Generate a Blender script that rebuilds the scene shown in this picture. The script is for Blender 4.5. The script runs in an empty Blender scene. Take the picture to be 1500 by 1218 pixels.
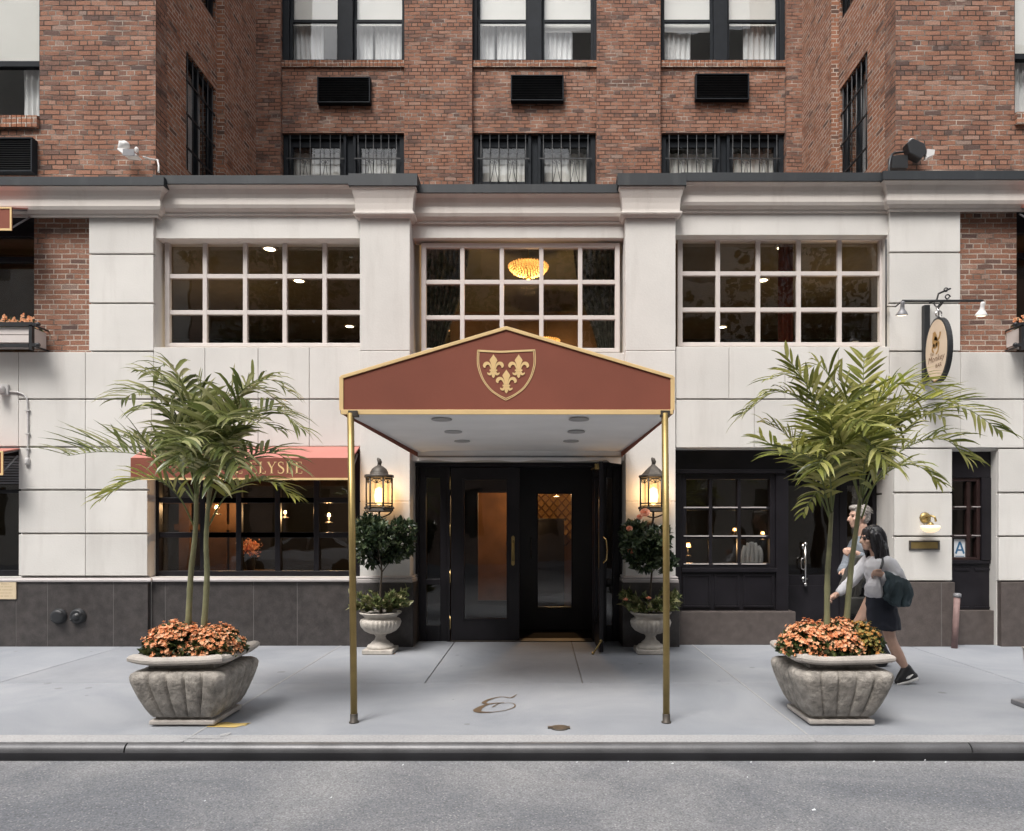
import bpy, bmesh, math, random
from mathutils import Vector, Matrix, noise
R = math.radians
def lerp(a, b, t): return a + (b - a) * t
rnd = random.Random(7)
SC = bpy.context.scene
COL = SC.collection
# ---------------------------------------------------------------- camera maths (metres; facade plane is y=0)
F, VX, VY, HC, CY = 1035.0, 790.0, 770.0, 1.6, -9.36
def X(px, y=0.0): return (px - VX) / F * (y - CY)
def Z(py, y=0.0): return HC + (VY - py) / F * (y - CY)

# ---------------------------------------------------------------- materials
MATS = {}
def new_mat(name):
    m = bpy.data.materials.new(name); m.use_nodes = True
    nt = m.node_tree
    return m, nt, nt.nodes, nt.links, nt.nodes['Principled BSDF']
def island_tone(N, L, out, amt):
    ge = N.new('ShaderNodeNewGeometry'); r = N.new('ShaderNodeMapRange'); r.inputs['To Min'].default_value = 1 - amt; r.inputs['To Max'].default_value = 1 + amt * .5
    L.new(ge.outputs['Random Per Island'], r.inputs['Value'])
    m = N.new('ShaderNodeMix'); m.data_type = 'RGBA'; m.blend_type = 'MULTIPLY'; m.inputs['Factor'].default_value = 1
    L.new(out, m.inputs['A']); L.new(r.outputs['Result'], m.inputs['B']); return m.outputs['Result']
def mat(name, col, rough=0.6, metal=0.0, var=0.08, scale=6.0, bump=0.0, bscale=60.0, fine=0.0, emit=None, estr=0.0,
        spec=0.5, coat=0.0, stain=0.0, stain_col=(0.2, 0.17, 0.14), sstretch=(3, 3, 0.5), trans=0.0, subs=0.0, island=0.0):
    m, nt, N, L, P = new_mat(name)
    P.inputs['Roughness'].default_value = rough
    P.inputs['Metallic'].default_value = metal
    P.inputs['Specular IOR Level'].default_value = spec
    P.inputs['Coat Weight'].default_value = coat
    if subs: P.inputs['Subsurface Weight'].default_value = subs; P.inputs['Subsurface Radius'].default_value = (0.02, 0.01, 0.006)
    tc = N.new('ShaderNodeTexCoord')
    n1 = N.new('ShaderNodeTexNoise'); n1.inputs['Scale'].default_value = scale; n1.inputs['Detail'].default_value = 6
    L.new(tc.outputs['Object'], n1.inputs['Vector'])
    mx = N.new('ShaderNodeMix'); mx.data_type = 'RGBA'
    mx.inputs['A'].default_value = (*[max(0, c * (1 - var)) for c in col], 1)
    mx.inputs['B'].default_value = (*[min(1, c * (1 + var)) for c in col], 1)
    mr = N.new('ShaderNodeMapRange'); mr.inputs['From Min'].default_value = 0.3; mr.inputs['From Max'].default_value = 0.7
    L.new(n1.outputs['Fac'], mr.inputs['Value']); L.new(mr.outputs['Result'], mx.inputs['Factor'])
    out = mx.outputs['Result']
    if fine:
        n2 = N.new('ShaderNodeTexNoise'); n2.inputs['Scale'].default_value = 180; n2.inputs['Detail'].default_value = 3
        L.new(tc.outputs['Object'], n2.inputs['Vector'])
        r2 = N.new('ShaderNodeMapRange'); r2.inputs['From Min'].default_value = 0.25; r2.inputs['From Max'].default_value = 0.75
        r2.inputs['To Min'].default_value = 1 - fine; r2.inputs['To Max'].default_value = 1 + fine
        L.new(n2.outputs['Fac'], r2.inputs['Value'])
        m2 = N.new('ShaderNodeMix'); m2.data_type = 'RGBA'; m2.blend_type = 'MULTIPLY'; m2.inputs['Factor'].default_value = 1
        L.new(out, m2.inputs['A']); L.new(r2.outputs['Result'], m2.inputs['B']); out = m2.outputs['Result']
    if stain:
        mp = N.new('ShaderNodeMapping'); mp.inputs['Scale'].default_value = sstretch
        L.new(tc.outputs['Object'], mp.inputs['Vector'])
        n3 = N.new('ShaderNodeTexNoise'); n3.inputs['Scale'].default_value = 1.6; n3.inputs['Detail'].default_value = 8; n3.inputs['Roughness'].default_value = 0.65
        L.new(mp.outputs['Vector'], n3.inputs['Vector'])
        r3 = N.new('ShaderNodeMapRange'); r3.inputs['From Min'].default_value = 0.52; r3.inputs['From Max'].default_value = 0.78; r3.inputs['To Max'].default_value = stain
        L.new(n3.outputs['Fac'], r3.inputs['Value'])
        m3 = N.new('ShaderNodeMix'); m3.data_type = 'RGBA'; m3.inputs['B'].default_value = (*stain_col, 1)
        L.new(out, m3.inputs['A']); L.new(r3.outputs['Result'], m3.inputs['Factor']); out = m3.outputs['Result']
    if island:   # every block its own tone
        out = island_tone(N, L, out, island)
    L.new(out, P.inputs['Base Color'])
    if bump:
        nb = N.new('ShaderNodeTexNoise'); nb.inputs['Scale'].default_value = bscale; nb.inputs['Detail'].default_value = 4
        L.new(tc.outputs['Object'], nb.inputs['Vector'])
        b = N.new('ShaderNodeBump'); b.inputs['Strength'].default_value = bump; b.inputs['Distance'].default_value = 0.01
        L.new(nb.outputs['Fac'], b.inputs['Height']); L.new(b.outputs['Normal'], P.inputs['Normal'])
    if emit: P.inputs['Emission Color'].default_value = (*emit, 1); P.inputs['Emission Strength'].default_value = estr
    MATS[name] = m
    return m

def brick_mat(name, shift=0.0, grime=1.0, pale=0.0, warm=1.0):
    m, nt, N, L, P = new_mat(name)
    P.inputs['Roughness'].default_value = 0.9; P.inputs['Specular IOR Level'].default_value = 0.25
    uv = N.new('ShaderNodeUVMap')
    # slight waviness of the courses
    wn = N.new('ShaderNodeTexNoise'); wn.inputs['Scale'].default_value = 2.2; wn.inputs['Detail'].default_value = 5
    L.new(uv.outputs['UV'], wn.inputs['Vector'])
    ws = N.new('ShaderNodeVectorMath'); ws.operation = 'SUBTRACT'; ws.inputs[1].default_value = (0.5, 0.5, 0.5)
    L.new(wn.outputs['Color'], ws.inputs[0])
    wm = N.new('ShaderNodeVectorMath'); wm.operation = 'SCALE'; wm.inputs['Scale'].default_value = 0.030
    L.new(ws.outputs['Vector'], wm.inputs[0])
    wa = N.new('ShaderNodeVectorMath'); wa.operation = 'ADD'
    L.new(uv.outputs['UV'], wa.inputs[0]); L.new(wm.outputs['Vector'], wa.inputs[1])
    off = N.new('ShaderNodeVectorMath'); off.operation = 'ADD'; off.inputs[1].default_value = (shift * 3.17, shift * 0.0, 0)
    L.new(wa.outputs['Vector'], off.inputs[0])
    B = N.new('ShaderNodeTexBrick'); B.offset = 0.5; B.squash = 0.5; B.squash_frequency = 6
    B.inputs['Scale'].default_value = 1.0; B.inputs['Brick Width'].default_value = 0.215; B.inputs['Row Height'].default_value = 0.068
    B.inputs['Mortar Size'].default_value = 0.0085; B.inputs['Mortar Smooth'].default_value = 0.35
    B.inputs['Color1'].default_value = (0, 0, 0, 1); B.inputs['Color2'].default_value = (1, 1, 1, 1); B.inputs['Mortar'].default_value = (.5, .5, .5, 1)
    L.new(off.outputs['Vector'], B.inputs['Vector'])
    ramp = N.new('ShaderNodeValToRGB'); e = ramp.color_ramp.elements
    stops = [(0.0, (.085, .060, .055)), (0.05, (.15, .088, .070)), (0.16, (.200, .102, .073)), (0.45, (.252, .121, .079)), (0.70, (.284, .140, .092)),
             (0.88, (.305, .166, .118)), (0.96, (.36, .225, .17)), (1.0, (.24, .20, .175))]
    md = (.262, .128, .084); stops = [(q, tuple(lerp(v, u, .32 if q > .1 else .1) for v, u in zip(c, md))) for q, c in stops]
    stops = [(q, (min(1, c[0] * warm), c[1], c[2] * (2 - warm))) for q, c in stops]
    e[0].position, e[0].color = stops[0][0], (*stops[0][1], 1); e[1].position, e[1].color = stops[-1][0], (*stops[-1][1], 1)
    for p, c in stops[1:-1]:
        k = e.new(p); k.color = (*c, 1)
    L.new(B.outputs['Color'], ramp.inputs['Fac'])
    # patches of burnt, sooty bricks
    mp = N.new('ShaderNodeMapping'); mp.inputs['Scale'].default_value = (0.42, 1.5, 1); mp.inputs['Location'].default_value = (shift * 7.3, shift * 2.1, 0)
    L.new(uv.outputs['UV'], mp.inputs['Vector'])
    n = N.new('ShaderNodeTexNoise'); n.inputs['Scale'].default_value = 1.9; n.inputs['Detail'].default_value = 7; n.inputs['Roughness'].default_value = 0.68
    L.new(mp.outputs['Vector'], n.inputs['Vector'])
    r = N.new('ShaderNodeMapRange'); r.inputs['From Min'].default_value = 0.54; r.inputs['From Max'].default_value = 0.70; r.inputs['To Max'].default_value = min(.92, 0.78 * grime)
    L.new(n.outputs['Fac'], r.inputs['Value'])
    mx = N.new('ShaderNodeMix'); mx.data_type = 'RGBA'; mx.inputs['B'].default_value = (.055, .046, .045, 1)
    L.new(ramp.outputs['Color'], mx.inputs['A']); L.new(r.outputs['Result'], mx.inputs['Factor'])
    # pale lime smears
    n2 = N.new('ShaderNodeTexNoise'); n2.inputs['Scale'].default_value = 2.6; n2.inputs['Detail'].default_value = 6; n2.inputs['Roughness'].default_value = 0.7
    L.new(off.outputs['Vector'], n2.inputs['Vector'])
    r2 = N.new('ShaderNodeMapRange'); r2.inputs['From Min'].default_value = 0.56; r2.inputs['From Max'].default_value = 0.8; r2.inputs['To Max'].default_value = 0.55
    L.new(n2.outputs['Fac'], r2.inputs['Value'])
    mx2 = N.new('ShaderNodeMix'); mx2.data_type = 'RGBA'; mx2.inputs['B'].default_value = (.44, .33, .27, 1)
    L.new(mx.outputs['Result'], mx2.inputs['A']); L.new(r2.outputs['Result'], mx2.inputs['Factor'])
    # mortar: pale in places, black in others
    nm = N.new('ShaderNodeTexNoise'); nm.inputs['Scale'].default_value = 3.4; nm.inputs['Detail'].default_value = 6
    L.new(off.outputs['Vector'], nm.inputs['Vector'])
    mr = N.new('ShaderNodeValToRGB'); mr.color_ramp.elements[0].position = 0.46 - pale; mr.color_ramp.elements[0].color = (.065, .047, .038, 1)
    mr.color_ramp.elements[1].position = 0.70 - pale; mr.color_ramp.elements[1].color = (.46, .39, .33, 1)
    L.new(nm.outputs['Fac'], mr.inputs['Fac'])
    mm = N.new('ShaderNodeMix'); mm.data_type = 'RGBA'
    L.new(mx2.outputs['Result'], mm.inputs['A']); L.new(mr.outputs['Color'], mm.inputs['B']); L.new(B.outputs['Fac'], mm.inputs['Factor'])
    nf = N.new('ShaderNodeTexNoise'); nf.inputs['Scale'].default_value = 55; nf.inputs['Detail'].default_value = 4
    L.new(uv.outputs['UV'], nf.inputs['Vector'])
    rf = N.new('ShaderNodeMapRange'); rf.inputs['From Min'].default_value = .25; rf.inputs['From Max'].default_value = .75; rf.inputs['To Min'].default_value = .72; rf.inputs['To Max'].default_value = 1.28
    L.new(nf.outputs['Fac'], rf.inputs['Value'])
    mf = N.new('ShaderNodeMix'); mf.data_type = 'RGBA'; mf.blend_type = 'MULTIPLY'; mf.inputs['Factor'].default_value = 1
    L.new(mm.outputs['Result'], mf.inputs['A']); L.new(rf.outputs['Result'], mf.inputs['B'])
    L.new(mf.outputs['Result'], P.inputs['Base Color'])
    hs = N.new('ShaderNodeMath'); hs.operation = 'MULTIPLY_ADD'; hs.inputs[1].default_value = -1.0; hs.inputs[2].default_value = 1.0
    L.new(B.outputs['Fac'], hs.inputs[0])
    ha = N.new('ShaderNodeMath'); ha.operation = 'MULTIPLY_ADD'; ha.inputs[1].default_value = 0.55
    L.new(nf.outputs['Fac'], ha.inputs[0]); L.new(hs.outputs[0], ha.inputs[2])
    hb = N.new('ShaderNodeMath'); hb.operation = 'MULTIPLY_ADD'; hb.inputs[1].default_value = 0.7
    L.new(B.outputs['Color'], hb.inputs[0]); L.new(ha.outputs[0], hb.inputs[2])
    b = N.new('ShaderNodeBump'); b.inputs['Strength'].default_value = 1.0; b.inputs['Distance'].default_value = 0.012
    L.new(hb.outputs[0], b.inputs['Height']); L.new(b.outputs['Normal'], P.inputs['Normal'])
    MATS[name] = m
    return m

def glass_mat(name, tint=(0.95, 0.96, 0.95), ior=1.52, rough=0.0, wav=0.03):
    m, nt, N, L, P = new_mat(name); N.remove(P)
    out = N['Material Output']
    tr = N.new('ShaderNodeBsdfTransparent'); tr.inputs['Color'].default_value = (*tint, 1)
    gl = N.new('ShaderNodeBsdfGlossy'); gl.inputs['Roughness'].default_value = rough
    fr = N.new('ShaderNodeFresnel'); ge = N.new('ShaderNodeNewGeometry')
    io = N.new('ShaderNodeMapRange'); io.inputs['To Min'].default_value = ior; io.inputs['To Max'].default_value = 1 / ior   # same pane from both sides
    L.new(ge.outputs['Backfacing'], io.inputs['Value']); L.new(io.outputs['Result'], fr.inputs['IOR'])
    tc = N.new('ShaderNodeTexCoord'); n = N.new('ShaderNodeTexNoise'); n.inputs['Scale'].default_value = 1.5
    L.new(tc.outputs['Object'], n.inputs['Vector'])
    b = N.new('ShaderNodeBump'); b.inputs['Strength'].default_value = wav; b.inputs['Distance'].default_value = 0.1
    L.new(n.outputs['Fac'], b.inputs['Height']); L.new(b.outputs['Normal'], gl.inputs['Normal'])
    mx = N.new('ShaderNodeMixShader')
    L.new(fr.outputs['Fac'], mx.inputs['Fac']); L.new(tr.outputs[0], mx.inputs[1]); L.new(gl.outputs[0], mx.inputs[2])
    L.new(mx.outputs[0], out.inputs['Surface'])
    MATS[name] = m
    return m

def leaf_mat(name, cols, rough=0.45, trans=0.25, scale=9.0, spec=.45):
    m, nt, N, L, P = new_mat(name)
    out = N['Material Output']
    P.inputs['Roughness'].default_value = rough; P.inputs['Specular IOR Level'].default_value = spec
    geo = N.new('ShaderNodeNewGeometry')
    tc = N.new('ShaderNodeTexCoord'); n = N.new('ShaderNodeTexNoise'); n.inputs['Scale'].default_value = scale; n.inputs['Detail'].default_value = 3
    L.new(tc.outputs['Object'], n.inputs['Vector'])
    ad = N.new('ShaderNodeMath'); ad.operation = 'MULTIPLY_ADD'; ad.inputs[1].default_value = 0.75
    L.new(geo.outputs['Random Per Island'], ad.inputs[0])
    s = N.new('ShaderNodeMath'); s.operation = 'MULTIPLY'; s.inputs[1].default_value = 0.5
    L.new(n.outputs['Fac'], s.inputs[0]); L.new(s.outputs[0], ad.inputs[2])
    ramp = N.new('ShaderNodeValToRGB'); e = ramp.color_ramp.elements
    e[0].position = 0.1; e[0].color = (*cols[0], 1); e[1].position = 0.9; e[1].color = (*cols[-1], 1)
    for i, c in enumerate(cols[1:-1]):
        k = e.new(0.1 + 0.8 * (i + 1) / (len(cols) - 1)); k.color = (*c, 1)
    L.new(ad.outputs[0], ramp.inputs['Fac']); L.new(ramp.outputs['Color'], P.inputs['Base Color'])
    if trans:
        t = N.new('ShaderNodeBsdfTranslucent'); L.new(ramp.outputs['Color'], t.inputs['Color'])
        mx = N.new('ShaderNodeMixShader'); mx.inputs['Fac'].default_value = trans
        L.new(P.outputs[0], mx.inputs[1]); L.new(t.outputs[0], mx.inputs[2]); L.new(mx.outputs[0], out.inputs['Surface'])
    MATS[name] = m
    return m

def ground_mat(name, col, col2, spots=None, spot_col=(0.05, 0.05, 0.05), grain=0.25, gscale=140, rough=0.85, patches=0.35, bump=0.3, chips=False):
    m, nt, N, L, P = new_mat(name)
    P.inputs['Roughness'].default_value = rough; P.inputs['Specular IOR Level'].default_value = 0.3
    tc = N.new('ShaderNodeTexCoord')
    a = N.new('ShaderNodeTexNoise'); a.inputs['Scale'].default_value = 0.8; a.inputs['Detail'].default_value = 9; a.inputs['Roughness'].default_value = 0.62; a.inputs['Distortion'].default_value = .6
    L.new(tc.outputs['Object'], a.inputs['Vector'])
    ra = N.new('ShaderNodeMapRange'); ra.inputs['From Min'].default_value = 0.5 - patches / 2; ra.inputs['From Max'].default_value = 0.5 + patches / 2
    L.new(a.outputs['Fac'], ra.inputs['Value'])
    mx = N.new('ShaderNodeMix'); mx.data_type = 'RGBA'; mx.inputs['A'].default_value = (*col, 1); mx.inputs['B'].default_value = (*col2, 1)
    L.new(ra.outputs['Result'], mx.inputs['Factor'])
    g = N.new('ShaderNodeTexNoise'); g.inputs['Scale'].default_value = gscale; g.inputs['Detail'].default_value = 3
    L.new(tc.outputs['Object'], g.inputs['Vector'])
    rg = N.new('ShaderNodeMapRange'); rg.inputs['From Min'].default_value = .28; rg.inputs['From Max'].default_value = .72; rg.inputs['To Min'].default_value = 1 - grain; rg.inputs['To Max'].default_value = 1 + grain
    L.new(g.outputs['Fac'], rg.inputs['Value'])
    mg = N.new('ShaderNodeMix'); mg.data_type = 'RGBA'; mg.blend_type = 'MULTIPLY'; mg.inputs['Factor'].default_value = 1
    L.new(mx.outputs['Result'], mg.inputs['A']); L.new(rg.outputs['Result'], mg.inputs['B']); out = mg.outputs['Result']
    if spots:
        s = N.new('ShaderNodeTexVoronoi'); s.inputs['Scale'].default_value = spots; s.inputs['Randomness'].default_value = 1
        L.new(tc.outputs['Object'], s.inputs['Vector'])
        wn = N.new('ShaderNodeTexWhiteNoise'); L.new(s.outputs['Position'], wn.inputs['Vector'])
        rr = N.new('ShaderNodeMath'); rr.operation = 'MULTIPLY'; rr.inputs[1].default_value = 0.16
        pw = N.new('ShaderNodeMath'); pw.operation = 'POWER'; pw.inputs[1].default_value = 4.0
        L.new(wn.outputs['Value'], pw.inputs[0]); L.new(pw.outputs[0], rr.inputs[0])
        lt = N.new('ShaderNodeMath'); lt.operation = 'LESS_THAN'; L.new(s.outputs['Distance'], lt.inputs[0]); L.new(rr.outputs[0], lt.inputs[1])
        f = N.new('ShaderNodeMath'); f.operation = 'MULTIPLY'; f.inputs[1].default_value = 0.55; L.new(lt.outputs[0], f.inputs[0])
        ms = N.new('ShaderNodeMix'); ms.data_type = 'RGBA'; ms.inputs['B'].default_value = (*spot_col, 1)
        L.new(out, ms.inputs['A']); L.new(f.outputs[0], ms.inputs['Factor']); out = ms.outputs['Result']
    if chips:
        v = N.new('ShaderNodeTexVoronoi'); v.inputs['Scale'].default_value = 70; L.new(tc.outputs['Object'], v.inputs['Vector'])
        wn = N.new('ShaderNodeTexWhiteNoise'); L.new(v.outputs['Position'], wn.inputs['Vector'])
        gt = N.new('ShaderNodeMath'); gt.operation = 'GREATER_THAN'; gt.inputs[1].default_value = 0.88; L.new(wn.outputs['Value'], gt.inputs[0])
        lt = N.new('ShaderNodeMath'); lt.operation = 'LESS_THAN'; lt.inputs[1].default_value = 0.4; L.new(v.outputs['Distance'], lt.inputs[0])
        f = N.new('ShaderNodeMath'); f.operation = 'MULTIPLY'; L.new(gt.outputs[0], f.inputs[0]); L.new(lt.outputs[0], f.inputs[1])
        f2 = N.new('ShaderNodeMath'); f2.operation = 'MULTIPLY'; f2.inputs[1].default_value = 0.5; L.new(f.outputs[0], f2.inputs[0])
        ms = N.new('ShaderNodeMix'); ms.data_type = 'RGBA'; ms.inputs['B'].default_value = (.42, .41, .40, 1)
        L.new(out, ms.inputs['A']); L.new(f2.outputs[0], ms.inputs['Factor']); out = ms.outputs['Result']
    out = island_tone(N, L, out, .07)
    L.new(out, P.inputs['Base Color'])
    b = N.new('ShaderNodeBump'); b.inputs['Strength'].default_value = bump; b.inputs['Distance'].default_value = 0.008
    L.new(g.outputs['Fac'], b.inputs['Height']); L.new(b.outputs['Normal'], P.inputs['Normal'])
    MATS[name] = m
    return m

brick_mat('brick', 0.0, 1.15); brick_mat('brick_court', 1.0, 1.1); brick_mat('brick_side', 2.0, 0.8, .16, 1.12); brick_mat('brick_low', 3.0, 0.6, .16); brick_mat('brick_pier', 4.0, 1.1, -.02)
mat('stone', (.63, .612, .578), .8, var=.06, scale=1.3, bump=.16, bscale=45, fine=.06, stain=.38, stain_col=(.40, .37, .34), sstretch=(2.4, 2.4, .35), island=.07)
mat('stone_core', (.36, .33, .31), .9, var=.15, scale=5)
mat('cornice_stone', (.555, .515, .475), .75, var=.06, scale=1.2, bump=.12, fine=.05, stain=.38, stain_col=(.30, .25, .22), sstretch=(2.4, 2.4, .5))
mat('window_paint', (.59, .54, .51), .5, var=.04, fine=.02)
mat('flashing', (.020, .024, .028), .55, metal=.0, var=.15, scale=2, fine=.08, stain=.2, stain_col=(.12, .12, .12))
mat('granite', (.052, .046, .044), .40, island=.18, var=.3, scale=9, bump=.05, fine=.42, stain=.35, stain_col=(.085, .068, .060), sstretch=(1.2, 1.2, 1.2))
mat('granite_brown', (.085, .070, .064), .5, var=.2, scale=9, bump=.05, fine=.35, stain=.25, stain_col=(.055, .045, .042), sstretch=(1.2, 1.2, 1.2))
mat('grout', (.17, .16, .155), .9)
mat('ledge', (.42, .39, .38), .6, var=.08, stain=.2, stain_col=(.2, .18, .17))
mat('dark_frame', (.015, .018, .022), .6, var=.15, spec=.12)
mat('black_wood', (.013, .0118, .0145), .33, var=.25, scale=4, bump=.03, bscale=20, spec=.3)
mat('black_wood_dull', (.014, .0125, .014), .5, var=.2, scale=4)
mat('red_wood', (.026, .013, .012), .35, var=.2, scale=5)
mat('brass', (.34, .25, .10), .42, metal=.8, var=.12, scale=8, fine=.1, stain=.25, stain_col=(.22, .15, .06))
mat('brass_bright', (.75, .55, .25), .25, metal=.9, var=.08)
mat('steel', (.55, .54, .53), .25, metal=1.0)
mat('awning_cloth', (.205, .060, .036), .85, var=.09, scale=1.8, bump=.35, bscale=4, fine=.04)
mat('awning_top', (.42, .165, .135), .85, var=.05, scale=2.5, fine=.04)
mat('gold_print', (.72, .50, .23), .6, var=.05)
mat('gold_trim', (.70, .50, .24), .6, var=.06, scale=5)
mat('soffit_cloth', (.86, .85, .835), .9, var=.05, scale=2, bump=.15, bscale=6)
mat('white_metal', (.62, .61, .60), .5, var=.06)
mat('grey_metal', (.20, .20, .21), .5, metal=.3, var=.1)
mat('floor_dark', (.012, .010, .009), .8, spec=.05); mat('ac_grille', (.030, .032, .035), .55, var=.15); mat('fitting_grey', (.42, .41, .40), .5)
mat('black_metal', (.018, .019, .021), .45, var=.2)
mat('aged_bronze', (.07, .06, .05), .55, metal=.4, var=.3, scale=20, stain=.4, stain_col=(.16, .17, .14), sstretch=(4, 4, 4))
mat('planter_stone', (.285, .262, .232), .95, var=.4, scale=14, bump=1.0, bscale=45, fine=.3, stain=.75, stain_col=(.46, .43, .39), sstretch=(4.5, 4.5, 3))
mat('planter_rim', (.42, .385, .35), .85, var=.14, scale=7, bump=.35, bscale=60, fine=.16, stain=.3, stain_col=(.2, .17, .15), sstretch=(3, 3, 3))
mat('urn_stone', (.44, .405, .36), .85, var=.16, scale=12, bump=.25, fine=.12, stain=.35, stain_col=(.2, .17, .14), sstretch=(4, 4, 4))
mat('soil', (.022, .016, .012), 1, var=.3)
mat('blind', (.78, .75, .70), .9, var=.03, scale=2)
mat('curtain', (.72, .71, .70), .95, var=.06, scale=3)
mat('room_dark', (.058, .054, .042), .9, var=.2, scale=1)
mat('room_brown', (.14, .085, .05), .8, var=.25, scale=1.5)
mat('room_ceiling', (.12, .115, .085), .9, var=.1)
mat('room_gold', (.34, .19, .055), .7, var=.12, scale=2)
mat('room_wood', (.17, .082, .032), .6, var=.3, scale=3)
mat('lamp_glow', (1, .85, .6), .5, emit=(1, .45, .13), estr=1.0)
mat('downlight_glow', (1, .9, .7), .5, emit=(1, .82, .52), estr=6.0)
mat('crystal_glow', (1, .8, .4), .3, emit=(1, .42, .11), estr=.5)
def lit_glass(name, col, st, fac):
    m, nt, N, L, P = new_mat(name); N.remove(P)
    t = N.new('ShaderNodeBsdfTransparent'); t.inputs['Color'].default_value = (1, .93, .8, 1); e = N.new('ShaderNodeEmission'); e.inputs['Color'].default_value = (*col, 1)
    tc = N.new('ShaderNodeTexCoord'); n = N.new('ShaderNodeTexNoise'); n.inputs['Scale'].default_value = 14; L.new(tc.outputs['Object'], n.inputs['Vector'])
    r = N.new('ShaderNodeMapRange'); r.inputs['To Min'].default_value = st * .7; r.inputs['To Max'].default_value = st * 1.3; L.new(n.outputs['Fac'], r.inputs['Value']); L.new(r.outputs['Result'], e.inputs['Strength'])
    x = N.new('ShaderNodeMixShader'); x.inputs['Fac'].default_value = fac; L.new(t.outputs[0], x.inputs[1]); L.new(e.outputs[0], x.inputs[2]); L.new(x.outputs[0], N['Material Output'].inputs['Surface'])
    MATS[name] = m
lit_glass('lantern_glass', (1, .60, .26), .55, .5)
mat('lantern_bulb', (1, .8, .5), .4, emit=(1, .70, .36), estr=3.0)
mat('frosted_lit', (.85, .8, .7), .4, emit=(1, .72, .40), estr=.42)
mat('bulb_face', (.9, .85, .75), .4, emit=(1, .85, .62), estr=1.2)
glass_mat('glass', ior=1.72); glass_mat('glass_dark', (.86, .86, .85), 1.62)
mat('car_paint', (.62, .63, .64), .25, var=.02, coat=.5); mat('tyre', (.012, .012, .013), .9); glass_mat('glass_up', (.96, .97, .97), 1.52)
leaf_mat('palm_leaf', [(.038, .055, .016), (.105, .130, .038), (.22, .24, .082), (.46, .45, .24)], .26, .30, 5, .5)
leaf_mat('palm_leaf_light', [(.046, .062, .016), (.130, .152, .036), (.27, .285, .072), (.52, .50, .19)], .26, .32, 5, .5)
leaf_mat('palm_leaf_yellow', [(.10, .13, .022), (.20, .23, .036), (.32, .33, .06), (.42, .40, .10)], .4, .3)
leaf_mat('dark_leaf', [(.012, .022, .012), (.020, .036, .018), (.038, .060, .026), (.09, .115, .055)], .32, .15)
leaf_mat('light_leaf', [(.035, .06, .02), (.07, .10, .03), (.15, .17, .06), (.30, .28, .14)], .5, .2)
leaf_mat('bed_leaf', [(.012, .022, .010), (.022, .038, .014), (.04, .06, .02), (.09, .11, .03)], .5, .15)
leaf_mat('orange_petal', [(.68, .22, .085), (.80, .32, .14), (.84, .42, .21), (.86, .53, .33)], .6, .2, 14)
leaf_mat('amber_petal', [(.40, .20, .04), (.52, .30, .07), (.55, .22, .06), (.3, .28, .08)], .6, .2, 14)
leaf_mat('rose_petal', [(.70, .20, .10), (.80, .32, .18), (.82, .44, .30)], .6, .2, 14)
mat('palm_stem', (.20, .20, .105), .6, var=.25, scale=6, stain=.4, stain_col=(.11, .10, .05), sstretch=(2, 2, 6))
mat('stem_green', (.13, .16, .05), .5, var=.2)
mat('bark', (.075, .058, .042), .9, var=.3, scale=20)
ground_mat('concrete', (.228, .243, .268), (.305, .317, .338), spots=3.6, spot_col=(.15, .15, .155), grain=.16, gscale=150, patches=.34, bump=.15)
ground_mat('concrete_edge', (.37, .37, .375), (.31, .31, .315), grain=.18, gscale=60, patches=.3, bump=.3)
ground_mat('asphalt', (.140, .146, .160), (.250, .251, .254), grain=.40, gscale=95, patches=.3, bump=.8, rough=.9, chips=True)
ground_mat('dark_patch', (.155, .160, .172), (.19, .194, .20), grain=.35, gscale=95, patches=.4, bump=.6, rough=.7)
mat('kerb_steel', (.12, .12, .124), .45, metal=.4, var=.25, scale=3, fine=.2, stain=.5, stain_col=(.04, .04, .042), sstretch=(.6, 3, 3))
mat('kerb_face', (.022, .022, .025), .6, var=.3, scale=3, fine=.25)
mat('yellow_paint', (.55, .40, .13), .8, var=.15, stain=.6, stain_col=(.32, .30, .27), sstretch=(9, 9, 9))
mat('inlay_brown', (.11, .075, .045), .6, var=.2)
mat('plaque_tan', (.60, .49, .33), .6, var=.05)
mat('plaque_ink', (.30, .21, .13), .7)
mat('sign_cream', (.66, .52, .38), .5, var=.05)
mat('sign_gold', (.38, .21, .06), .5, var=.15, scale=20)
mat('sign_brown', (.20, .11, .06), .6)
mat('paper_white', (.66, .68, .70), .6, var=.03)
mat('blue_ink', (.03, .12, .24), .6)
mat('skin', (.52, .33, .25), .5, var=.06, scale=20, subs=.1)
mat('hair_black', (.012, .011, .013), .35, var=.3, scale=40, bump=.2, bscale=120)
mat('hair_grey', (.30, .275, .25), .6, var=.35, scale=60, bump=.4, bscale=160)
mat('shirt_white', (.56, .56, .585), .9, var=.06, scale=5, bump=.3, bscale=14)
mat('shirt_blue', (.17, .19, .215), .9, var=.1, scale=8, bump=.3, bscale=16)
mat('jacket_teal', (.030, .050, .060), .75, var=.25, scale=8, bump=.4, bscale=18)
mat('skirt_navy', (.012, .015, .026), .8, var=.2, scale=8, bump=.3, bscale=14)
mat('coat_olive', (.058, .056, .050), .85, var=.3, scale=8, bump=.4, bscale=16)
mat('trousers_dark', (.013, .013, .016), .85, var=.2)
mat('bag_white', (.58, .57, .60), .6, var=.08, bump=.5, bscale=12)
mat('shoe_black', (.012, .012, .013), .45, var=.1)
mat('shoe_white', (.60, .59, .57), .6, var=.05)
mat('far_brick', (.34, .25, .20), .9, var=.2, scale=2)
mat('far_stone', (.58, .55, .50), .9, var=.1, scale=2)
mat('pvc', (.50, .49, .48), .5)
mat('rust_pipe', (.21, .135, .125), .7, var=.2, scale=14, stain=.5, stain_col=(.12, .10, .10))

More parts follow.
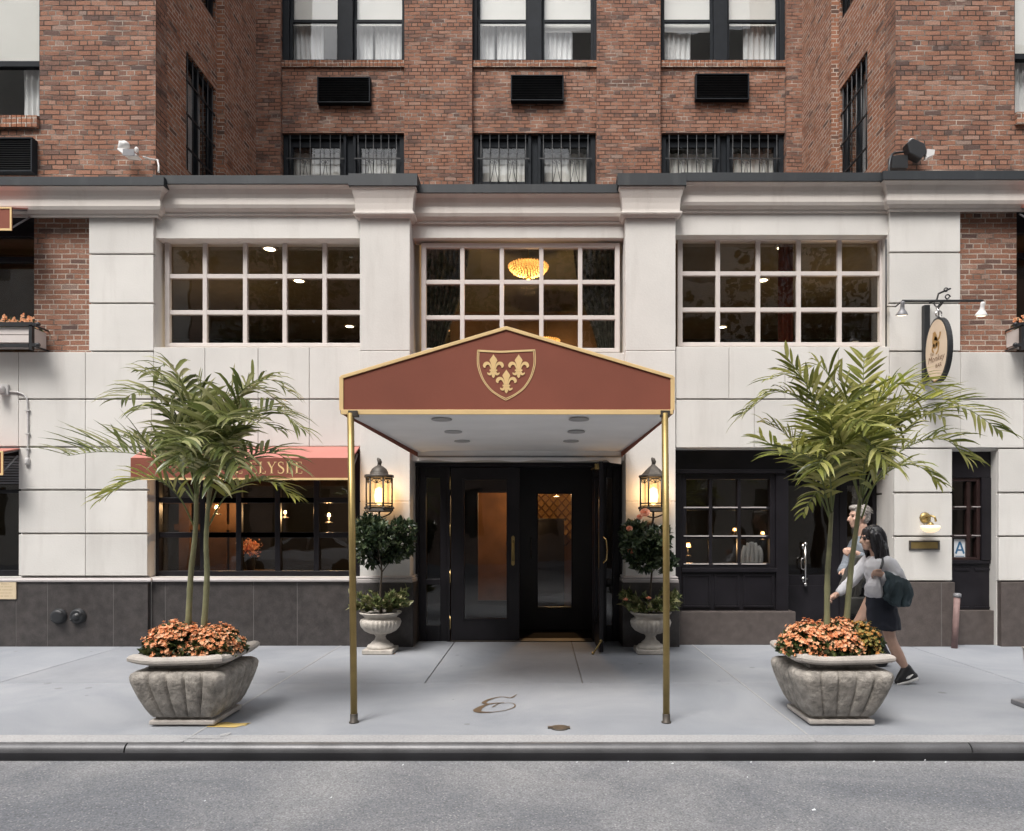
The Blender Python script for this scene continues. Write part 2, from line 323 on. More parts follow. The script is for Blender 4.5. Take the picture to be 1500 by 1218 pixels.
# ---------------------------------------------------------------- mesh builder
class MB:
    def __init__(s): s.v = []; s.f = []; s.sm = []
    def add(s, vs, fs, smooth=False):
        o = len(s.v); s.v += [tuple(p) for p in vs]
        for f in fs: s.f.append([i + o for i in f]); s.sm.append(smooth)
        return s
    def box(s, x0, x1, y0, y1, z0, z1):
        if x0 > x1: x0, x1 = x1, x0
        if y0 > y1: y0, y1 = y1, y0
        if z0 > z1: z0, z1 = z1, z0
        v = [(x0, y0, z0), (x1, y0, z0), (x1, y1, z0), (x0, y1, z0), (x0, y0, z1), (x1, y0, z1), (x1, y1, z1), (x0, y1, z1)]
        return s.add(v, [(0, 3, 2, 1), (4, 5, 6, 7), (0, 1, 5, 4), (1, 2, 6, 5), (2, 3, 7, 6), (3, 0, 4, 7)])
    def pbox(s, px0, px1, py0, py1, y0, y1, at=None):
        """box whose front outline is given in photo pixels at the depth of its front face"""
        a = y0 if at is None else at
        return s.box(X(px0, a), X(px1, a), y0, y1, Z(py1, a), Z(py0, a))
    def slab(s, xs, zs, solid, y0, y1):
        """wall slab on a grid of cells, solid(i,j) -> bool"""
        nx, nz = len(xs) - 1, len(zs) - 1
        idx = {}
        def V(i, j, k):
            key = (i, j, k)
            if key not in idx: idx[key] = len(s.v); s.v.append((xs[i], (y0, y1)[k], zs[j]))
            return idx[key]
        ok = lambda i, j: 0 <= i < nx and 0 <= j < nz and solid(i, j)
        def q(*f): s.f.append(list(f)); s.sm.append(False)
        for i in range(nx):
            for j in range(nz):
                if not ok(i, j): continue
                q(V(i, j, 0), V(i + 1, j, 0), V(i + 1, j + 1, 0), V(i, j + 1, 0))
                q(V(i, j, 1), V(i, j + 1, 1), V(i + 1, j + 1, 1), V(i + 1, j, 1))
                if not ok(i - 1, j): q(V(i, j, 0), V(i, j + 1, 0), V(i, j + 1, 1), V(i, j, 1))
                if not ok(i + 1, j): q(V(i + 1, j, 0), V(i + 1, j, 1), V(i + 1, j + 1, 1), V(i + 1, j + 1, 0))
                if not ok(i, j - 1): q(V(i, j, 0), V(i, j, 1), V(i + 1, j, 1), V(i + 1, j, 0))
                if not ok(i, j + 1): q(V(i, j + 1, 0), V(i + 1, j + 1, 0), V(i + 1, j + 1, 1), V(i, j + 1, 1))
        return s
    def wall(s, x0, x1, z0, z1, holes, y0, y1):
        xs = sorted({round(a, 5) for a in [x0, x1] + [h[k] for h in holes for k in (0, 1)] if x0 <= a <= x1})
        zs = sorted({round(a, 5) for a in [z0, z1] + [h[k] for h in holes for k in (2, 3)] if z0 <= a <= z1})
        def solid(i, j):
            cx, cz = (xs[i] + xs[i + 1]) / 2, (zs[j] + zs[j + 1]) / 2
            return not any(h[0] < cx < h[1] and h[2] < cz < h[3] for h in holes)
        return s.slab(xs, zs, solid, y0, y1)
    def sweep(s, path, prof, z0=0.0, caps=True):
        """mitred moulding: plan path [(x,y)], left-hand offset o to the front; prof [(o,z)]"""
        n = len(path); rings = []
        for i, p in enumerate(path):
            p = Vector(p)
            d0 = (p - Vector(path[i - 1])).normalized() if i else None
            d1 = (Vector(path[i + 1]) - p).normalized() if i < n - 1 else None
            nrm = lambda d: Vector((d.y, -d.x))
            if d0 is None: m = nrm(d1)
            elif d1 is None: m = nrm(d0)
            else:
                a, b = nrm(d0), nrm(d1); m = (a + b); m = m / max(1e-6, m.dot(a))
            rings.append([(p.x + m.x * o, p.y + m.y * o, z0 + z) for o, z in prof])
        k = len(prof); vs = [q for r in rings for q in r]; fs = []
        for i in range(n - 1):
            for j in range(k - 1):
                fs.append((i * k + j, (i + 1) * k + j, (i + 1) * k + j + 1, i * k + j + 1))
        s.add(vs, fs)
        if caps:
            o = len(s.v) - len(vs)
            s.f.append([o + j for j in range(k)]); s.sm.append(False)
            s.f.append([o + (n - 1) * k + j for j in reversed(range(k))]); s.sm.append(False)
        return s
    def poly(s, pts3, rev=False):
        return s.add(pts3, [tuple(reversed(range(len(pts3)))) if rev else tuple(range(len(pts3)))])
    def prism(s, pts, d):
        """polygon of 3D points extruded by vector d"""
        n = len(pts); d = Vector(d)
        v = [Vector(p) for p in pts] + [Vector(p) + d for p in pts]
        f = [tuple(range(n)), tuple(reversed(range(n, 2 * n)))] + [(i, i + n, (i + 1) % n + n, (i + 1) % n) for i in range(n)]
        return s.add(v, f)
    def lathe(s, prof, c=(0, 0, 0), seg=24, lobes=0, lobe=None, smooth=True, axis=None):
        vs, fs = [], []; k = len(prof)
        ax = Matrix.Identity(3) if axis is None else Vector((0, 0, 1)).rotation_difference(Vector(axis)).to_matrix()
        for i in range(seg):
            a = 2 * math.pi * i / seg
            for j, (r, z) in enumerate(prof):
                rr = r
                if lobes and lobe and lobe[j]: rr = r * (1 + lobe[j] * (abs(math.cos(a * lobes / 2)) - .6))
                p = ax @ Vector((rr * math.cos(a), rr * math.sin(a), z))
                vs.append((c[0] + p.x, c[1] + p.y, c[2] + p.z))
        for i in range(seg):
            n = (i + 1) % seg
            for j in range(k - 1): fs.append((i * k + j, n * k + j, n * k + j + 1, i * k + j + 1))
        s.add(vs, fs, smooth)
        o = len(s.v) - len(vs)
        if prof[0][0] > 1e-5: s.f.append([o + i * k for i in reversed(range(seg))]); s.sm.append(False)
        if prof[-1][0] > 1e-5: s.f.append([o + i * k + k - 1 for i in range(seg)]); s.sm.append(False)
        return s
    def tube(s, pts, rad, seg=8, smooth=True, flat=1.0):
        pts = [Vector(p) for p in pts]; n = len(pts)
        if not isinstance(rad, (list, tuple)): rad = [rad] * n
        vs, fs = [], []; up = None
        for i, p in enumerate(pts):
            t = (pts[min(i + 1, n - 1)] - pts[max(i - 1, 0)]).normalized()
            if up is None: up = Vector((0, 0, 1)) if abs(t.z) < .9 else Vector((1, 0, 0))
            a = t.cross(up)
            if a.length < 1e-5: a = t.cross(Vector((0, 1, 0)))
            a.normalize(); b = a.cross(t).normalized(); up = b
            for q in range(seg):
                th = 2 * math.pi * q / seg
                vs.append(p + (a * math.cos(th) + b * math.sin(th) * flat) * rad[i])
        for i in range(n - 1):
            for q in range(seg):
                w = (q + 1) % seg
                fs.append((i * seg + q, i * seg + w, (i + 1) * seg + w, (i + 1) * seg + q))
        s.add(vs, fs, smooth)
        o = len(s.v) - len(vs)
        s.f.append([o + q for q in reversed(range(seg))]); s.sm.append(False)
        s.f.append([o + (n - 1) * seg + q for q in range(seg)]); s.sm.append(False)
        return s
    def ball(s, c, r, seg=12, rings=8):
        if not isinstance(r, (tuple, list)): r = (r, r, r)
        vs = [(c[0], c[1], c[2] - r[2])]; fs = []
        for j in range(1, rings):
            ph = -math.pi / 2 + math.pi * j / rings
            for i in range(seg):
                a = 2 * math.pi * i / seg
                vs.append((c[0] + r[0] * math.cos(ph) * math.cos(a), c[1] + r[1] * math.cos(ph) * math.sin(a), c[2] + r[2] * math.sin(ph)))
        vs.append((c[0], c[1], c[2] + r[2])); top = len(vs) - 1
        for i in range(seg):
            n = (i + 1) % seg
            fs.append((0, 1 + n, 1 + i)); fs.append((top, top - seg + i, top - seg + n))
            for j in range(rings - 2): fs.append((1 + j * seg + i, 1 + j * seg + n, 1 + (j + 1) * seg + n, 1 + (j + 1) * seg + i))
        return s.add(vs, fs, True)
    def ribbon(s, pts, w, y, map2=None, d=0.0):
        """flat stroke in the x-z plane at depth y: pts [(x,z)], widths w"""
        n = len(pts); pts = [Vector(p) for p in pts]
        if not isinstance(w, (list, tuple)): w = [w] * n
        a, b = [], []
        for i, p in enumerate(pts):
            t = (pts[min(i + 1, n - 1)] - pts[max(i - 1, 0)]); t = t.normalized() if t.length > 1e-9 else Vector((1, 0))
            q = Vector((-t.y, t.x)) * w[i] / 2
            a.append(p + q); b.append(p - q)
        M = map2 or (lambda p: (p.x, y, p.y))
        vs = [M(p) for p in a] + [M(p) for p in b]
        return s.add(vs, [(i, i + n, i + n + 1, i + 1) for i in range(n - 1)])
    def build(s, name, m, parent=None, bevel=0.0, seg=2, smooth=None, recenter=True):
        me = bpy.data.meshes.new(name)
        org = Vector((0, 0, 0))
        if parent is None and recenter and s.v:
            xs, ys, zs = zip(*s.v); org = Vector(((min(xs) + max(xs)) / 2, (min(ys) + max(ys)) / 2, min(zs)))
        me.from_pydata([(v[0] - org.x, v[1] - org.y, v[2] - org.z) for v in s.v], [], s.f); me.update()
        for p, q in zip(me.polygons, s.sm): p.use_smooth = q if smooth is None else smooth
        uv = me.uv_layers.new(name='UVMap')
        for p in me.polygons:
            n = p.normal; ax, ay, az = abs(n.x), abs(n.y), abs(n.z)
            for li in p.loop_indices:
                co = me.vertices[me.loops[li].vertex_index].co + org
                uv.data[li].uv = (co.y, co.z) if ax > ay and ax > az else ((co.x, co.z) if ay >= az else (co.x, co.y))
        o = bpy.data.objects.new(name, me); COL.objects.link(o)
        me.materials.append(MATS[m] if isinstance(m, str) else m)
        o.location = org
        if parent is not None:
            o.parent = parent
            if parent.get('_local'): o['_local'] = 1
            else: o.matrix_parent_inverse = Matrix.Translation(-world_loc(parent))
        if bevel:
            b = o.modifiers.new('bevel', 'BEVEL'); b.width = bevel; b.segments = seg; b.limit_method = 'ANGLE'; b.angle_limit = R(40)
        return o
def world_loc(o):
    l = Vector(o.location)
    if o.parent is not None and o.matrix_parent_inverse == Matrix.Identity(4): l = l + world_loc(o.parent)
    elif o.parent is not None: l = Vector((0, 0, 0))
    return l
def tag(o, label=None, cat=None, group=None, kind=None):
    if label: o['label'] = label
    if cat: o['category'] = cat
    if group: o['group'] = group
    if kind: o['kind'] = kind
    return o
def thing(name, label, cat, loc=(0, 0, 0), group=None, local=False, rz=0.0):
    o = bpy.data.objects.new(name, None); COL.objects.link(o); o.location = loc; o.empty_display_size = .2
    o.rotation_euler.z = rz
    if local: o['_local'] = 1
    return tag(o, label, cat, group)
def kids(o): return [c for c in COL.objects if c.parent == o]
def copy_tree(o, parent=None):
    c = o.copy(); COL.objects.link(c)
    if parent is not None: c.parent = parent
    for ch in kids(o): copy_tree(ch, c)
    return c
def bez(pts, n):
    out = []
    for i in range(n + 1):
        t = i / n; q = [Vector(p) for p in pts]
        while len(q) > 1: q = [a.lerp(b, t) for a, b in zip(q, q[1:])]
        out.append(q[0])
    return out
def spline(pts, n):
    """Catmull-Rom through pts, n samples per span"""
    P = [Vector(p) for p in pts]; P = [P[0] * 2 - P[1]] + P + [P[-1] * 2 - P[-2]]; out = []
    for i in range(1, len(P) - 2):
        for k in range(n):
            t = k / n; a, b, c, d = P[i - 1:i + 3]
            out.append(.5 * ((2 * b) + (c - a) * t + (2 * a - 5 * b + 4 * c - d) * t * t + (3 * b - a - 3 * c + d) * t ** 3))
    out.append(P[-2]); return out
# ================================================================ GROUND
XL, XR = -11.5, 10.5
g = MB(); g.box(-70, 70, -70, -4.262, -.6, -.10)
tag(g.build('asphalt_road', 'asphalt'), kind='structure')
g = MB()
for a, b_, c in ((1.4, .55, .33), (2.6, .30, .12), (.55, .22, .10)):
    pass
def blob(mb, cx, cy, rx, ry, z, seed, n=28):
    r = random.Random(seed); ph = [r.uniform(0, 6.28) for _ in range(4)]
    pts = []
    for i in range(n):
        a = 2 * math.pi * i / n; k = 1 + .16 * math.sin(2 * a + ph[0]) + .1 * math.sin(3 * a + ph[1]) + .06 * math.sin(5 * a + ph[2])
        pts.append((cx + rx * k * math.cos(a), cy + ry * k * math.sin(a), z))
    mb.poly(pts)
def GX(px, py, z=0.0): D = F * (HC - z) / (py - VY); return (px - VX) / F * D
def GY(py, z=0.0): return CY + F * (HC - z) / (py - VY)
zr = -.10
# scraps of litter along the kerb
LIT = [(1192, 1188), (1095, 1140), (985, 1120), (845, 1118), (1355, 1115), (1385, 1118), (1280, 1117), (485, 1170), (300, 1175), (920, 1117), (590, 1122), (1100, 1118)]
g = MB()
for i, (px, py) in enumerate(LIT):
    r = random.Random(i); x, y = GX(px, py, zr), GY(py, zr); s = r.uniform(.004, .009) * (1.5 if i == 0 else 1)
    g.add([(x - s, y - s * .6, zr + .004), (x + s, y - s * .4, zr + .006), (x + s * .7, y + s * .6, zr + .012), (x - s * .8, y + s * .5, zr + .005)], [(0, 1, 2, 3)])
tag(g.build('street_litter', 'paper_white'), kind='stuff')

# sidewalk: slabs with real joints over a bed
YK = -4.13
g = MB(); g.box(-60, 60, YK, .62, -.5, -.012)
tag(g.build('pavement_bed', 'grout'), kind='structure')
g = MB()
jx = [-60, -8.3, -5.5, -2.64, 2.05, 4.9, 7.7, 60]
def slabs(xs, y0, y1, gap=.006):
    for a, b_ in zip(xs, xs[1:]): g.box(a + gap, b_ - gap, y0 + gap, y1 - gap, -.2, 0)
slabs([-60, -8.3, -5.5, -2.64], YK + .17, -2.19, .004); slabs([2.05, 4.9, 7.7, 60], YK + .17, -2.19, .004)
slabs([-2.64, 2.05], YK + .17, -2.19, .004)
slabs([-60, -8.3, -5.5, -2.64, -1.162, .44, 2.05, 4.9, 7.7, 60], -2.19, .6, .006)
tag(g.build('sidewalk', 'concrete', bevel=.004, seg=1), kind='structure')
g = MB()
for a, b_ in zip([-60, -8.3, -5.5, -2.64, 2.05, 4.9, 60], [-8.3, -5.5, -2.64, 2.05, 4.9, 60]): g.box(a + .004, b_ - .004, YK, YK + .168, -.2, .001)
tag(g.build('kerb_strip', 'concrete_edge', bevel=.004, seg=1), kind='structure')
# pale sealed joints beside the planters, thin strips standing in the gaps
g = MB()
for x in (-2.64, 2.05): g.box(x - .009, x + .009, YK + .02, .3, -.1, .003)
tag(g.build('sidewalk_joint_seal', 'concrete_edge'), kind='structure')
# steel faced kerb, rounded nose
g = MB()
prof = [(0, -.2), (.0, -.045), (.0, -.02)]
def nose(x0, x1):
    pr = []
    r = .055
    for i in range(9):
        a = math.pi / 2 * i / 8
        pr.append((YK - .012 - r * math.sin(a), -.004 - r + r * math.cos(a)))
    pr = [(YK - .006, -.3)] + [(YK - .006, -.004)] + pr + [(YK - .012 - r - .004, -.3)]
    v = [(x0, y, z) for y, z in pr] + [(x1, y, z) for y, z in pr]; k = len(pr)
    g.add(v, [(j, j + 1, j + 1 + k, j + k) for j in range(k - 1)], True)
    g.add([v[j] for j in range(k)], [tuple(range(k))]); g.add([v[j + k] for j in range(k)], [tuple(reversed(range(k)))])
for a, b_ in ((-40, -8.6), (-8.6, GX(178, 1092)), (GX(178, 1092) + .012, GX(1418, 1088)), (GX(1418, 1088) + .01, 40)): nose(a, b_)
k1 = g.build('kerb', 'kerb_steel'); tag(k1, kind='structure')
g = MB(); g.box(-40, 40, YK - .0725, YK - .0715 + .02, -.3, -.062)
tag(g.build('kerb_face', 'kerb_face'), kind='structure')
# yellow sprayed mark next to the left planter
g = MB(); r = random.Random(5)
yx, yy = GX(334, 1063), GY(1063)
pts = [(yx - .11, yy - .03), (yx + .06, yy - .04), (yx + .10, yy + .0), (yx + .12, yy + .035), (yx + .02, yy + .03), (yx - .03, yy + .05), (yx - .10, yy + .03)]
g.poly([(yx + (a - yx) * 1.35, yy + (b_ - yy) * 1.7, .004) for a, b_ in pts])
g.poly([(yx + .13, yy - .02, .004), (yx + .145, yy - .018, .004), (yx + .15, yy + .05, .004), (yx + .135, yy + .05, .004)])
tag(g.build('road_marking', 'yellow_paint'), kind='structure')
g = MB()
blob(g, GX(300, 1082), GY(1082), .14, .02, .0045, 12); blob(g, GX(330, 1077), GY(1077), .03, .05, .005, 14)
tag(g.build('sidewalk_patch', 'concrete_edge'), kind='structure')

# inlaid script E in the sidewalk
def floor_stroke(mb, pts, w, z):
    P = [(GX(a, b_), GY(b_)) for a, b_ in pts]
    S = spline([(p[0], p[1], 0) for p in P], 6)
    n = len(S); W = [lerp(w[min(int(i / (n - 1) * (len(w) - 1)), len(w) - 2)], w[min(int(i / (n - 1) * (len(w) - 1)) + 1, len(w) - 1)], (i / (n - 1) * (len(w) - 1)) % 1) for i in range(n)]
    mb.ribbon([(p.x, p.y) for p in S], W, 0, map2=lambda q: (q.x, q.y, z))
g = MB()
floor_stroke(g, [(757, 1018), (748, 1023), (735, 1021.5), (718, 1025), (709, 1030), (715, 1032), (728, 1031), (738, 1030)], [.01, .02, .012, .03, .045, .03, .012, .008], .004)
floor_stroke(g, [(738, 1030.3), (722, 1031), (708, 1035), (699, 1041), (704, 1044), (722, 1044), (742, 1041), (754, 1036), (752, 1031.5), (742, 1030.5), (730, 1032), (721, 1037)], [.008, .012, .04, .075, .05, .014, .010, .014, .010, .008, .010, .014], .0046)
tag(g.build('pavement_inlay', 'inlay_brown'), 'brown looping script letter E inlaid in the sidewalk under the canopy', 'inlay')
# small utility cover
cv = thing('utility_cover', 'small brown metal cover set in the sidewalk near the right canopy pole', 'cover', (GX(820, 1067), GY(1067), 0))
g = MB(); g.lathe([(.075, .0), (.075, .006), (.06, .008), (0, .008)], (GX(820, 1067), GY(1067), 0), 16); g.build('lid', 'aged_bronze', cv)
g = MB(); g.box(GX(806, 1067) - .02, GX(806, 1067) + .02, GY(1067) - .02, GY(1067) + .02, .0, .012); g.box(GX(834, 1066) - .012, GX(834, 1066) + .004, GY(1067) - .03, GY(1067) + .03, .0, .01); g.build('hinge', 'aged_bronze', cv)

# ================================================================ HOTEL BUILDING
bld = thing('hotel_building', 'red brick hotel with pale stone street front, big grid windows and dark granite base', 'hotel')
def stone_hole(px0, px1, py0, py1): return (X(px0), X(px1), Z(py1), Z(py0))
ZT = Z(258)
core = MB()
holes = [stone_hole(225, 528, 347, 508), stone_hole(990, 1303, 342, 507), stone_hole(216, 528, 655, 846), (X(601), X(916), -1, 20),
         stone_hole(990, 1310, 657, 1200), stone_hole(1395, 1463, 660, 1200), (XL - 1, X(130), Z(515), Z(306)), (X(1407), XR + 1, Z(515), Z(300)),
         (X(-260), X(27), Z(846), Z(655))]
holes[1] = stone_hole(990, 1303, 342, 507)
core.wall(XL, XR, 0, ZT, holes, .05, .34)
core.build('stone_wall', 'stone', bld)
# stone veneer panels with open joints
pn = MB()
def panels(px0, px1, py0, py1, xc=(), y=0.0, d=.049, gx=.0025, gz=.010, back=None):
    global pn
    xs = [px0, *xc, px1]
    for a, b_ in zip(xs, xs[1:]):
        pn.box(X(a) + gx, X(b_) - gx, y, back if back else y + d, Z(py1) + gz / 2, Z(py0) - gz / 2)
BOT = 845
for a, b_ in ((306, 372.5), (372.5, 444.5), (444.5, 515)): panels(130, 225, a, b_, gz=.022, back=.34)
panels(27, 225, 515, 585, (125,), gz=.02); panels(225, 528, 508, 585, (300, 378, 453), gz=.02)
panels(27, 528, 585, 655, (125, 222, 300, 378, 453), gz=.02)
panels(-400, 27, 515, 655, (-180,), gz=.02)
for a, b_ in ((655, 718), (718, 782), (782, BOT)):
    panels(27, 216, a, b_, (125,), gz=.024, back=.34)
    panels(-400, -260, a, b_, gz=.024, back=.34)
pn.build('stone_panels', 'stone', bld, bevel=.006, seg=2); pn = MB()
panels(990, 1303, 507, 585, (1068, 1150, 1228), gz=.02); panels(990, 1303, 585, 657, (1105, 1215), gz=.02)
panels(1303, 1700, 515, 585, (1407, 1500, 1600), gz=.02); panels(1303, 1700, 585, 657, (1407, 1500, 1600), gz=.02)
for a, b_ in ((298, 370), (370, 444.5), (444.5, 515)): panels(1303, 1407, a, b_, gz=.022, back=.34)
for a, b_ in ((657, 722), (722, 786), (786, 852)):
    panels(1310, 1395, a, b_, gz=.024, back=.5); panels(1463, 1600, a, b_, gz=.024, back=.34)
pn.build('stone_panels', 'stone', bld, bevel=.006, seg=2)
# centre bay: deeper frieze and the wall hidden behind the canopy
cb = MB()
cb.box(X(601), X(916), .16, .40, Z(349, .16), Z(283, .16)); cb.build('frieze', 'stone', bld, bevel=.005); cb = MB()
cb.box(X(601), X(916), .16, .40, Z(676, .16), Z(517, .16))
cb.build('transom_wall', 'stone', bld, bevel=.005)
def pilaster(px0, px1):
    p = MB()
    for a, b_ in ((290, 515), (515, 590), (590, 735), (735, 846)):
        p.box(X(px0), X(px1), -.03, .85, Z(b_) + .004, Z(a) - .004)
    p.box(X(px0) + .006, X(px1) - .006, -.024, .84, Z(846), Z(280))
    p.build('pilaster', 'stone', bld, bevel=.006)
    m = MB()   # base moulding
    pr = [(0, 0), (.035, 0), (.035, .035), (.022, .045), (.03, .06), (.022, .075), (.0, .085)]
    m.sweep([(X(px0), .80), (X(px0), -.03), (X(px1), -.03), (X(px1), .80)], pr, Z(853))
    m.build('pilaster_base', 'ledge', bld)
    q = MB(); q.box(X(px0) - .045, X(px1) + .045, -.075, .85, 0, Z(853)); q.build('pilaster_plinth', 'granite', bld, bevel=.008)
pilaster(528, 601); pilaster(916, 989)
# cornices
CP = [(.0, -.40), (.03, -.40), (.03, -.365), (.045, -.36), (.085, -.33), (.10, -.29), (.095, -.24), (.085, -.20), (.095, -.15), (.125, -.10), (.165, -.075), (.175, -.07), (.175, -.035), (.0, -.035)]
FL = [(.0, -.06), (.19, -.06), (.19, .05), (.0, .09)]
zc = Z(262, -.1)
def cornice(path, z, prof=CP, fl=FL, name='cornice'):
    m = MB(); m.sweep(path, prof, z); m.build(name, 'cornice_stone', bld)
    m = MB(); m.sweep(path, fl, z); m.build('parapet_flashing', 'flashing', bld)
YB = -.02
cornice([(XL, YB), (X(225, -.1), YB), (X(225, -.1), .3)], Z(264, -.18) - .02)
cornice([(X(232), .05), (X(524), .05)], Z(262.5, -.1) - .02)
cornice([(X(606), .16), (X(911), .16)], Z(275, .0) - .02)
cornice([(X(994), .05), (X(1302), .05)], Z(258.5, -.1) - .02)
cornice([(X(1309, -.1), .3), (X(1309, -.1), YB), (XR, YB)], Z(255.5, -.18) - .02)
CAP = [(.0, -.46), (.03, -.46), (.045, -.44), (.068, -.43), (.072, -.415), (.068, -.40), (.048, -.392), (.046, -.36), (.050, -.28), (.058, -.22), (.075, -.16), (.085, -.115), (.098, -.105), (.098, -.05), (.0, -.05)]
CFL = [(.0, -.08), (.118, -.08), (.118, .075), (.0, .11)]
for a, b_, t in ((528, 601, 252.5), (916, 989, 252)):
    cornice([(X(a), .5), (X(a), -.04), (X(b_), -.04), (X(b_), .5)], Z(t, -.19) - .075, CAP, CFL, 'pilaster_cap')
# low roof behind the parapet
rf = MB(); rf.box(XL, XR, .06, 8, 6.105, 6.14); rf.build('flat_roof', 'flashing', bld)
# ledge and granite base
lg = MB()
lp = [(0, 0), (.045, 0), (.05, .02), (.035, .045), (.0, .05)]
lg.sweep([(XL, -.01), (X(219), -.01), (X(219), .04)], lp, Z(850) - .02)
lg.sweep([(X(220.5), .04), (X(522), .04)], lp, Z(850) - .02)
lg.build('base_ledge', 'ledge', bld)
gr = MB(); gi = MB()
def granite(px0, px1, ptop, y, d=.06, cuts=(), z1=None):
    xs = [px0, *cuts, px1]; top = Z(ptop) if z1 is None else z1
    for a, b_ in zip(xs, xs[1:]): gr.box(X(a) + .003, X(b_) - .003, y, y + d, 0.001, top)
    gi.box(X(px0) + .004, X(px1) - .004, y + .004, y + d + .2, 0, top - .003)
granite(-400, 219, 852, -.035, cuts=(-190, 26, 72, 168)); granite(220, 523, 852, .03, cuts=(240, 370, 434))
gr.build('granite_base', 'granite', bld, bevel=.004); gi.build('base_joints', 'grout', bld)
gr = MB(); gi = MB()
granite(990, 1170, 898, .10, d=.4); gr.build('granite_plinth', 'granite_brown', bld, bevel=.006); gr = MB(); granite(1305, 1397, 853, -.035, d=.5, cuts=(1377,)); granite(1397, 1476, 896, .10, d=.5); gr.build('granite_plinth', 'granite_brown', bld, bevel=.006); gr = MB(); granite(1464, 1700, 853, -.035, d=.3)
gr.build('granite_plinth', 'granite_brown', bld, bevel=.006); gi.build('plinth_joints', 'grout', bld)

# ---------------- large grid windows upstairs
def grid_window(px0, px1, py0, py1, vx, hz, yf, jamb=7, t=.058, last=None, name='window'):
    """frame with its muntins; pane and glazing bars are pieces of it"""
    m = MB(); d = .07
    x0, x1, z0, z1 = X(px0, yf), X(px1, yf), Z(py1, yf), Z(py0, yf)
    j = jamb / F * (yf - CY)
    m.box(x0, x0 + j, yf, yf + d, z0, z1); m.box(x1 - j, x1, yf, yf + d, z0, z1)
    m.box(x0 + j, x1 - j, yf, yf + d, z1 - j, z1); m.box(x0 + j, x1 - j, yf, yf + d, z0, z0 + j * .85)
    w = m.build(name, 'window_paint', bld, bevel=.006)
    b_ = MB()
    zs = [z0 + j * .85] + [Z(h, yf) for h in hz] + [z1 - j]
    for v in vx:
        x = X(v, yf); b_.box(x - t / 2, x + t / 2, yf + .008, yf + .055, z0 + j * .85, z1 - j)
    xs = [x0 + j] + [X(v, yf) for v in vx] + [x1 - j]
    for h in hz:
        z = Z(h, yf)
        for i in range(len(xs) - 1):
            b_.box(xs[i] + (t / 2 if i else 0), xs[i + 1] - (t / 2 if i < len(xs) - 2 else 0), yf + .010, yf + .055, z - t / 2, z + t / 2)
    b_.build('glazing_bars', 'window_paint', w, bevel=.004)
    g_ = MB(); g_.box(x0 + j * .5, x1 - j * .5, yf + .056, yf + .060, z0 + j * .4, z1 - j * .5); g_.build('pane', 'glass', w)
    return w
grid_window(241, 537, 348, 508.5, (299.5, 358.5, 416.5, 475), (404.5, 457.5), .20)
grid_window(617, 908, 356, 516, (677, 735, 793, 850), (413, 465), .24)
grid_window(993, 1296, 345, 507.5, (1052, 1111, 1170.5, 1230.5), (400.5, 453.5), .20)
# linings of the window recesses
ln = MB()
for px0, px1, py0, py1, y0, y1 in ((226, 528, 347, 508, .06, .30), (990.5, 1302, 342, 507, .06, .30)):
    ln.box(X(px0), X(px1), .341, .40, Z(py0) + .12, Z(py0) + .3)
ln.build('window_lintel', 'stone', bld)

# ---------------- rooms behind the glass
rm = MB()
ZC, ZF2 = 6.02, 3.25
rm.box(-9, 9, 7.4, 7.5, ZF2, ZC); rm.box(-9.1, -9, .5, 7.4, ZF2, ZC); rm.box(9, 9.1, .5, 7.4, ZF2, ZC)
rm.box(-1.95, -1.85, .86, 5.2, ZF2, ZC); rm.box(1.35, 1.45, .86, 5.2, ZF2, ZC)
rm.build('upstairs_walls', 'room_dark', bld)
rm = MB(); rm.box(-9, 9, .41, 7.5, ZC, ZC + .08); rm.build('upstairs_ceiling', 'room_ceiling', bld)
rm = MB(); rm.box(-9, 9, .41, 7.5, ZF2 - .3, ZF2); rm.build('upstairs_floor', 'room_brown', bld)
rm = MB(); rm.box(-1.84, 1.34, 5.25, 5.3, ZF2, ZC); rm.build('upstairs_partition', 'room_brown', bld)
rm = MB(); rm.box(-4.9, -3.6, 5.6, 5.7, ZF2, 5.2); rm.box(4.2, 5.6, 5.8, 5.9, ZF2, 5.5); rm.box(-6.9, -5.6, 4.0, 4.1, ZF2, 4.7); rm.build('upstairs_panelling', 'room_wood', bld)

# drapes
def drape(mb, x0, x1, y, z0, z1, n=10, amp=.03, pinch=None):
    cols = n * 6 + 1; rows = 14; vs = []
    for j in range(rows + 1):
        t = j / rows; z = lerp(z0, z1, t)
        for i in range(cols):
            u = i / (cols - 1); x = lerp(x0, x1, u)
            if pinch:
                k = math.exp(-((z - pinch[0]) / pinch[2]) ** 2) if z > pinch[0] else math.exp(-((z - pinch[0]) / (pinch[2] * .6)) ** 2)
                x = lerp(x, pinch[1] + (x - pinch[1]) * .35, k)
            vs.append((x, y + amp * math.sin(u * n * 2 * math.pi + .5 * math.sin(3 * t)) + .01 * math.sin(7 * u + 4 * t), z))
    fs = [(j * cols + i, j * cols + i + 1, (j + 1) * cols + i + 1, (j + 1) * cols + i) for j in range(rows) for i in range(cols - 1)]
    mb.add(vs, fs, True)
mat('drape_dark', (.06, .055, .042), .8, var=.85, scale=18, stain=.8, stain_col=(.30, .27, .20), sstretch=(8, 8, 5))
mat('red_column_strip', (.16, .035, .02), .8, var=.3)
for x0, x1, pz in ((X(619, .8), X(690, .8), -1.60), (X(838, .8), X(906, .8), 1.05)):
    d = MB(); drape(d, x0, x1, .75, ZF2, 5.75, 8, .03, (3.95, pz, .9)); tag(d.build('drape', 'drape_dark'), ('dark patterned drape tied back at the left side of the middle upstairs window' if x0 < 0 else 'dark patterned drape tied back at the right side of the middle upstairs window'), 'drape', 'drapes in the middle upstairs window')
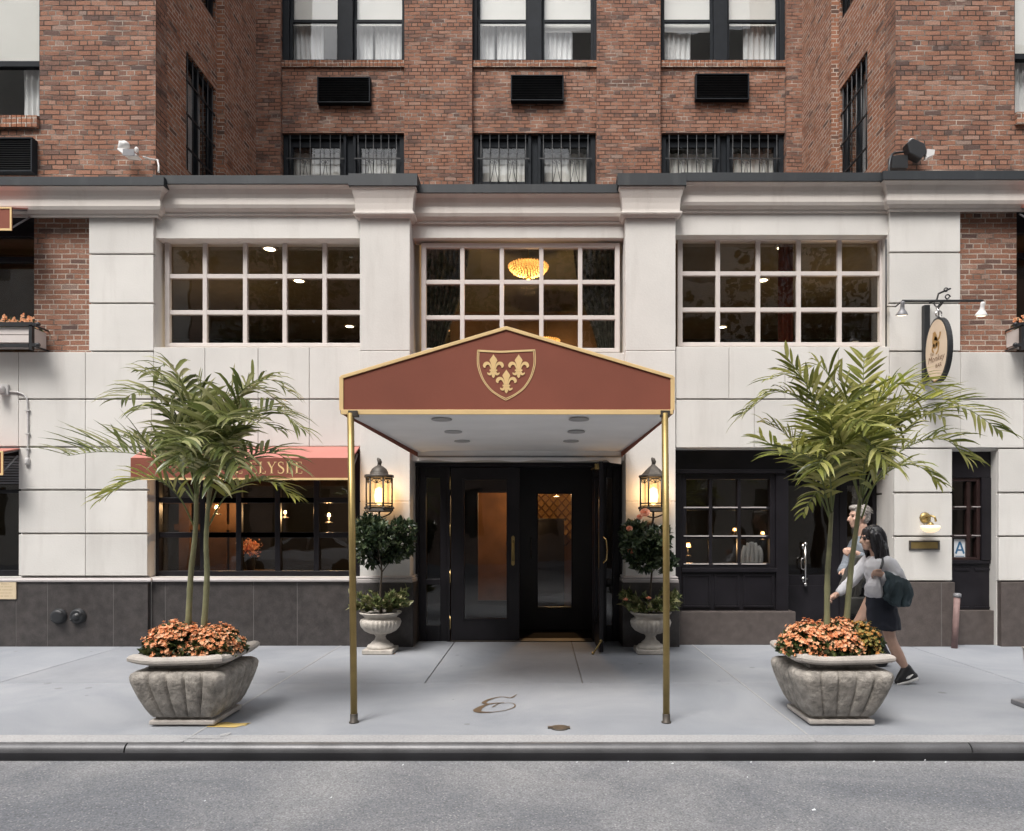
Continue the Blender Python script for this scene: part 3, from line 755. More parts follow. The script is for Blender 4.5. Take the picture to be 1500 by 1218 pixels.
d = MB(); drape(d, X(1140, 1.2), X(1162, 1.2), 1.2, ZF2, 5.95, 3, .02); tag(d.build('drape', 'red_column_strip'), 'narrow red strip added to stand for a red reflection in the right upstairs window', 'drape')  # added hanging strip in place of a red column reflected in the glass

# ---------------- brick tower blocks and the court
YM = .30
TOP = 17.0
lx, rx = X(228, YM), X(1312, YM)
br = MB()
zb = Z(285, .2)
br.wall(XL - 3, lx, zb, TOP, [(XL - 6, X(58, YM), Z(172, YM), 10.1)], YM, YM + .3)
br.build('brick_wall', 'brick', bld)
br = MB()
br.wall(rx, XR + 3, zb, TOP, [(X(1486, YM), XR + 6, Z(167, YM), 10.1)], YM, YM + .3)
br.build('brick_wall', 'brick', bld)
# court side walls (in the y-z plane), with a jog near the back
def side_wall(x, sgn, xj):
    hs = []
    zt, z2 = 8.66, 9.75
    yA, yB = 1.13, 2.10
    segs = MB()
    # local grid on y-z
    ys = [YM + .3, yA, yB, 2.14]; zs = [zb, 6.9, zt, z2, 12.4, TOP]
    for i in range(3):
        for j in range(5):
            if i == 1 and j in (1, 3): continue
            segs.box(x, x + sgn * .3, ys[i], ys[i + 1], zs[j], zs[j + 1])
    segs.box(xj, x + sgn * .3, 2.141, 3.80, zb, TOP)
    segs.build('brick_court_wall', 'brick_side', bld)
    for j, (a, b_) in enumerate(((6.9, zt), (z2, 12.4))):
        w = MB(); xx = x + sgn * .06
        w.box(xx, xx + sgn * .08, yA, yA + .06, a, b_); w.box(xx, xx + sgn * .08, yB - .06, yB, a, b_)
        w.box(xx, xx + sgn * .08, yA + .06, yB - .06, b_ - .07, b_); w.box(xx, xx + sgn * .08, yA + .06, yB - .06, a, a + .06)
        ym = (yA + yB) / 2
        w.box(xx + sgn * .003, xx + sgn * .077, ym - .03, ym + .03, a + .06, b_ - .07)
        o = w.build('window', 'dark_frame', bld)
        p = MB(); p.box(xx + sgn * .05, xx + sgn * .055, yA + .03, yB - .03, a + .02, b_ - .02); p.build('pane', 'glass_up', o)
        c = MB(); c.box(xx + sgn * .2, xx + sgn * .22, yA, yB, a, b_); c.build('blind', 'curtain', o)
        bb = MB()
        for k in range(6):
            y = lerp(yA + .08, yB - .08, k / 5); bb.tube([(x + sgn * .02, y, a), (x + sgn * .02, y, b_)], .009, 6)
        for z in (a + .35, a + .85, a + 1.35): bb.box(x + sgn * .008, x + sgn * .03, yA, yB, z - .012, z + .012)
        bb.build('security_bars', 'black_metal', o)
side_wall(lx, -1, lx + .12); side_wall(rx, 1, rx - .12)
YC = 3.5
bk = MB()
wins = [(412, 593), (692, 874), (968, 1151)]
hol = []
S = (YC - CY) / F
for a, b_ in wins:
    hol.append((X(a, YC), X(b_, YC), Z(90, YC), 11.75)); hol.append((X(a + 1, YC), X(b_ - 1, YC), 7.80, Z(195, YC)))
bk.wall(lx - .3, rx + .3, zb, TOP, hol, YC, YC + .3)
bk.build('brick_court_wall', 'brick_court', bld)
for i, (a, b_) in enumerate(((592.5, 691.5), (874.5, 967.5))):
    p = MB(); p.box(X(a, YC - .1), X(b_, YC - .1), YC - .10, YC - .001, zb, TOP); p.build('brick_pier', 'brick_pier', bld)
for a, b_ in ((380, 411), (1152, 1185)):
    p = MB(); p.box(X(a, YC - .08) - (.2 if a < 500 else 0), X(b_, YC - .08) + (0 if a < 500 else .2), YC - .08, YC - .0005, zb, TOP); p.build('brick_pier', 'brick_court', bld)
# windows of the court, upper row
def sash_unit(a, b_, g1, g2, zt, zb_, mid, yy, seed):
    r = random.Random(seed)
    m = MB(); d = .12
    x0, x1 = X(a, yy) + .002, X(b_, yy) - .002
    (l0, l1), (r0, r1) = [(X(p, yy), X(q, yy)) for p, q in (g1, g2)]
    sill = zb_; bot = Z(85, yy)
    m.box(x0, l0 - .05, yy - .02, yy + d, sill, zt); m.box(r1 + .05, x1, yy - .02, yy + d, sill, zt)
    m.box(l1 + .05, r0 - .05, yy - .04, yy + d, sill, zt); m.box(l0 - .05, l1 + .05, yy, yy + d, zt - .1, zt); m.box(r0 - .05, r1 + .05, yy, yy + d, zt - .1, zt)
    m.box(l0 - .05, l1 + .05, yy, yy + d, sill, sill + .04); m.box(r0 - .05, r1 + .05, yy, yy + d, sill, sill + .04)
    o = m.build('window', 'dark_frame', bld, bevel=.006)
    zm = Z(mid, yy)
    for k, (p, q) in enumerate(((l0, l1), (r0, r1))):
        s = MB(); t = .035
        for lo, hi, y in ((sill + .04, zm + .02, yy + .03), (zm - .02, zt - .1, yy + .065)):
            s.box(p - .049, p, y, y + .03, lo, hi); s.box(q, q + .049, y, y + .03, lo, hi)
            s.box(p, q, y, y + .03, lo, lo + .05); s.box(p, q, y, y + .03, hi - .05, hi)
        s.build('sash', 'dark_frame', o)
        gl = MB(); gl.box(p - .01, q + .01, yy + .044, yy + .048, sill + .06, zm); gl.box(p - .01, q + .01, yy + .079, yy + .083, zm, zt - .12); gl.build('pane', 'glass_up', o)
        bl = MB(); bl.box(p - .05, q + .05, yy + .14, yy + .145, zm + .02 - (.16 if (k + seed) % 3 == 0 else .04), zt - .05); bl.build('blind', 'blind', o)
        cu = MB()
        w = q - p
        if (k + seed) % 2: drape(cu, p - .05, p + w * .62, yy + .22, sill, zm + .2, 6, .025)
        else: drape(cu, p + w * .36, q + .05, yy + .22, sill, zm + .2, 6, .025)
        if seed == 2 or (seed == 1 and k == 1): drape(cu, p - .05, p + w * .3, yy + .24, sill, zm + .2, 3, .02)
        cu.build('curtain', 'curtain', o)
    bx = MB(); bx.box(x0, x1, yy + .6, yy + .62, sill - .1, zt); bx.build('room_back', 'room_dark', o)
    return o
zt = 11.75
G1 = [((428, 493), (521.5, 588)), ((703, 770), (797.5, 865.5)), ((974, 1041), (1069, 1138))]
for i, (a, b_) in enumerate(wins):
    sash_unit(a, b_, *G1[i], zt - .01, Z(90, YC), 29, YC + .06, i + 1)
    s = MB(); x = X(a - (0 if i else 0), YC) + .003; x1 = X(b_, YC)
    n = int((x1 - x) / .069); w = (x1 - x) / n
    for k in range(n):
        r = random.Random(k * 7 + i); s.box(x + k * w + .004, x + (k + 1) * w - .004, YC - .035 - r.uniform(0, .008), YC + .055, Z(100, YC), Z(90.5, YC))
    s.build('brick_sill', 'brick_side', bld)
# lower barred windows
def barred(a, b_, i):
    yy = YC + .06; z0, z1 = 7.81, Z(195, YC) - .005
    x0, x1 = X(a + 1, YC) + .004, X(b_ - 1, YC) - .004; xm0, xm1 = (X((a + b_) / 2 - 9 - (0 if i else -10), yy), X((a + b_) / 2 + 9 + (0 if i else 10), yy))
    m = MB(); d = .1
    m.box(x0, x0 + .09, yy, yy + d, z0, z1); m.box(x1 - .09, x1, yy, yy + d, z0, z1); m.box(xm0, xm0 + .05, yy - .02, yy + d, z0, z1); m.box(xm1 - .05, xm1, yy - .02, yy + d, z0, z1)
    m.box(xm0 + .05, xm1 - .05, yy + .04, yy + d, z0, z1)
    for p, q in ((x0 + .09, xm0), (xm1, x1 - .09)):
        m.box(p, q, yy, yy + d, z1 - .07, z1); m.box(p, q, yy, yy + d, z0, z0 + .06)
    o = m.build('window', 'dark_frame', bld, bevel=.005)
    for p, q in ((x0 + .09, xm0), (xm1, x1 - .09)):
        s = MB(); y = yy + .05; t = .07
        s.box(p, p + t, y, y + .04, z0 + .06, z1 - .07); s.box(q - t, q, y, y + .04, z0 + .06, z1 - .07); s.box(p + t, q - t, y, y + .04, z1 - .20, z1 - .07); s.box(p + t, q - t, y, y + .04, z0 + .06, z0 + .10)
        s.build('sash', 'dark_frame', o)
        gl = MB(); gl.box(p + .04, q - .04, y + .02, y + .024, z0 + .08, z1 - .1); gl.build('pane', 'glass_up', o)
        cu = MB(); drape(cu, p, q, yy + .24, z0, z1 - .22, 7, .02); cu.build('curtain', 'blind', o)
        bb = MB(); yb = yy - .045
        n = 6
        for k in range(n):
            x = lerp(p + .05, q - .05, k / (n - 1)); bb.tube([(x, yb, z0 + .02), (x, yb, z1 - .02)], .008, 6)
        zc_ = Z(232, YC); bb.box(p - .02, q + .02, yb - .006, yb + .006, zc_ - .012, zc_ + .012)
        for k in (1, 3):
            x = lerp(p + .05, q - .05, (k + .5) / (n - 1))
            bb.tube([(x - .07, yb, z0 + .05), (x - .03, yb, z0 + .22), (x, yb, zc_ - .03)], .006, 5); bb.tube([(x + .07, yb, z0 + .05), (x + .03, yb, z0 + .22), (x, yb, zc_ - .03)], .006, 5)
            for sg in (-1, 1): bb.tube([(x + sg * .045 + .025 * math.cos(t), yb, zc_ - .06 + .025 * math.sin(t)) for t in [k2 * .7 for k2 in range(9)]], .005, 5)
        bb.build('security_bars', 'black_metal', o)
    bx = MB(); bx.box(x0 - .2, x1 + .2, yy + .6, yy + .62, z0 - .3, z1 + .5); bx.build('room_back', 'room_dark', o); bx = MB(); bx.box(x0 - .2, x1 + .2, YC + .301, yy + .6, z1 + .05, z1 + .08); bx.build('room_ceiling', 'room_dark', o)
for i, (a, b_) in enumerate(wins): barred(a, b_, i)

# windows in the front brick blocks
def block_window(x0, x1, z0, z1, zm, yy, nudge):
    m = MB()
    m.box(x0, x0 + .06, yy, yy + .1, z0, z1); m.box(x1 - .06, x1, yy, yy + .1, z0, z1); m.box(x0 + .06, x1 - .06, yy, yy + .1, z1 - .08, z1); m.box(x0 + .06, x1 - .06, yy, yy + .1, z0, z0 + .06)
    m.box(x0 + .06, x1 - .06, yy + .01, yy + .09, zm - .04, zm + .04)
    xm = (x0 + x1) / 2; m.box(xm - .12, xm + .12, yy - .01, yy + .1, z0 + .06, z1 - .08)
    o = m.build('window', 'dark_frame', bld, bevel=.005)
    gl = MB(); gl.box(x0 + .03, x1 - .03, yy + .05, yy + .054, z0 + .03, z1 - .03); gl.build('pane', 'glass_up', o)
    bl = MB(); bl.box(x0, x1, yy + .13, yy + .135, zm, z1); bl.build('blind', 'blind', o)
    cu = MB(); drape(cu, x0, x0 + .5, yy + .2, z0, zm + .2, 6, .02); drape(cu, x1 - .42, x1, yy + .2, z0, zm + .2, 5, .02); drape(cu, xm + .05, xm + .35, yy + .2, z0, zm + .2, 5, .02); cu.build('curtain', 'curtain', o)
    bx = MB(); bx.box(x0, x1, yy + .6, yy + .62, z0 - .1, z1); bx.build('room_back', 'room_dark', o)
yw = YM + .08
block_window(X(-175, yw), X(58, YM) - .003, Z(171.5, YM), 10.1, Z(93, yw), yw, 0)
block_window(X(1486, YM) + .003, X(1720, yw), Z(166.5, YM), 10.1, Z(82, yw), yw, 1)
for px0, px1, pt, pb in ((-175, 58, 172, 189), (1486, 1720, 167, 184)):
    s = MB(); x0, x1 = X(px0, YM), X(px1, YM); n = int((x1 - x0) / .069); w = (x1 - x0) / n
    for k in range(n): s.box(x0 + k * w + .004, x0 + (k + 1) * w - .004, YM - .05, YM - .001, Z(pb, YM), Z(pt, YM))
    s.build('brick_sill', 'brick_side', bld)

# ---------------- brick panels and dark openings at the outer ends
def low_brick(x0, x1, z0, z1):
    b_ = MB(); b_.box(x0, x1, .10, .34, z0, z1); b_.build('brick_panel', 'brick_low', bld)
low_brick(X(50, .1), X(130) - .001, Z(515), Z(306)); low_brick(X(1407) + .001, X(1489, .1), Z(515), Z(300))
for x0, x1, z0, z1 in ((X(-260), X(50, .1), Z(515), Z(306)), (X(1489, .1), X(1740), Z(515), Z(300))):
    w = MB(); w.box(x0, x0 + .08, .22, .32, z0, z1); w.box(x1 - .06, x1, .22, .32, z0, z1); w.box(x0 + .08, x1 - .06, .22, .32, z1 - .28, z1); w.box(x0 + .08, x1 - .06, .225, .315, z1 - .62, z1 - .55)
    o = w.build('window', 'black_wood', bld, bevel=.006)
    p = MB(); p.box(x0 + .03, x1 - .03, .27, .274, z0, z1 - .05); p.build('pane', 'glass_dark', o)
    p = MB(); p.box(x0, x1, 1.6, 1.65, z0 - .2, z1); p.build('room_back', 'room_brown', o)
low_brick(XL, X(-260) - .001, Z(515), Z(306)); low_brick(X(1740) + .001, XR, Z(515), Z(300))
# far left street window
def shop_window(x0, x1, z0, z1, vx, hz, yf, name='window', t=.05, m_='black_wood', jamb=.1, back=None, pane='glass_dark'):
    w = MB(); w.box(x0, x0 + jamb, yf, yf + .1, z0, z1); w.box(x1 - jamb, x1, yf, yf + .1, z0, z1); w.box(x0 + jamb, x1 - jamb, yf, yf + .1, z1 - jamb, z1); w.box(x0 + jamb, x1 - jamb, yf, yf + .1, z0, z0 + jamb * .8)
    o = w.build(name, m_, bld, bevel=.006)
    b_ = MB()
    for x in vx: b_.box(x - t / 2, x + t / 2, yf + .01, yf + .08, z0 + jamb * .8, z1 - jamb)
    xs = [x0 + jamb - t / 2] + list(vx) + [x1 - jamb + t / 2]
    for z in hz:
        for p, q in zip(xs, xs[1:]): b_.box(p + t / 2, q - t / 2, yf + .013, yf + .08, z - t / 2, z + t / 2)
    if vx or hz: b_.build('glazing_bars', m_, o, bevel=.008)
    p = MB(); p.box(x0 + jamb * .5, x1 - jamb * .5, yf + .06, yf + .064, z0 + .02, z1 - .02); p.build('pane', pane, o)
    return o
shop_window(X(-260), X(27), Z(846), Z(655), [X(-60, .2), X(-165, .2)], [Z(720, .2)], .2)
louv = MB()
for k in range(11): z = Z(668, .15) - k * .035; louv.box(X(-255), X(26.5), .14, .19, z - .026, z - .004)
louv.build('louvre', 'grey_metal', bld)
shop_window(X(216, .1), X(528, .1), Z(846, .1), Z(655, .1), [X(349, .2), X(406, .2), X(463, .2), X(296, .2)], [Z(733, .2), Z(784, .2)], .2, t=.075)
# restaurant behind it
rm = MB(); rm.box(-9, -2.0, 4.4, 4.5, 0, 2.9); rm.box(-2.1, -2.0, .87, 4.4, 0, 2.9); rm.box(-9, -8.9, .5, 4.4, 0, 2.9); rm.build('restaurant_walls', 'room_dark', bld)
rm = MB(); rm.box(-9, -2.0, .36, 4.5, 2.9, 2.95); rm.build('restaurant_ceiling', 'room_dark', bld)
rm = MB(); rm.box(-9, -2.0, .36, 4.5, 0.3, .35); rm.build('restaurant_floor', 'room_brown', bld)
rm = MB()
for px0, px1 in ((262, 278), (305, 332), (336, 349)):
    rm.box(X(px0, 1.6), X(px1, 1.6), 1.6, 1.66, .4, Z(733, 1.6))
rm.box(X(255, 1.6), X(352, 1.6), 1.605, 1.655, Z(775, 1.6) - .02, Z(768, 1.6)); rm.box(X(240, 1.6), X(360, 1.6), 1.595, 1.66, Z(738, 1.6), Z(730, 1.6))
rm.build('wood_screen', 'room_wood', bld)
# ================================================================ ENTRANCE
YD = .38
LXI, RXI = X(601), X(916)
dz = lambda py: Z(py, YD); dx = lambda px: X(px, YD)
e = MB()
e.box(LXI + .001, RXI - .001, YD - .03, YD + .12, dz(684), 2.62)                 # header
e.box(LXI + .001, dx(613), YD, YD + .1, 0, dz(684)); e.box(dx(655), dx(659.5), YD - .02, YD + .1, 0, dz(684))
e.box(dx(868.5), dx(878), YD - .02, YD + .1, 0, dz(684)); e.box(dx(908), RXI - .001, YD, YD + .1, 0, dz(684))
e.build('door_frame', 'black_wood', bld, bevel=.006)
def sidelight(a, b_):
    s = MB(); x0, x1 = dx(a), dx(b_); w = .10
    zs = [0.001, .22, .78, .86, dz(700), dz(684)]
    s.box(x0, x0 + w, YD + .02, YD + .08, zs[0], zs[5]); s.box(x1 - w, x1, YD + .02, YD + .08, zs[0], zs[5])
    for lo, hi in ((zs[0], zs[1]), (zs[2], zs[3]), (zs[4], zs[5])): s.box(x0 + w, x1 - w, YD + .02, YD + .08, lo, hi)
    o = s.build('sidelight', 'black_wood', bld, bevel=.006)
    p = MB(); p.box(x0 + w - .01, x1 - w + .01, YD + .05, YD + .055, zs[1], zs[2]); p.box(x0 + w - .01, x1 - w + .01, YD + .05, YD + .055, zs[3], zs[4]); p.build('pane', 'glass_dark', o)
sidelight(613, 655); sidelight(878, 908)
def leaf(x0, x1, gx0, gx1, gz0, gz1, y, z1, m_='black_wood'):
    s = MB(); s.wall(x0, x1, .015, z1, [(gx0, gx1, gz0, gz1)], y, y + .05)
    k = .02
    for a in ((gx0 - k, gx0, gz0 - k, gz1 + k), (gx1, gx1 + k, gz0 - k, gz1 + k), (gx0, gx1, gz0 - k, gz0), (gx0, gx1, gz1, gz1 + k)): s.box(a[0], a[1], y - .012, y - .0005, a[2], a[3])
    o = s.build('door', m_, bld, bevel=.004)
    p = MB(); p.box(gx0 - .001, gx1 + .001, y + .022, y + .028, gz0, gz1); p.build('pane', 'glass_dark', o)
    return o
d1 = leaf(dx(660.5), dx(761), dx(680), dx(742), dz(906), dz(703), YD, dz(685))
h = MB(); hx = dx(751.5)
h.prism([(hx - .022, YD - .012, dz(788) + .01), (hx - .022, YD - .012, dz(826) - .01), (hx, YD - .012, dz(826) - .03), (hx + .022, YD - .012, dz(826) - .01), (hx + .022, YD - .012, dz(788) + .01), (hx, YD - .012, dz(788) + .03)], (0, .011, 0))
h.tube([(hx, YD - .012, dz(792)), (hx, YD - .06, dz(796)), (hx, YD - .062, dz(807)), (hx, YD - .06, dz(818)), (hx, YD - .012, dz(822))], .011, 10)
h.build('handle', 'brass', d1)
h = MB()
for py in (708, 776, 845, 912): h.tube([(dx(659.8), YD - .028, dz(py) - .09), (dx(659.8), YD - .028, dz(py) + .09)], .008, 8)
h.build('hinge', 'brass_bright', d1)
t = MB(); t.box(dx(660), dx(868), YD - .04, YD + .2, .001, .014); t.build('threshold', 'aged_bronze', bld)
# right leaf stands open, square to the street
xo = dx(869.5)
d2 = MB(); y0, y1 = YD - .93, YD - .02
def yz_wall(mb, x0, x1, ya, yb, za, zb_, hole):
    a, b_, c, d = hole
    mb.box(x0, x1, ya, a, za, zb_); mb.box(x0, x1, b_, yb, za, zb_); mb.box(x0, x1, a, b_, za, c); mb.box(x0, x1, a, b_, d, zb_)
yz_wall(d2, xo, xo + .05, y0, y1, .02, dz(685), (y0 + .16, y1 - .18, .32, dz(703)))
o = d2.build('door', 'black_wood', bld)
p = MB(); p.box(xo + .022, xo + .028, y0 + .15, y1 - .17, .31, dz(702)); p.build('pane', 'glass_dark', o)
h = MB(); yh = y0 + .08
h.tube([(xo + .05, yh, 1.12), (xo + .095, yh, 1.17), (xo + .105, yh, 1.29), (xo + .095, yh, 1.41), (xo + .05, yh, 1.46)], .011, 10)
h.box(xo - .004, xo - .0005, yh - .022, yh + .022, 1.06, 1.52); h.box(xo + .0505, xo + .054, yh - .022, yh + .022, 1.06, 1.52); h.build('handle', 'brass_bright', o)
h = MB(); h.box(xo - .05, xo - .001, y0 + .02, y0 + .10, 2.30, 2.37); h.tube([(xo - .03, y0 + .1, 2.33), (xo - .05, y1 - .25, 2.35)], .01, 8); h.build('door_closer', 'brass', o)
h = MB(); h.tube([(xo + .02, y0 - .012, .16), (xo - .02, y0 - .03, .10), (xo - .08, y0 - .06, .012)], .011, 8); h.ball((xo - .085, y0 - .06, .014), .018); h.ball((xo + .02, y0 - .01, .16), .02); h.build('door_stay', 'brass', o)
# vestibule: inner door and lobby beyond
YV = 1.45
vx = lambda px: X(px, YV); vz = lambda py: Z(py, YV)
v = MB(); v.wall(LXI, RXI, 0, 2.9, [(vx(786.5), vx(838.5), vz(891), vz(722)), (vx(700), vx(742), vz(880), vz(722))], YV, YV + .06)
v.build('vestibule_wall', 'black_wood_dull', bld)
di = MB(); k = .022
gx0, gx1, gz0, gz1 = vx(788), vx(837), vz(889), vz(724)
for a in ((gx0 - k, gx0, gz0 - k, gz1 + k), (gx1, gx1 + k, gz0 - k, gz1 + k), (gx0, gx1, gz0 - k, gz0), (gx0, gx1, gz1, gz1 + k)): di.box(a[0], a[1], YV - .012, YV + .05, a[2], a[3])
o = di.build('door', 'black_wood', bld, bevel=.003)
p = MB(); p.box(gx0, gx1, YV + .02, YV + .026, gz0, gz1); p.build('pane', 'glass_dark', o)
h = MB(); h.tube([(vx(778), YV - .001, vz(818)), (vx(778), YV - .05, vz(816)), (vx(778), YV - .05, vz(790)), (vx(778), YV - .001, vz(788))], .012, 8); h.build('handle', 'aged_bronze', o)
v = MB(); v.box(LXI, RXI, .5, 6.0, 2.92, 3.0); v.build('lobby_ceiling', 'room_brown', bld)
v = MB(); v.box(LXI - .1, LXI, .86, 6, 0, 2.92); v.box(RXI + .6, RXI + .7, 1.6, 6, 0, 2.92); v.build('lobby_walls', 'room_wood', bld)
v = MB(); v.box(LXI + .001, RXI - .001, .405, .86, -.1, .006); v.box(LXI, RXI + .7, .861, 6, -.1, .006); v.build('lobby_floor', 'floor_dark', bld)
v = MB(); v.box(LXI, RXI + .7, 4.6, 4.7, 0, 2.92); v.build('lobby_back_wall', 'room_gold', bld)
# lattice on the gold wall
yl = 4.55; s = MB()
for i in range(-8, 16):
    x = i * .16 - .6
    for a, b_ in ((x, x + 1.2), (x, x - 1.2)): s.tube([(a, yl, 1.2), (b_, yl, 2.6)], .012, 4)
s.build('wall_lattice', 'room_wood', bld)
v = MB(); v.box(X(700, 3.7), X(764, 3.7), 3.7, 3.76, 0, 2.45); v.build('lobby_panelling', 'room_wood', bld)
v = MB(); v.box(X(788, 3.6), X(826, 3.6), 3.4, 3.9, 0, Z(763, 3.6)); v.box(X(785, 3.6), X(829, 3.6), 3.38, 3.92, Z(763, 3.6), Z(760, 3.6)); tag(v.build('cabinet', 'black_wood_dull'), 'dark tall cabinet in the lobby against the gold lattice wall', 'cabinet')

# ================================================================ CANOPY
YP = -3.61
cz = lambda py: Z(py, YP); cx = lambda px: X(px, YP)
can = thing('entrance_canopy', 'maroon gabled entrance canopy with gold shield crest standing on two brass poles', 'canopy', (cx(742), YP / 2, 0))
x0, x1, xp = cx(498.5), cx(987), cx(741.5); zb0, ze, zp = cz(606), cz(553), cz(481); yb = .15
m = MB(); m.prism([(x0, YP, zb0), (x1, YP, zb0), (x1, YP, ze), (xp, YP, zp), (x0, YP, ze)], (0, .025, 0)); fp = m.build('front_panel', 'awning_cloth', can)
m = MB()
m.prism([(x0, YP + .026, ze - .003), (xp, YP + .026, zp - .003), (xp, YP + .026, zp - .018), (x0, YP + .026, ze - .018)], (0, yb - YP - .03, 0))
m.prism([(xp, YP + .026, zp - .003), (x1, YP + .026, ze - .003), (x1, YP + .026, ze - .018), (xp, YP + .026, zp - .018)], (0, yb - YP - .03, 0))
m.build('roof_cloth', 'awning_cloth', can)
for xs, sg in ((x0, 1), (x1, -1)):
    m = MB(); m.box(xs, xs + sg * .012, YP + .026, yb, zb0, ze - .02); m.build('side_panel', 'awning_cloth', can)
# gold piping round the front
def piping(mb, pts, w=.034, y=YP):
    for a, b_ in zip(pts, pts[1:]):
        A_, B_ = Vector((a[0], 0, a[1])), Vector((b_[0], 0, b_[1])); t = (B_ - A_).normalized(); n = Vector((-t.z, 0, t.x)) * w / 2; A_ -= t * .004; B_ += t * .004
        mb.prism([(q.x, y - .010, q.z) for q in (A_ - n, B_ - n, B_ + n, A_ + n)], (0, .009, 0))
m = MB(); q = .010
piping(m, [(x0 + q, zb0 + q), (x1 - q, zb0 + q)], .040); piping(m, [(x0 + q, zb0 + q + .02), (x0 + q, ze)], .034, YP + .0008); piping(m, [(x1 - q, zb0 + q + .02), (x1 - q, ze)], .034, YP + .0008)
piping(m, [(x0 + q, ze), (xp, zp)], .028); piping(m, [(xp, zp), (x1 - q, ze)], .028, YP - .0008); m.build('gold_piping', 'gold_trim', can, bevel=.003)
# soffit with a slight sag, sewn panels
m = MB(); zs = zb0 + .025; nx, ny = 24, 26; vs = []
for j in range(ny + 1):
    for i in range(nx + 1):
        u, w = i / nx, j / ny
        xx = lerp(x0 + .014, x1 - .014, u); yy = lerp(YP + .028, yb - .05, w)
        edge = .05 * (max(0, .06 - u) + max(0, u - .94)) / .06
        vs.append((xx, yy, zs + .012 * math.sin(u * math.pi * 4) * math.sin(w * math.pi * 3) * .5 + .004 * math.sin(9 * u + 5 * w) - edge * .3 + .05 * w))
m.add(vs, [(j * (nx + 1) + i, (j + 1) * (nx + 1) + i, (j + 1) * (nx + 1) + i + 1, j * (nx + 1) + i + 1) for j in range(ny) for i in range(nx)], True)
m.build('soffit', 'soffit_cloth', can)
m = MB(); vs = []; cols = 70
for i in range(cols + 1):
    u = i / cols; xx = lerp(x0 + .014, x1 - .014, u)
    for k, z in enumerate((zs + .055, zs - .02, zs - .085 + .012 * math.sin(u * 23) - (.03 if u > .93 else 0))):
        vs.append((xx, -.02 - .02 * k + .012 * math.sin(u * 37 + k) * k, z))
m.add(vs, [(i * 3 + k, i * 3 + k + 1, i * 3 + k + 4, i * 3 + k + 3) for i in range(cols) for k in range(2)], True); m.build('back_valance', 'soffit_cloth', can)
m = MB(); m.tube([(x0 + .02, -.06, zs - .03), (x1 - .02, -.06, zs - .03)], .012, 6); m.build('back_rail', 'grey_metal', can)
for lx_, ly_ in [(-.858, 6.21), (-.868, 7.13), (-.876, 8.02), (.348, 6.21), (.372, 7.13), (.36, 8.02)]:
    y = ly_ + CY; zz = zs + .05 * (y - YP) / (yb - YP) - .014
    m = MB(); m.lathe([(.045, .016), (.050, .016), (.082, .012), (.092, .004), (.085, -.004), (.070, .002)], (lx_, y, zz), 24); c = m.build('ceiling_light', 'fitting_grey', can)
    m = MB(); m.lathe([(.0001, .012), (.055, .010), (.070, .003)], (lx_, y, zz), 20); m.build('lens', 'grey_metal', c)
for px_ in (518.5, 976):
    D = F * HC / 289.0; yq = D + CY
    xq = (px_ - VX) / F * D
    m = MB(); m.tube([(xq, yq, 0.006), (xq - (.012 if px_ < 700 else 0), yq, 1.3), (xq - (.030 if px_ < 700 else .01), yq + .01, zb0 + .0)], .0275, 16); po = m.build('pole', 'brass', can)
    m = MB(); m.lathe([(.04, 0), (.04, .008), (.031, .012), (.031, .07), (.0285, .074)], (xq, yq, 0.001), 16); m.build('foot', 'aged_bronze', po)
    m = MB(); m.box(xq - .045, xq + .03, yq - .01, yq + .05, zb0 - .028, zb0 + .02); m.build('bracket', 'aged_bronze', po)
# crest
ys = YP - .004
sc = (YP - CY) / F
def C(px, py): return (X(690 + px / 12.18, YP), Z(500 + py / 12.18, YP))
m = MB()
for dpx, w in ((0, .0065), (26, .0065)):
    o = dpx
    L = [C(118 + o * 1.0, 160 + o * .4), C(112 + o, 330), C(125 + o, 470), C(200 + o * .9, 680), C(330 + o * .8, 860 - o * .3), C(480 + o * .5, 975 - o * .6), C(622, 1056 - o * 1.2)]
    Rr = [C(1140 - o * 1.0, 155 + o * .4), C(1150 - o, 330), C(1135 - o, 470), C(1070 - o * .9, 660), C(950 - o * .8, 840 - o * .3), C(790 - o * .5, 965 - o * .6), C(622, 1056 - o * 1.2)]
    for q in (L, Rr):
        s = spline([(a[0], a[1], 0) for a in q], 8); m.ribbon([(p.x, p.y) for p in s], w, ys)
s = spline([(*C(a, b_), 0) for a, b_ in ((118, 172), (370, 185), (530, 192), (800, 180), (1140, 165))], 8); m.ribbon([(p.x, p.y) for p in s], .016, ys)
cr = m.build('shield', 'gold_trim', fp)
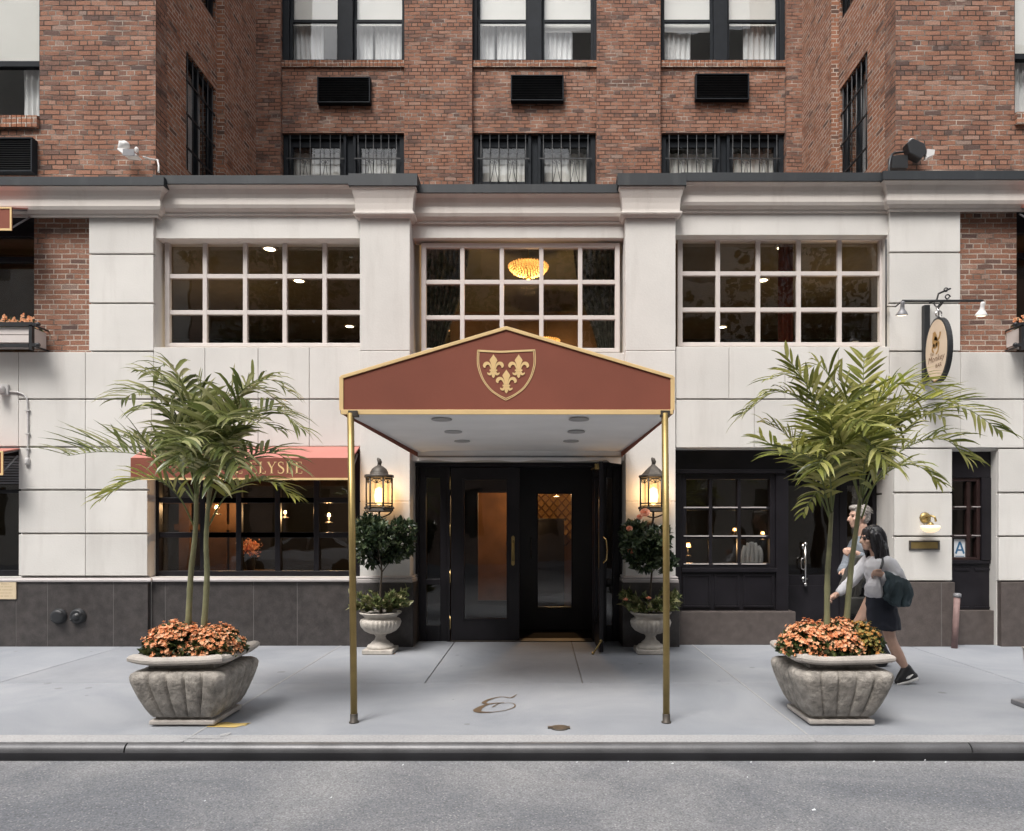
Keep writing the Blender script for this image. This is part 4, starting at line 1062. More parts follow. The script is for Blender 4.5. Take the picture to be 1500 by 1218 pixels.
def fleur(mb, ox, oy):
    P = lambda a, b_: C(ox + a, oy + b_)
    # central petal
    L = bez([(0, -165, 0), (-22, -120, 0), (-60, -90, 0), (-70, -55, 0)], 6) + bez([(-70, -55, 0), (-45, -10, 0), (-30, 30, 0), (-26, 105, 0)], 6)[1:]
    pts = [(a.x, a.y) for a in L]; n = len(pts)
    v = [P(x, y) for x, y in pts] + [P(-x, y) for x, y in pts]
    mb.add([(p[0], ys, p[1]) for p in v], [(i, i + 1, n + i + 1, n + i) for i in range(n - 1)])
    for sg in (-1, 1):
        q = [(sg * 34, 110), (sg * 45, 60), (sg * 68, 15), (sg * 105, -5), (sg * 140, 5), (sg * 160, 40), (sg * 150, 75)]
        s = spline([(*P(a, b_), 0) for a, b_ in q], 6); w = [.006, .012, .018, .026, .030, .026, .010]
        n = len(s); W = [lerp(w[int(i / (n - 1) * 5.999)], w[int(i / (n - 1) * 5.999) + 1], (i / (n - 1) * 5.999) % 1) for i in range(n)]
        mb.ribbon([(p.x, p.y) for p in s], [a * .95 for a in W], ys - .001)
        q = [(sg * 30, 125), (sg * 38, 165), (sg * 62, 190), (sg * 92, 180), (sg * 108, 160)]
        s = spline([(*P(a, b_), 0) for a, b_ in q], 5); w = [.010, .020, .020, .015, .004]
        n = len(s); W = [lerp(w[int(i / (n - 1) * 3.999)], w[int(i / (n - 1) * 3.999) + 1], (i / (n - 1) * 3.999) % 1) for i in range(n)]
        mb.ribbon([(p.x, p.y) for p in s], W, ys - .001)
    mb.ribbon([P(-68, 122), P(68, 122)], .014, ys - .0015)
    L = [P(-14, 135), P(-30, 210), P(-24, 235), P(0, 262), P(24, 235), P(30, 210), P(14, 135)]
    mb.poly([(a, ys - .0005, b_) for a, b_ in L])
for ox, oy in ((400, 402), (850, 402), (630, 674)):
    m = MB(); fleur(m, ox, oy); m.build('fleur_de_lis', 'gold_print', fp)

# ================================================================ AWNINGS
def serif(mb, ch, x, z, h, y):
    """thin roman capitals built from strokes; returns the advance"""
    T, t = h * .13, h * .045
    def bar(x0, x1, z0, z1): mb.add([(x + x0 * h, y, z + z0 * h), (x + x1 * h, y, z + z0 * h), (x + x1 * h, y, z + z1 * h), (x + x0 * h, y, z + z1 * h)], [(0, 1, 2, 3)])
    def stem(cx): bar(cx - .065, cx + .065, 0, 1); bar(cx - .14, cx + .14, 0, .04); bar(cx - .14, cx + .14, .96, 1)
    if ch in 'EÉ':
        stem(.16); bar(.16, .62, 0, .045); bar(.16, .58, .955, 1); bar(.16, .5, .49, .535); bar(.585, .62, 0, .2); bar(.55, .58, .8, 1); bar(.475, .5, .41, .61)
        if ch == 'É': mb.ribbon([(x + .30 * h, z + 1.07 * h), (x + .44 * h, z + 1.24 * h)], [.03 * h, .1 * h], y)
        return .74 * h
    if ch == 'L': stem(.16); bar(.16, .60, 0, .045); bar(.565, .60, 0, .22); return .68 * h
    if ch == 'H': stem(.16); stem(.70); bar(.16, .7, .49, .535); return .92 * h
    if ch == 'T': stem(.36); bar(.04, .68, .955, 1); bar(.04, .075, .78, 1); bar(.645, .68, .78, 1); return .78 * h
    if ch == 'Y':
        mb.ribbon([(x + .08 * h, z + h), (x + .38 * h, z + .45 * h)], .13 * h, y); mb.ribbon([(x + .70 * h, z + h), (x + .38 * h, z + .45 * h)], .05 * h, y - .0006)
        bar(.315, .445, 0, .48); bar(.24, .52, 0, .04); bar(-.02, .22, .96, 1); bar(.58, .8, .96, 1); return .82 * h
    if ch == 'S':
        q = [(.50, .80), (.46, .93), (.30, .985), (.13, .90), (.12, .72), (.30, .56), (.48, .42), (.53, .22), (.42, .06), (.25, .015), (.10, .09), (.06, .24)]
        s = spline([(x + a * h, z + b_ * h, 0) for a, b_ in q], 4); n = len(s)
        mb.ribbon([(p.x, p.y) for p in s], [h * (.045 + .095 * math.exp(-((i / n - .5) / .22) ** 2)) for i in range(n)], y); bar(.485, .515, .74, .97); bar(.045, .075, .03, .28); return .66 * h
    if ch == 'O':
        n = 28; P = [(x + (.42 + .37 * math.cos(2 * math.pi * i / n)) * h, z + (.5 + .5 * math.sin(2 * math.pi * i / n)) * h) for i in range(n + 1)]
        mb.ribbon(P, [h * (.045 + .09 * abs(math.cos(2 * math.pi * i / n))) for i in range(n + 1)], y); return .90 * h
    return .42 * h
def awning(label, xa, xb, yf, zt_, zf, zb_, text=None, yb=-.002):
    a = thing('shop_awning', label, 'awning', ((xa + xb) / 2, yf / 2, zb_), 'maroon awnings along the facade')
    m = MB(); m.prism([(xa, yb, zt_), (xa, yf, zf), (xa, yf + .01, zf - .012), (xa, yb, zt_ - .016)], (xb - xa, 0, 0)); m.build('slope', 'awning_top', a)
    m = MB(); m.box(xa, xb, yf - .004, yf + .006, zb_, zf - .001); va = m.build('valance', 'awning_cloth', a)
    m = MB(); m.box(xa, xb, yf - .012, yf - .0045, zb_ - .004, zb_ + .022)
    if text is None:
        for xx in (xa, xb - .022): m.box(xx, xx + .022, yf - .012, yf - .0045, zb_ + .0225, zf)
        m.box(xa + .0225, xb - .0225, yf - .012, yf - .0045, zf - .02, zf)
    m.build('gold_trim', 'gold_trim', va)
    for xx, s in ((xa, 1), (xb, -1)):
        m = MB(); m.tube([(xx + s * .03, yb, zt_ - .10), (xx + s * .03, yf + .02, zb_ + .04)], .012, 6); m.tube([(xx + s * .03, yf + .02, zb_ + .04), (xx + s * .03, yf + .02, zf - .02)], .010, 6); m.tube([(xx + s * .03, yb, zt_ - .03), (xx + s * .03, yf + .02, zf - .03)], .010, 6); m.build('strut', 'grey_metal', a)
    if text:
        m = MB(); h_ = text[1]; tx = text[2]
        for ch in text[0]: tx += serif(m, ch, tx, text[3], h_, yf - .006) + h_ * .05
        m.build('lettering', 'gold_print', va)
    return a
zf = Z(671, -.40)
hcap = (Z(676.5, -.4) - Z(694, -.4)) * .98
# set so that the last letter ends where it does in the street
adv = lambda s: sum({'E': .74, 'É': .74, 'L': .68, 'H': .92, 'T': .78, 'Y': .82, 'S': .66, 'O': .9}.get(c, .42) + .05 for c in s) * hcap
word = 'HOTEL ELYSÉE'
tx0 = X(444, -.41) - adv(word) + .08 * hcap
awning('long maroon street awning with gold serif lettering over the restaurant window behind the left palm', X(216) + .01, X(528) - .01, -.40, Z(654.5), zf, Z(703, -.4), (word, hcap, tx0, Z(694, -.4)))
awning('maroon awning piece with gold edge under the cornice at the upper left corner', X(-260), X(50), -.39, Z(306), Z(304, -.39), Z(338, -.39))
awning('maroon awning piece with gold edge low down at the left edge of the facade', X(-260), X(29.5), -.29, Z(657), Z(661, -.29), Z(696, -.29))
awning('maroon awning end under the cornice at the upper right corner', X(1490), X(1740), -.39, Z(303), Z(302, -.39), Z(334, -.39))

# ================================================================ RIGHT SHOPFRONT (bar)
YS = .22
sx = lambda p: X(p, YS); sz = lambda p: Z(p, YS)
XI0, XI1 = X(990) + .001, X(1310) - .001
f = MB()
f.box(XI0, XI1, YS + .01, .5, sz(688), Z(657) + .1); f.box(XI0, sx(1150), YS - .03, YS + .03, sz(694), sz(688) - .001)
f.box(XI0, sx(998), YS, .45, sz(897), sz(694)); f.box(sx(1137), sx(1155), YS, .5, sz(897), sz(694))
f.box(sx(998), sx(1137), YS - .025, YS + .1, sz(838), sz(832))
f.box(sx(998), sx(1137), YS + .02, YS + .1, sz(897), sz(838))
f.build('shopfront', 'black_wood', bld, bevel=.006)
f = MB()
for a, b_ in ((1000, 1041), (1047, 1083), (1089, 1134)):
    f.box(sx(a), sx(b_), YS + .005, YS + .0195, sz(844), sz(841)); f.box(sx(a), sx(b_), YS - .004, YS + .0195, sz(890), sz(887.5))
    f.box(sx(a), sx(a) + .025, YS + .005, YS + .0195, sz(887), sz(844.5)); f.box(sx(b_) - .025, sx(b_), YS + .005, YS + .0195, sz(887), sz(844.5))
f.build('panel_moulding', 'black_wood', bld, bevel=.003)
w = shop_window(sx(998), sx(1137), sz(832), sz(694), [sx(1042), sx(1084)], [sz(745), sz(787)], YS + .03, t=.045, jamb=.075)
m = MB()
for px0, px1 in ((1002, 1039), (1045, 1081), (1087, 1123)):
    for py in (744, 786, 827): m.box(sx(px0), sx(px1), YS + .018, YS + .0295 + (.012 if py < 800 else 0), sz(py) - .004, sz(py) + .012)
m.build('sill_strip', 'ledge', w)
rm = MB(); rm.box(XI0, 5.2, 3.9, 4.0, 0, 2.9); rm.box(XI0 - .08, XI0 - .002, .87, 3.9, 0, 2.9); rm.box(5.2, 5.3, .6, 4, 0, 2.9); rm.build('bar_walls', 'room_dark', bld)
rm = MB(); rm.box(XI0, 8, .51, 4, 2.75, 2.85); rm.build('bar_ceiling', 'room_dark', bld)
rm = MB(); rm.box(XI0, 8, .95, 4, -.1, .0015); rm.build('bar_floor', 'room_brown', bld)
# recessed pair of black doors
YR = .62
qx = lambda p: X(p, YR); qz = lambda p: Z(p, YR)
for i, (a, b_) in enumerate(((sx(1155) + .002, qx(1229)), (qx(1229) + .006, XI1))):
    s = MB(); s.wall(a, b_, .012, qz(690), [(a + .11, b_ - .11, .9, qz(712))], YR, YR + .05)
    s.box(a + .12, b_ - .12, YR - .008, YR - .0005, .22, .75)
    o = s.build('door', 'black_wood', bld, bevel=.004)
    p = MB(); p.box(a + .1, b_ - .1, YR + .02, YR + .026, .89, qz(711)); p.build('pane', 'glass_dark', o)
    if i == 0:
        hh = MB(); hx0 = qx(1177.5); yy = YR - .055
        hh.tube([(hx0, yy, qz(856)), (hx0, yy, qz(797))], .016, 12); hh.ball((hx0, yy, qz(856)), .03); hh.ball((hx0, yy, qz(797)), .03)
        for py in (801, 849): hh.tube([(hx0, yy, qz(py)), (hx0, YR, qz(py))], .014, 8); hh.lathe([(.045, 0), (.045, .012), (0, .016)], (hx0, YR, qz(py)), 12, axis=(0, -1, 0))
        hh.tube([(hx0, yy, qz(835)), (hx0 - .055, yy, qz(833)), (hx0 - .062, yy, qz(826)), (hx0 - .055, yy, qz(819)), (hx0, yy, qz(817))], .010, 8)
        hh.tube([(hx0 - .03, yy + .02, qz(848)), (hx0 + .05, yy + .02, qz(848))], .012, 8)
        hh.build('handle', 'steel', o)
f = MB(); f.box(sx(1155) + .002, XI1, YR - .01, YR + .1, qz(690) + .004, Z(657) + .05); f.box(XI1 - .05, XI1 - .001, .5005, YR, 0, qz(690)); f.build('door_frame', 'black_wood', bld)
# narrow window right of the pier
nx_ = lambda p: X(p, .18); nz = lambda p: Z(p, .18)
a0, a1 = X(1395) + .001, X(1463) - .001
f = MB(); f.box(a0, a1, .16, .30, nz(700), Z(660) + .05); f.box(a0, a1, .16, .30, nz(826), nz(821)); f.box(a0, a1, .19, .30, nz(898), nz(826)); f.box(a1 - .13, a1, .15, .30, nz(821) , nz(700) - .001)
f.build('shopfront', 'black_wood', bld, bevel=.006)
f = MB()
for a, b_ in ((1400, 1420), (1428, 1450)):
    f.box(nx_(a), nx_(b_), .178, .1895, nz(892), nz(889)); f.box(nx_(a), nx_(b_), .178, .1895, nz(836), nz(833))
f.build('panel_moulding', 'black_wood', bld)
w = shop_window(a0, a1 - .131, nz(821), nz(700), [nx_(1419.5)], [nz(744), nz(786)], .18, t=.05, jamb=.05, m_='red_wood')
m = MB()
for py in (743, 785):
    for p, q in ((1398, 1415), (1424, 1441)): m.box(nx_(p), nx_(q), .172, .1925, nz(py) - .003, nz(py) + .008)
m.build('sill_strip', 'ledge', w)
rm = MB(); rm.box(a0 - .3, 8, 2.6, 2.7, 0, 2.8); rm.build('side_room_wall', 'room_dark', bld)
# letter plate opening in the pier
lp_ = thing('letter_box', 'brass letter slot set in the right stone pier below the globe lamp', 'letter box', (X(1353), 0, Z(806)))
m = MB(); xa, xb, za, zb_ = X(1331), X(1376), Z(806), Z(792)
for a in ((xa, xb, za, za + .02), (xa, xb, zb_ - .02, zb_), (xa, xa + .025, za + .02, zb_ - .02), (xb - .025, xb, za + .02, zb_ - .02)): m.box(a[0], a[1], -.018, -.0005, a[2], a[3])
m.build('surround', 'aged_bronze', lp_, bevel=.004)
m = MB(); m.box(xa + .024, xb - .024, -.009, -.0008, za + .019, zb_ - .019); m.build('flap', 'brass', lp_)
# ================================================================ WALL LANTERNS
def lantern(cxp, label, dome):
    y = -.27; x = X(cxp, y); z = lambda p: Z(p, y)
    L = thing('wall_lantern', label, 'lantern', (x, y, z(757)), 'lit lanterns beside the entrance')
    hexa = lambda r, a0=0: [(x + r * math.cos(a0 + i * math.pi / 3), y + r * math.sin(a0 + i * math.pi / 3)) for i in range(6)]
    rt = .165
    m = MB(); zr_ = z(699)
    if dome:
        pr = [(.185, zr_ - .01), (.19, zr_), (.185, zr_ + .025), (.12, zr_ + .03), (.115, zr_ + .06), (.095, zr_ + .10), (.06, zr_ + .13), (.03, zr_ + .145), (.022, zr_ + .16)]
    else:
        pr = [(.185, zr_ - .01), (.19, zr_), (.185, zr_ + .02), (.15, zr_ + .03), (.10, zr_ + .085), (.055, zr_ + .13), (.03, zr_ + .15), (.022, zr_ + .165)]
    m.lathe([(r, zz - 0) for r, zz in pr], (x, y, 0), 6 if not dome else 18, smooth=dome); m.build('roof', 'aged_bronze', L)
    m = MB(); zt_ = pr[-1][1]
    m.tube([(x, y, zt_ - .01), (x + .008, y, zt_ + .03), (x - .004, y, zt_ + .06), (x - .022, y, zt_ + .085)], [.022, .03, .026, .008], 8); m.tube([(x + .005, y, zt_ + .05), (x - .03, y, zt_ + .07)], [.02, .006], 6); m.build('finial', 'aged_bronze', L)
    m = MB(); P = hexa(rt); zb0_, zt0 = z(744), zr_ - .012
    for p in P: m.tube([(p[0], p[1], zb0_), (p[0], p[1], zt0)], .012, 6)
    for i in range(6):
        a, b_ = P[i], P[(i + 1) % 6]
        for zz in (zb0_ + .02, zb0_ + .055, zt0 - .01): m.tube([(a[0], a[1], zz), (b_[0], b_[1], zz)], .008, 5)
        # arched fan under the roof
        mx_, my_ = (a[0] + b_[0]) / 2, (a[1] + b_[1]) / 2; tx, ty = (b_[0] - a[0]) / 2, (b_[1] - a[1]) / 2
        arc = [(mx_ + tx * math.cos(t), my_ + ty * math.cos(t), zt0 - .075 + .06 * math.sin(t)) for t in [math.pi * k / 10 for k in range(11)]]
        m.tube(arc, .006, 4)
        for k in (2, 4, 5, 6, 8): m.tube([(mx_, my_, zt0 - .075), arc[k]], .0045, 4)
    m.build('cage', 'aged_bronze', L)
    m = MB(); m.lathe([(rt - .018, zb0_ + .015), (rt - .018, zt0)], (x, y, 0), 6, smooth=False); m.build('glass', 'lantern_glass', L)
    m = MB(); m.lathe([(.0001, zb0_ + .03), (.05, zb0_ + .06), (.065, zb0_ + .15), (.05, zb0_ + .24), (.0001, zb0_ + .27)], (x, y, 0), 14); m.build('bulb', 'lantern_bulb', L)
    m = MB(); m.lathe([(.15, zb0_ - .055), (.185, zb0_ - .045), (.18, zb0_ - .02), (.16, zb0_ - .01), (.172, zb0_ + .006), (.10, zb0_ + .012), (0, zb0_ + .012)], (x, y, 0), 6, smooth=False)
    for p in hexa(.18): m.ball((p[0], p[1], zb0_ - .005), .018, 8, 6)
    m.build('base', 'aged_bronze', L)
    m = MB()
    for sg in (-1, 1): m.tube([(x + sg * .16, y, zb0_ - .05), (x + sg * .13, y, zb0_ - .085), (x + sg * .05, y, zb0_ - .12), (x, y, zb0_ - .13)], .010, 6)
    m.tube([(x, y, zb0_ - .05), (x, y, zb0_ - .14), (x + .0, y + .1, zb0_ - .22), (x, -.035, zb0_ - .24)], .014, 8); m.lathe([(.07, 0), (.07, .012), (.03, .02), (0, .02)], (x, -.031, zb0_ - .24), 14, axis=(0, -1, 0)); m.build('bracket', 'aged_bronze', L)
    ld = bpy.data.lights.new('lantern_bulb', 'POINT'); ld.energy = 7.5; ld.color = (1, .60, .27); ld.shadow_soft_size = .08
    lo = bpy.data.objects.new('lantern_bulb', ld); COL.objects.link(lo); lo.location = (x, y + .10, (zb0_ + zt0) / 2); lo.parent = L; lo.matrix_parent_inverse = Matrix.Translation(-Vector(L.location))
    for c in kids(L):
        if c.name.startswith('glass'): c.visible_shadow = True
    return L
lantern(555.5, 'lit bronze lantern with domed roof on the stone pilaster left of the entrance', True)
lantern(957, 'lit bronze lantern with pointed roof on the stone pilaster right of the entrance', False)

# ================================================================ URNS AND TOPIARIES
def leafcloud(mb, r, pts, size, up=.3, bend=.25, aspect=.42):
    """leaf-sized faces, each a folded blade of four corners"""
    for p, dirn in pts:
        d = (Vector(dirn) + Vector((r.uniform(-.6, .6), r.uniform(-.6, .6), r.uniform(-.5, .6) + up))).normalized()
        s = size * r.uniform(.6, 1.3); side = d.cross(Vector((r.uniform(-1, 1), r.uniform(-1, 1), r.uniform(-1, 1))))
        if side.length < 1e-3: continue
        side = side.normalized() * s * aspect; nn = side.cross(d).normalized()
        p = Vector(p); a = p; b_ = p + d * s * .5 + side + nn * s * .08; c = p + d * s - nn * s * bend; e_ = p + d * s * .5 - side + nn * s * .08; mid = p + d * s * .52 - nn * s * .05
        mb.add([a, b_, c, e_, mid], [(0, 4, 1), (1, 4, 2), (2, 4, 3), (3, 4, 0)], False)
def urn(cxp, lab_u, lab_t, lab_f, roses):
    y = -.45; x = X(cxp, y)
    U = thing('stone_urn', lab_u, 'urn', (x, y, 0), 'fluted urns beside the entrance')
    k = .95
    m = MB(); m.box(x - .19, x + .19, y - .19, y + .19, .001, .06); m.build('plinth', 'urn_stone', U, bevel=.012)
    m = MB(); m.lathe([(.165, .06), (.17, .075), (.155, .10), (.12, .115), (.115, .13), (.075, .16), (.06, .20), (.075, .225), (.09, .235)], (x, y, 0), 28); m.build('foot', 'urn_stone', U)
    pr = [(.08, .235), (.13, .245), (.195, .28), (.235, .33), (.25, .385), (.24, .42), (.205, .435), (.20, .45), (.215, .47), (.25, .49), (.265, .505), (.255, .515), (.21, .505), (.20, .48)]
    lob = [.02, .05, .07, .08, .08, .05, .01] + [0] * 7
    m = MB(); m.lathe(pr, (x, y, 0), 112, 28, lob); m.build('bowl', 'urn_stone', U)
    m = MB(); m.lathe([(.0001, .49), (.205, .485)], (x, y, 0), 20); m.build('soil', 'soil', U)
    r = random.Random(int(cxp))
    T = thing('standard_shrub', lab_t, 'shrub', (x, y, .49), 'ball-headed shrubs in the urns')
    m = MB(); zc_ = Z(800, y); top = Z(770, y)
    m.tube([(x + .01, y, .48), (x - .005, y, .75), (x + .015, y, 1.0), (x, y, 1.2)], [.016, .013, .012, .008], 8)
    for i in range(9):
        a = i * 2.4; m.tube([(x + .01, y, 1.0 + i * .03), (x + .12 * math.cos(a), y + .12 * math.sin(a), 1.15 + i * .035), (x + .24 * math.cos(a), y + .22 * math.sin(a), 1.22 + i * .045)], [.008, .006, .003], 5)
    m.build('trunk', 'bark', T)
    m = MB(); pts = []
    lobes = [(.07 * (not roses) + r.uniform(-.25, .25), r.uniform(-.19, .19), r.uniform(-.24, .25), r.uniform(.07, .14)) for _ in range(20)]
    for lx0, ly0, lz0, lr in lobes:
        for _ in range(int(900 * lr * lr / .02)):
            v = Vector((r.gauss(0, 1), r.gauss(0, 1), r.gauss(0, 1))).normalized(); q = v * lr * r.uniform(.45, 1.05) ** .6
            pts.append(((x + lx0 + q.x * 1.05, y + ly0 + q.y, zc_ + .03 + lz0 + q.z), v))
    r.shuffle(pts); leafcloud(m, r, pts[:3000], .080, .1, .3, .34); m.build('crown', 'dark_leaf', T)
    if roses:
        for px_, py_, s in ((945, 752, .13), (922, 775, .085), (924, 808, .08), (937, 758, .08)):
            m = MB(); c = (X(px_, y - .2), y - .2, Z(py_, y - .2))
            A_ = Vector((-.1, -.8, .55)).normalized(); t1 = A_.cross(Vector((1, 0, 0))).normalized(); t2 = A_.cross(t1); p = Vector(c)
            for ring, (rr, tl) in enumerate(((1.0, .25), (.8, .55), (.55, 1.0), (.3, 1.8))):
                for q in range(6):
                    a = q * math.pi / 3 + ring * .55; o_ = t1 * math.cos(a) + t2 * math.sin(a); u_ = A_.cross(o_)
                    d = (o_ + A_ * tl).normalized() * s * .5 * rr; sd = u_ * s * rr * .30; b0 = p + A_ * .006 * ring
                    m.add([b0, b0 + d * .55 + sd, b0 + d * .95 + sd * .6, b0 + d, b0 + d * .95 - sd * .6, b0 + d * .55 - sd], [(0, 1, 2, 3), (0, 3, 4, 5)])
            m.build('blossom', 'rose_petal', T)
    B = thing('urn_planting', lab_f, 'plant', (x, y, .49), 'low leafy plants in the urns')
    m = MB(); pts = []
    for i in range(30):
        a = r.uniform(0, 6.28); d = Vector((math.cos(a), math.sin(a), r.uniform(.2, 1.0)))
        for k_ in range(17):
            t = r.uniform(.2, 1); pts.append(((x + d.x * .34 * t, y + d.y * .28 * t, .50 + d.z * .33 * t * (1.25 - .5 * t)), d))
    leafcloud(m, r, pts, .095, .1, .35, .28); m.build('foliage', 'light_leaf', B)
    m = MB()
    for c in ([(.17, -.2, .17)] if not roses else [(-.33, -.1, .17), (-.06, -.22, .2)]):
        for q in range(9):
            a = q * .7; d = Vector((math.cos(a), math.sin(a) - .4, .5 + .3 * (q % 3))).normalized() * .045; sd = Vector((-math.sin(a), math.cos(a), 0)) * .02
            p = Vector((x + c[0], y + c[1], .49 + c[2])); m.add([p, p + d * .6 + sd, p + d, p + d * .6 - sd], [(0, 1, 2, 3)])
    m.build('blossoms', 'rose_petal', B)
urn(557.5, 'pale fluted stone urn on a square foot left of the entrance doors', 'round-headed dark green shrub without roses in the urn left of the entrance', 'pale green leafy plants around the stem in the urn left of the entrance', False)
urn(953, 'pale fluted stone urn on a square foot right of the entrance doors', 'round-headed dark shrub with orange roses in the urn right of the entrance', 'pale green leafy plants around the stem in the urn right of the entrance', True)

# ================================================================ STREET PLANTERS
def planter(cx_, cy_, label):
    P = thing('stone_planter', label, 'planter', (cx_, cy_, 0), 'square fluted planters at the kerb')
    m = MB(); m.box(cx_ - .262, cx_ + .262, cy_ - .262, cy_ + .262, .012, .052); m.build('plinth', 'planter_rim', P, bevel=.012)
    m = MB(); m.box(cx_ - .215, cx_ + .215, cy_ - .215, cy_ + .215, .001, .012); m.box(cx_ - .225, cx_ + .225, cy_ - .225, cy_ + .225, .052, .075); m.build('foot', 'planter_stone', P)
    # fluted body
    H = [(.072, .235, 0), (.085, .245, .6), (.14, .268, 1), (.20, .292, 1), (.26, .314, 1), (.32, .333, 1), (.37, .347, 1), (.41, .353, .95), (.435, .346, .8), (.452, .326, .5), (.46, .297, .15), (.462, .27, 0)]
    NL, NS = 5, 14; ring = NL * NS * 4; vs = []
    for z, hw, bf in H:
        for f in range(4):
            nrm = ((0, -1), (1, 0), (0, 1), (-1, 0))[f]; tan = ((1, 0), (0, 1), (-1, 0), (0, -1))[f]
            for q in range(NL * NS):
                u = -1 + 2 * q / (NL * NS); fr = (q % NS) / NS; v = 2 * fr - 1
                b_ = .032 * bf * max(0, 1 - v ** 6) ** .55 * (.75 + .25 * (1 - v * v)) if q else 0
                ws = 1 - .03 * (abs(u) > .999)
                vs.append((cx_ + tan[0] * hw * u + nrm[0] * (hw + b_), cy_ + tan[1] * hw * u + nrm[1] * (hw + b_), z))
    fs = []
    for j in range(len(H) - 1):
        for i in range(ring): n = (i + 1) % ring; fs.append((j * ring + i, j * ring + n, (j + 1) * ring + n, (j + 1) * ring + i))
    m = MB(); m.add(vs, fs, True); m.build('body', 'planter_stone', P)
    m = MB(); m.box(cx_ - .265, cx_ + .265, cy_ - .265, cy_ + .265, .46, .512); m.build('neck', 'planter_stone', P, bevel=.01)
    # dished rim with lifted corners
    m = MB(); vs = []; n = 16
    prof = [(.265, .500), (.35, .506), (.372, .522), (.374, .545), (.362, .562), (.34, .570), (.30, .566), (.285, .55), (.282, .50)]
    ringn = n * 4
    for hw, z in prof:
        for f in range(4):
            nrm = ((0, -1), (1, 0), (0, 1), (-1, 0))[f]; tan = ((1, 0), (0, 1), (-1, 0), (0, -1))[f]
            for q in range(n):
                u = -1 + 2 * q / n; lift = .022 * abs(u) ** 4 * (hw > .28); dz_ = .012 * math.sin(u * 3 + f) * .3
                vs.append((cx_ + tan[0] * hw * u + nrm[0] * hw, cy_ + tan[1] * hw * u + nrm[1] * hw, z + lift + dz_))
    fs = [(j * ringn + i, j * ringn + (i + 1) % ringn, (j + 1) * ringn + (i + 1) % ringn, (j + 1) * ringn + i) for j in range(len(prof) - 1) for i in range(ringn)]
    m.add(vs, fs, False); m.build('rim', 'planter_rim', P, bevel=.004)
    m = MB(); m.box(cx_ - .281, cx_ + .281, cy_ - .281, cy_ + .281, .513, .535); m.build('soil', 'soil', P)
    return P
PL, PR = (-2.84, -3.49), (2.415, -3.47)
planter(*PL, 'weathered square fluted stone planter with palm and orange flowers at the left kerb')
planter(*PR, 'weathered square fluted stone planter with palm and orange flowers at the right kerb')
def clump(cx_, cy_, z0, rx, ry, h, n, seed, label, pm, group, gaps=.5):
    r = random.Random(seed)
    C_ = thing('flowering_plant', label, 'flowers', (cx_, cy_, z0), group)
    m = MB(); pts = []
    for _ in range(n * 9):
        a = r.uniform(0, 6.28); ph = r.uniform(-.05, 1) ** .8 * 1.5 if False else r.uniform(0, 1.5)
        k = r.uniform(.55, 1); v = Vector((math.cos(a) * math.cos(ph), math.sin(a) * math.cos(ph), math.sin(ph)))
        pts.append(((cx_ + v.x * rx * k, cy_ + v.y * ry * k, z0 + .01 + v.z * h * k * .9), v))
    leafcloud(m, r, pts, .055, .0, .3, .42); m.build('foliage', 'bed_leaf', C_)
    m = MB(); cl = []
    for _ in range(n):
        a = r.uniform(0, 6.28); ph = math.asin(r.uniform(.08, 1)); v = Vector((math.cos(a) * math.cos(ph), math.sin(a) * math.cos(ph), math.sin(ph)))
        if noise.noise(v * 2.3 + Vector((seed, 0, 0))) > gaps - .12 or (v.z < .30 and r.random() < .5): continue
        p = Vector((cx_ + v.x * rx, cy_ + v.y * ry, z0 + .02 + v.z * h * r.uniform(.92, 1.12)))
        for _f in range(r.randint(4, 8)):
            q = p + Vector((r.uniform(-.034, .034), r.uniform(-.034, .034), r.uniform(-.02, .024)))
            s = r.uniform(.012, .020); ax = (v + Vector((r.uniform(-.5, .5), r.uniform(-.5, .5), r.uniform(0, .5)))).normalized()
            t1 = ax.cross(Vector((.3, .5, .1))).normalized(); t2 = ax.cross(t1)
            vs = [q - ax * .006]; NP = 5
            for i in range(NP * 2):
                an = math.pi * i / NP; rr = s if i % 2 == 0 else s * .62
                vs.append(q + (t1 * math.cos(an) + t2 * math.sin(an)) * rr + ax * (.004 if i % 2 == 0 else 0))
            m.add(vs, [(0, 1 + i, 1 + (i + 1) % (NP * 2)) for i in range(NP * 2)], False)
    m.build('blossoms', pm, C_)
GL, GR = 'flowers in the left planter', 'flowers in the right planter'
zs_ = .535
clump(PL[0] - .15, PL[1] - .06, zs_, .225, .26, .235, 250, 1, 'dense orange flower clump at the left side of the left planter', 'orange_petal', GL)
clump(PL[0] + .17, PL[1] - .04, zs_, .20, .25, .20, 205, 2, 'dense orange flower clump at the right side of the left planter', 'orange_petal', GL)
clump(PR[0] - .20, PR[1] - .05, zs_, .21, .26, .225, 230, 3, 'dense orange flower clump at the left side of the right planter', 'orange_petal', GR)
clump(PR[0] + .06, PR[1] - .02, zs_, .20, .25, .25, 230, 4, 'dense orange flower clump in the middle of the right planter', 'orange_petal', GR)
clump(PR[0] + .25, PR[1] - .05, zs_, .13, .20, .235, 110, 5, 'greenish yellow fading flower clump at the right end of the right planter', 'amber_petal', GR)

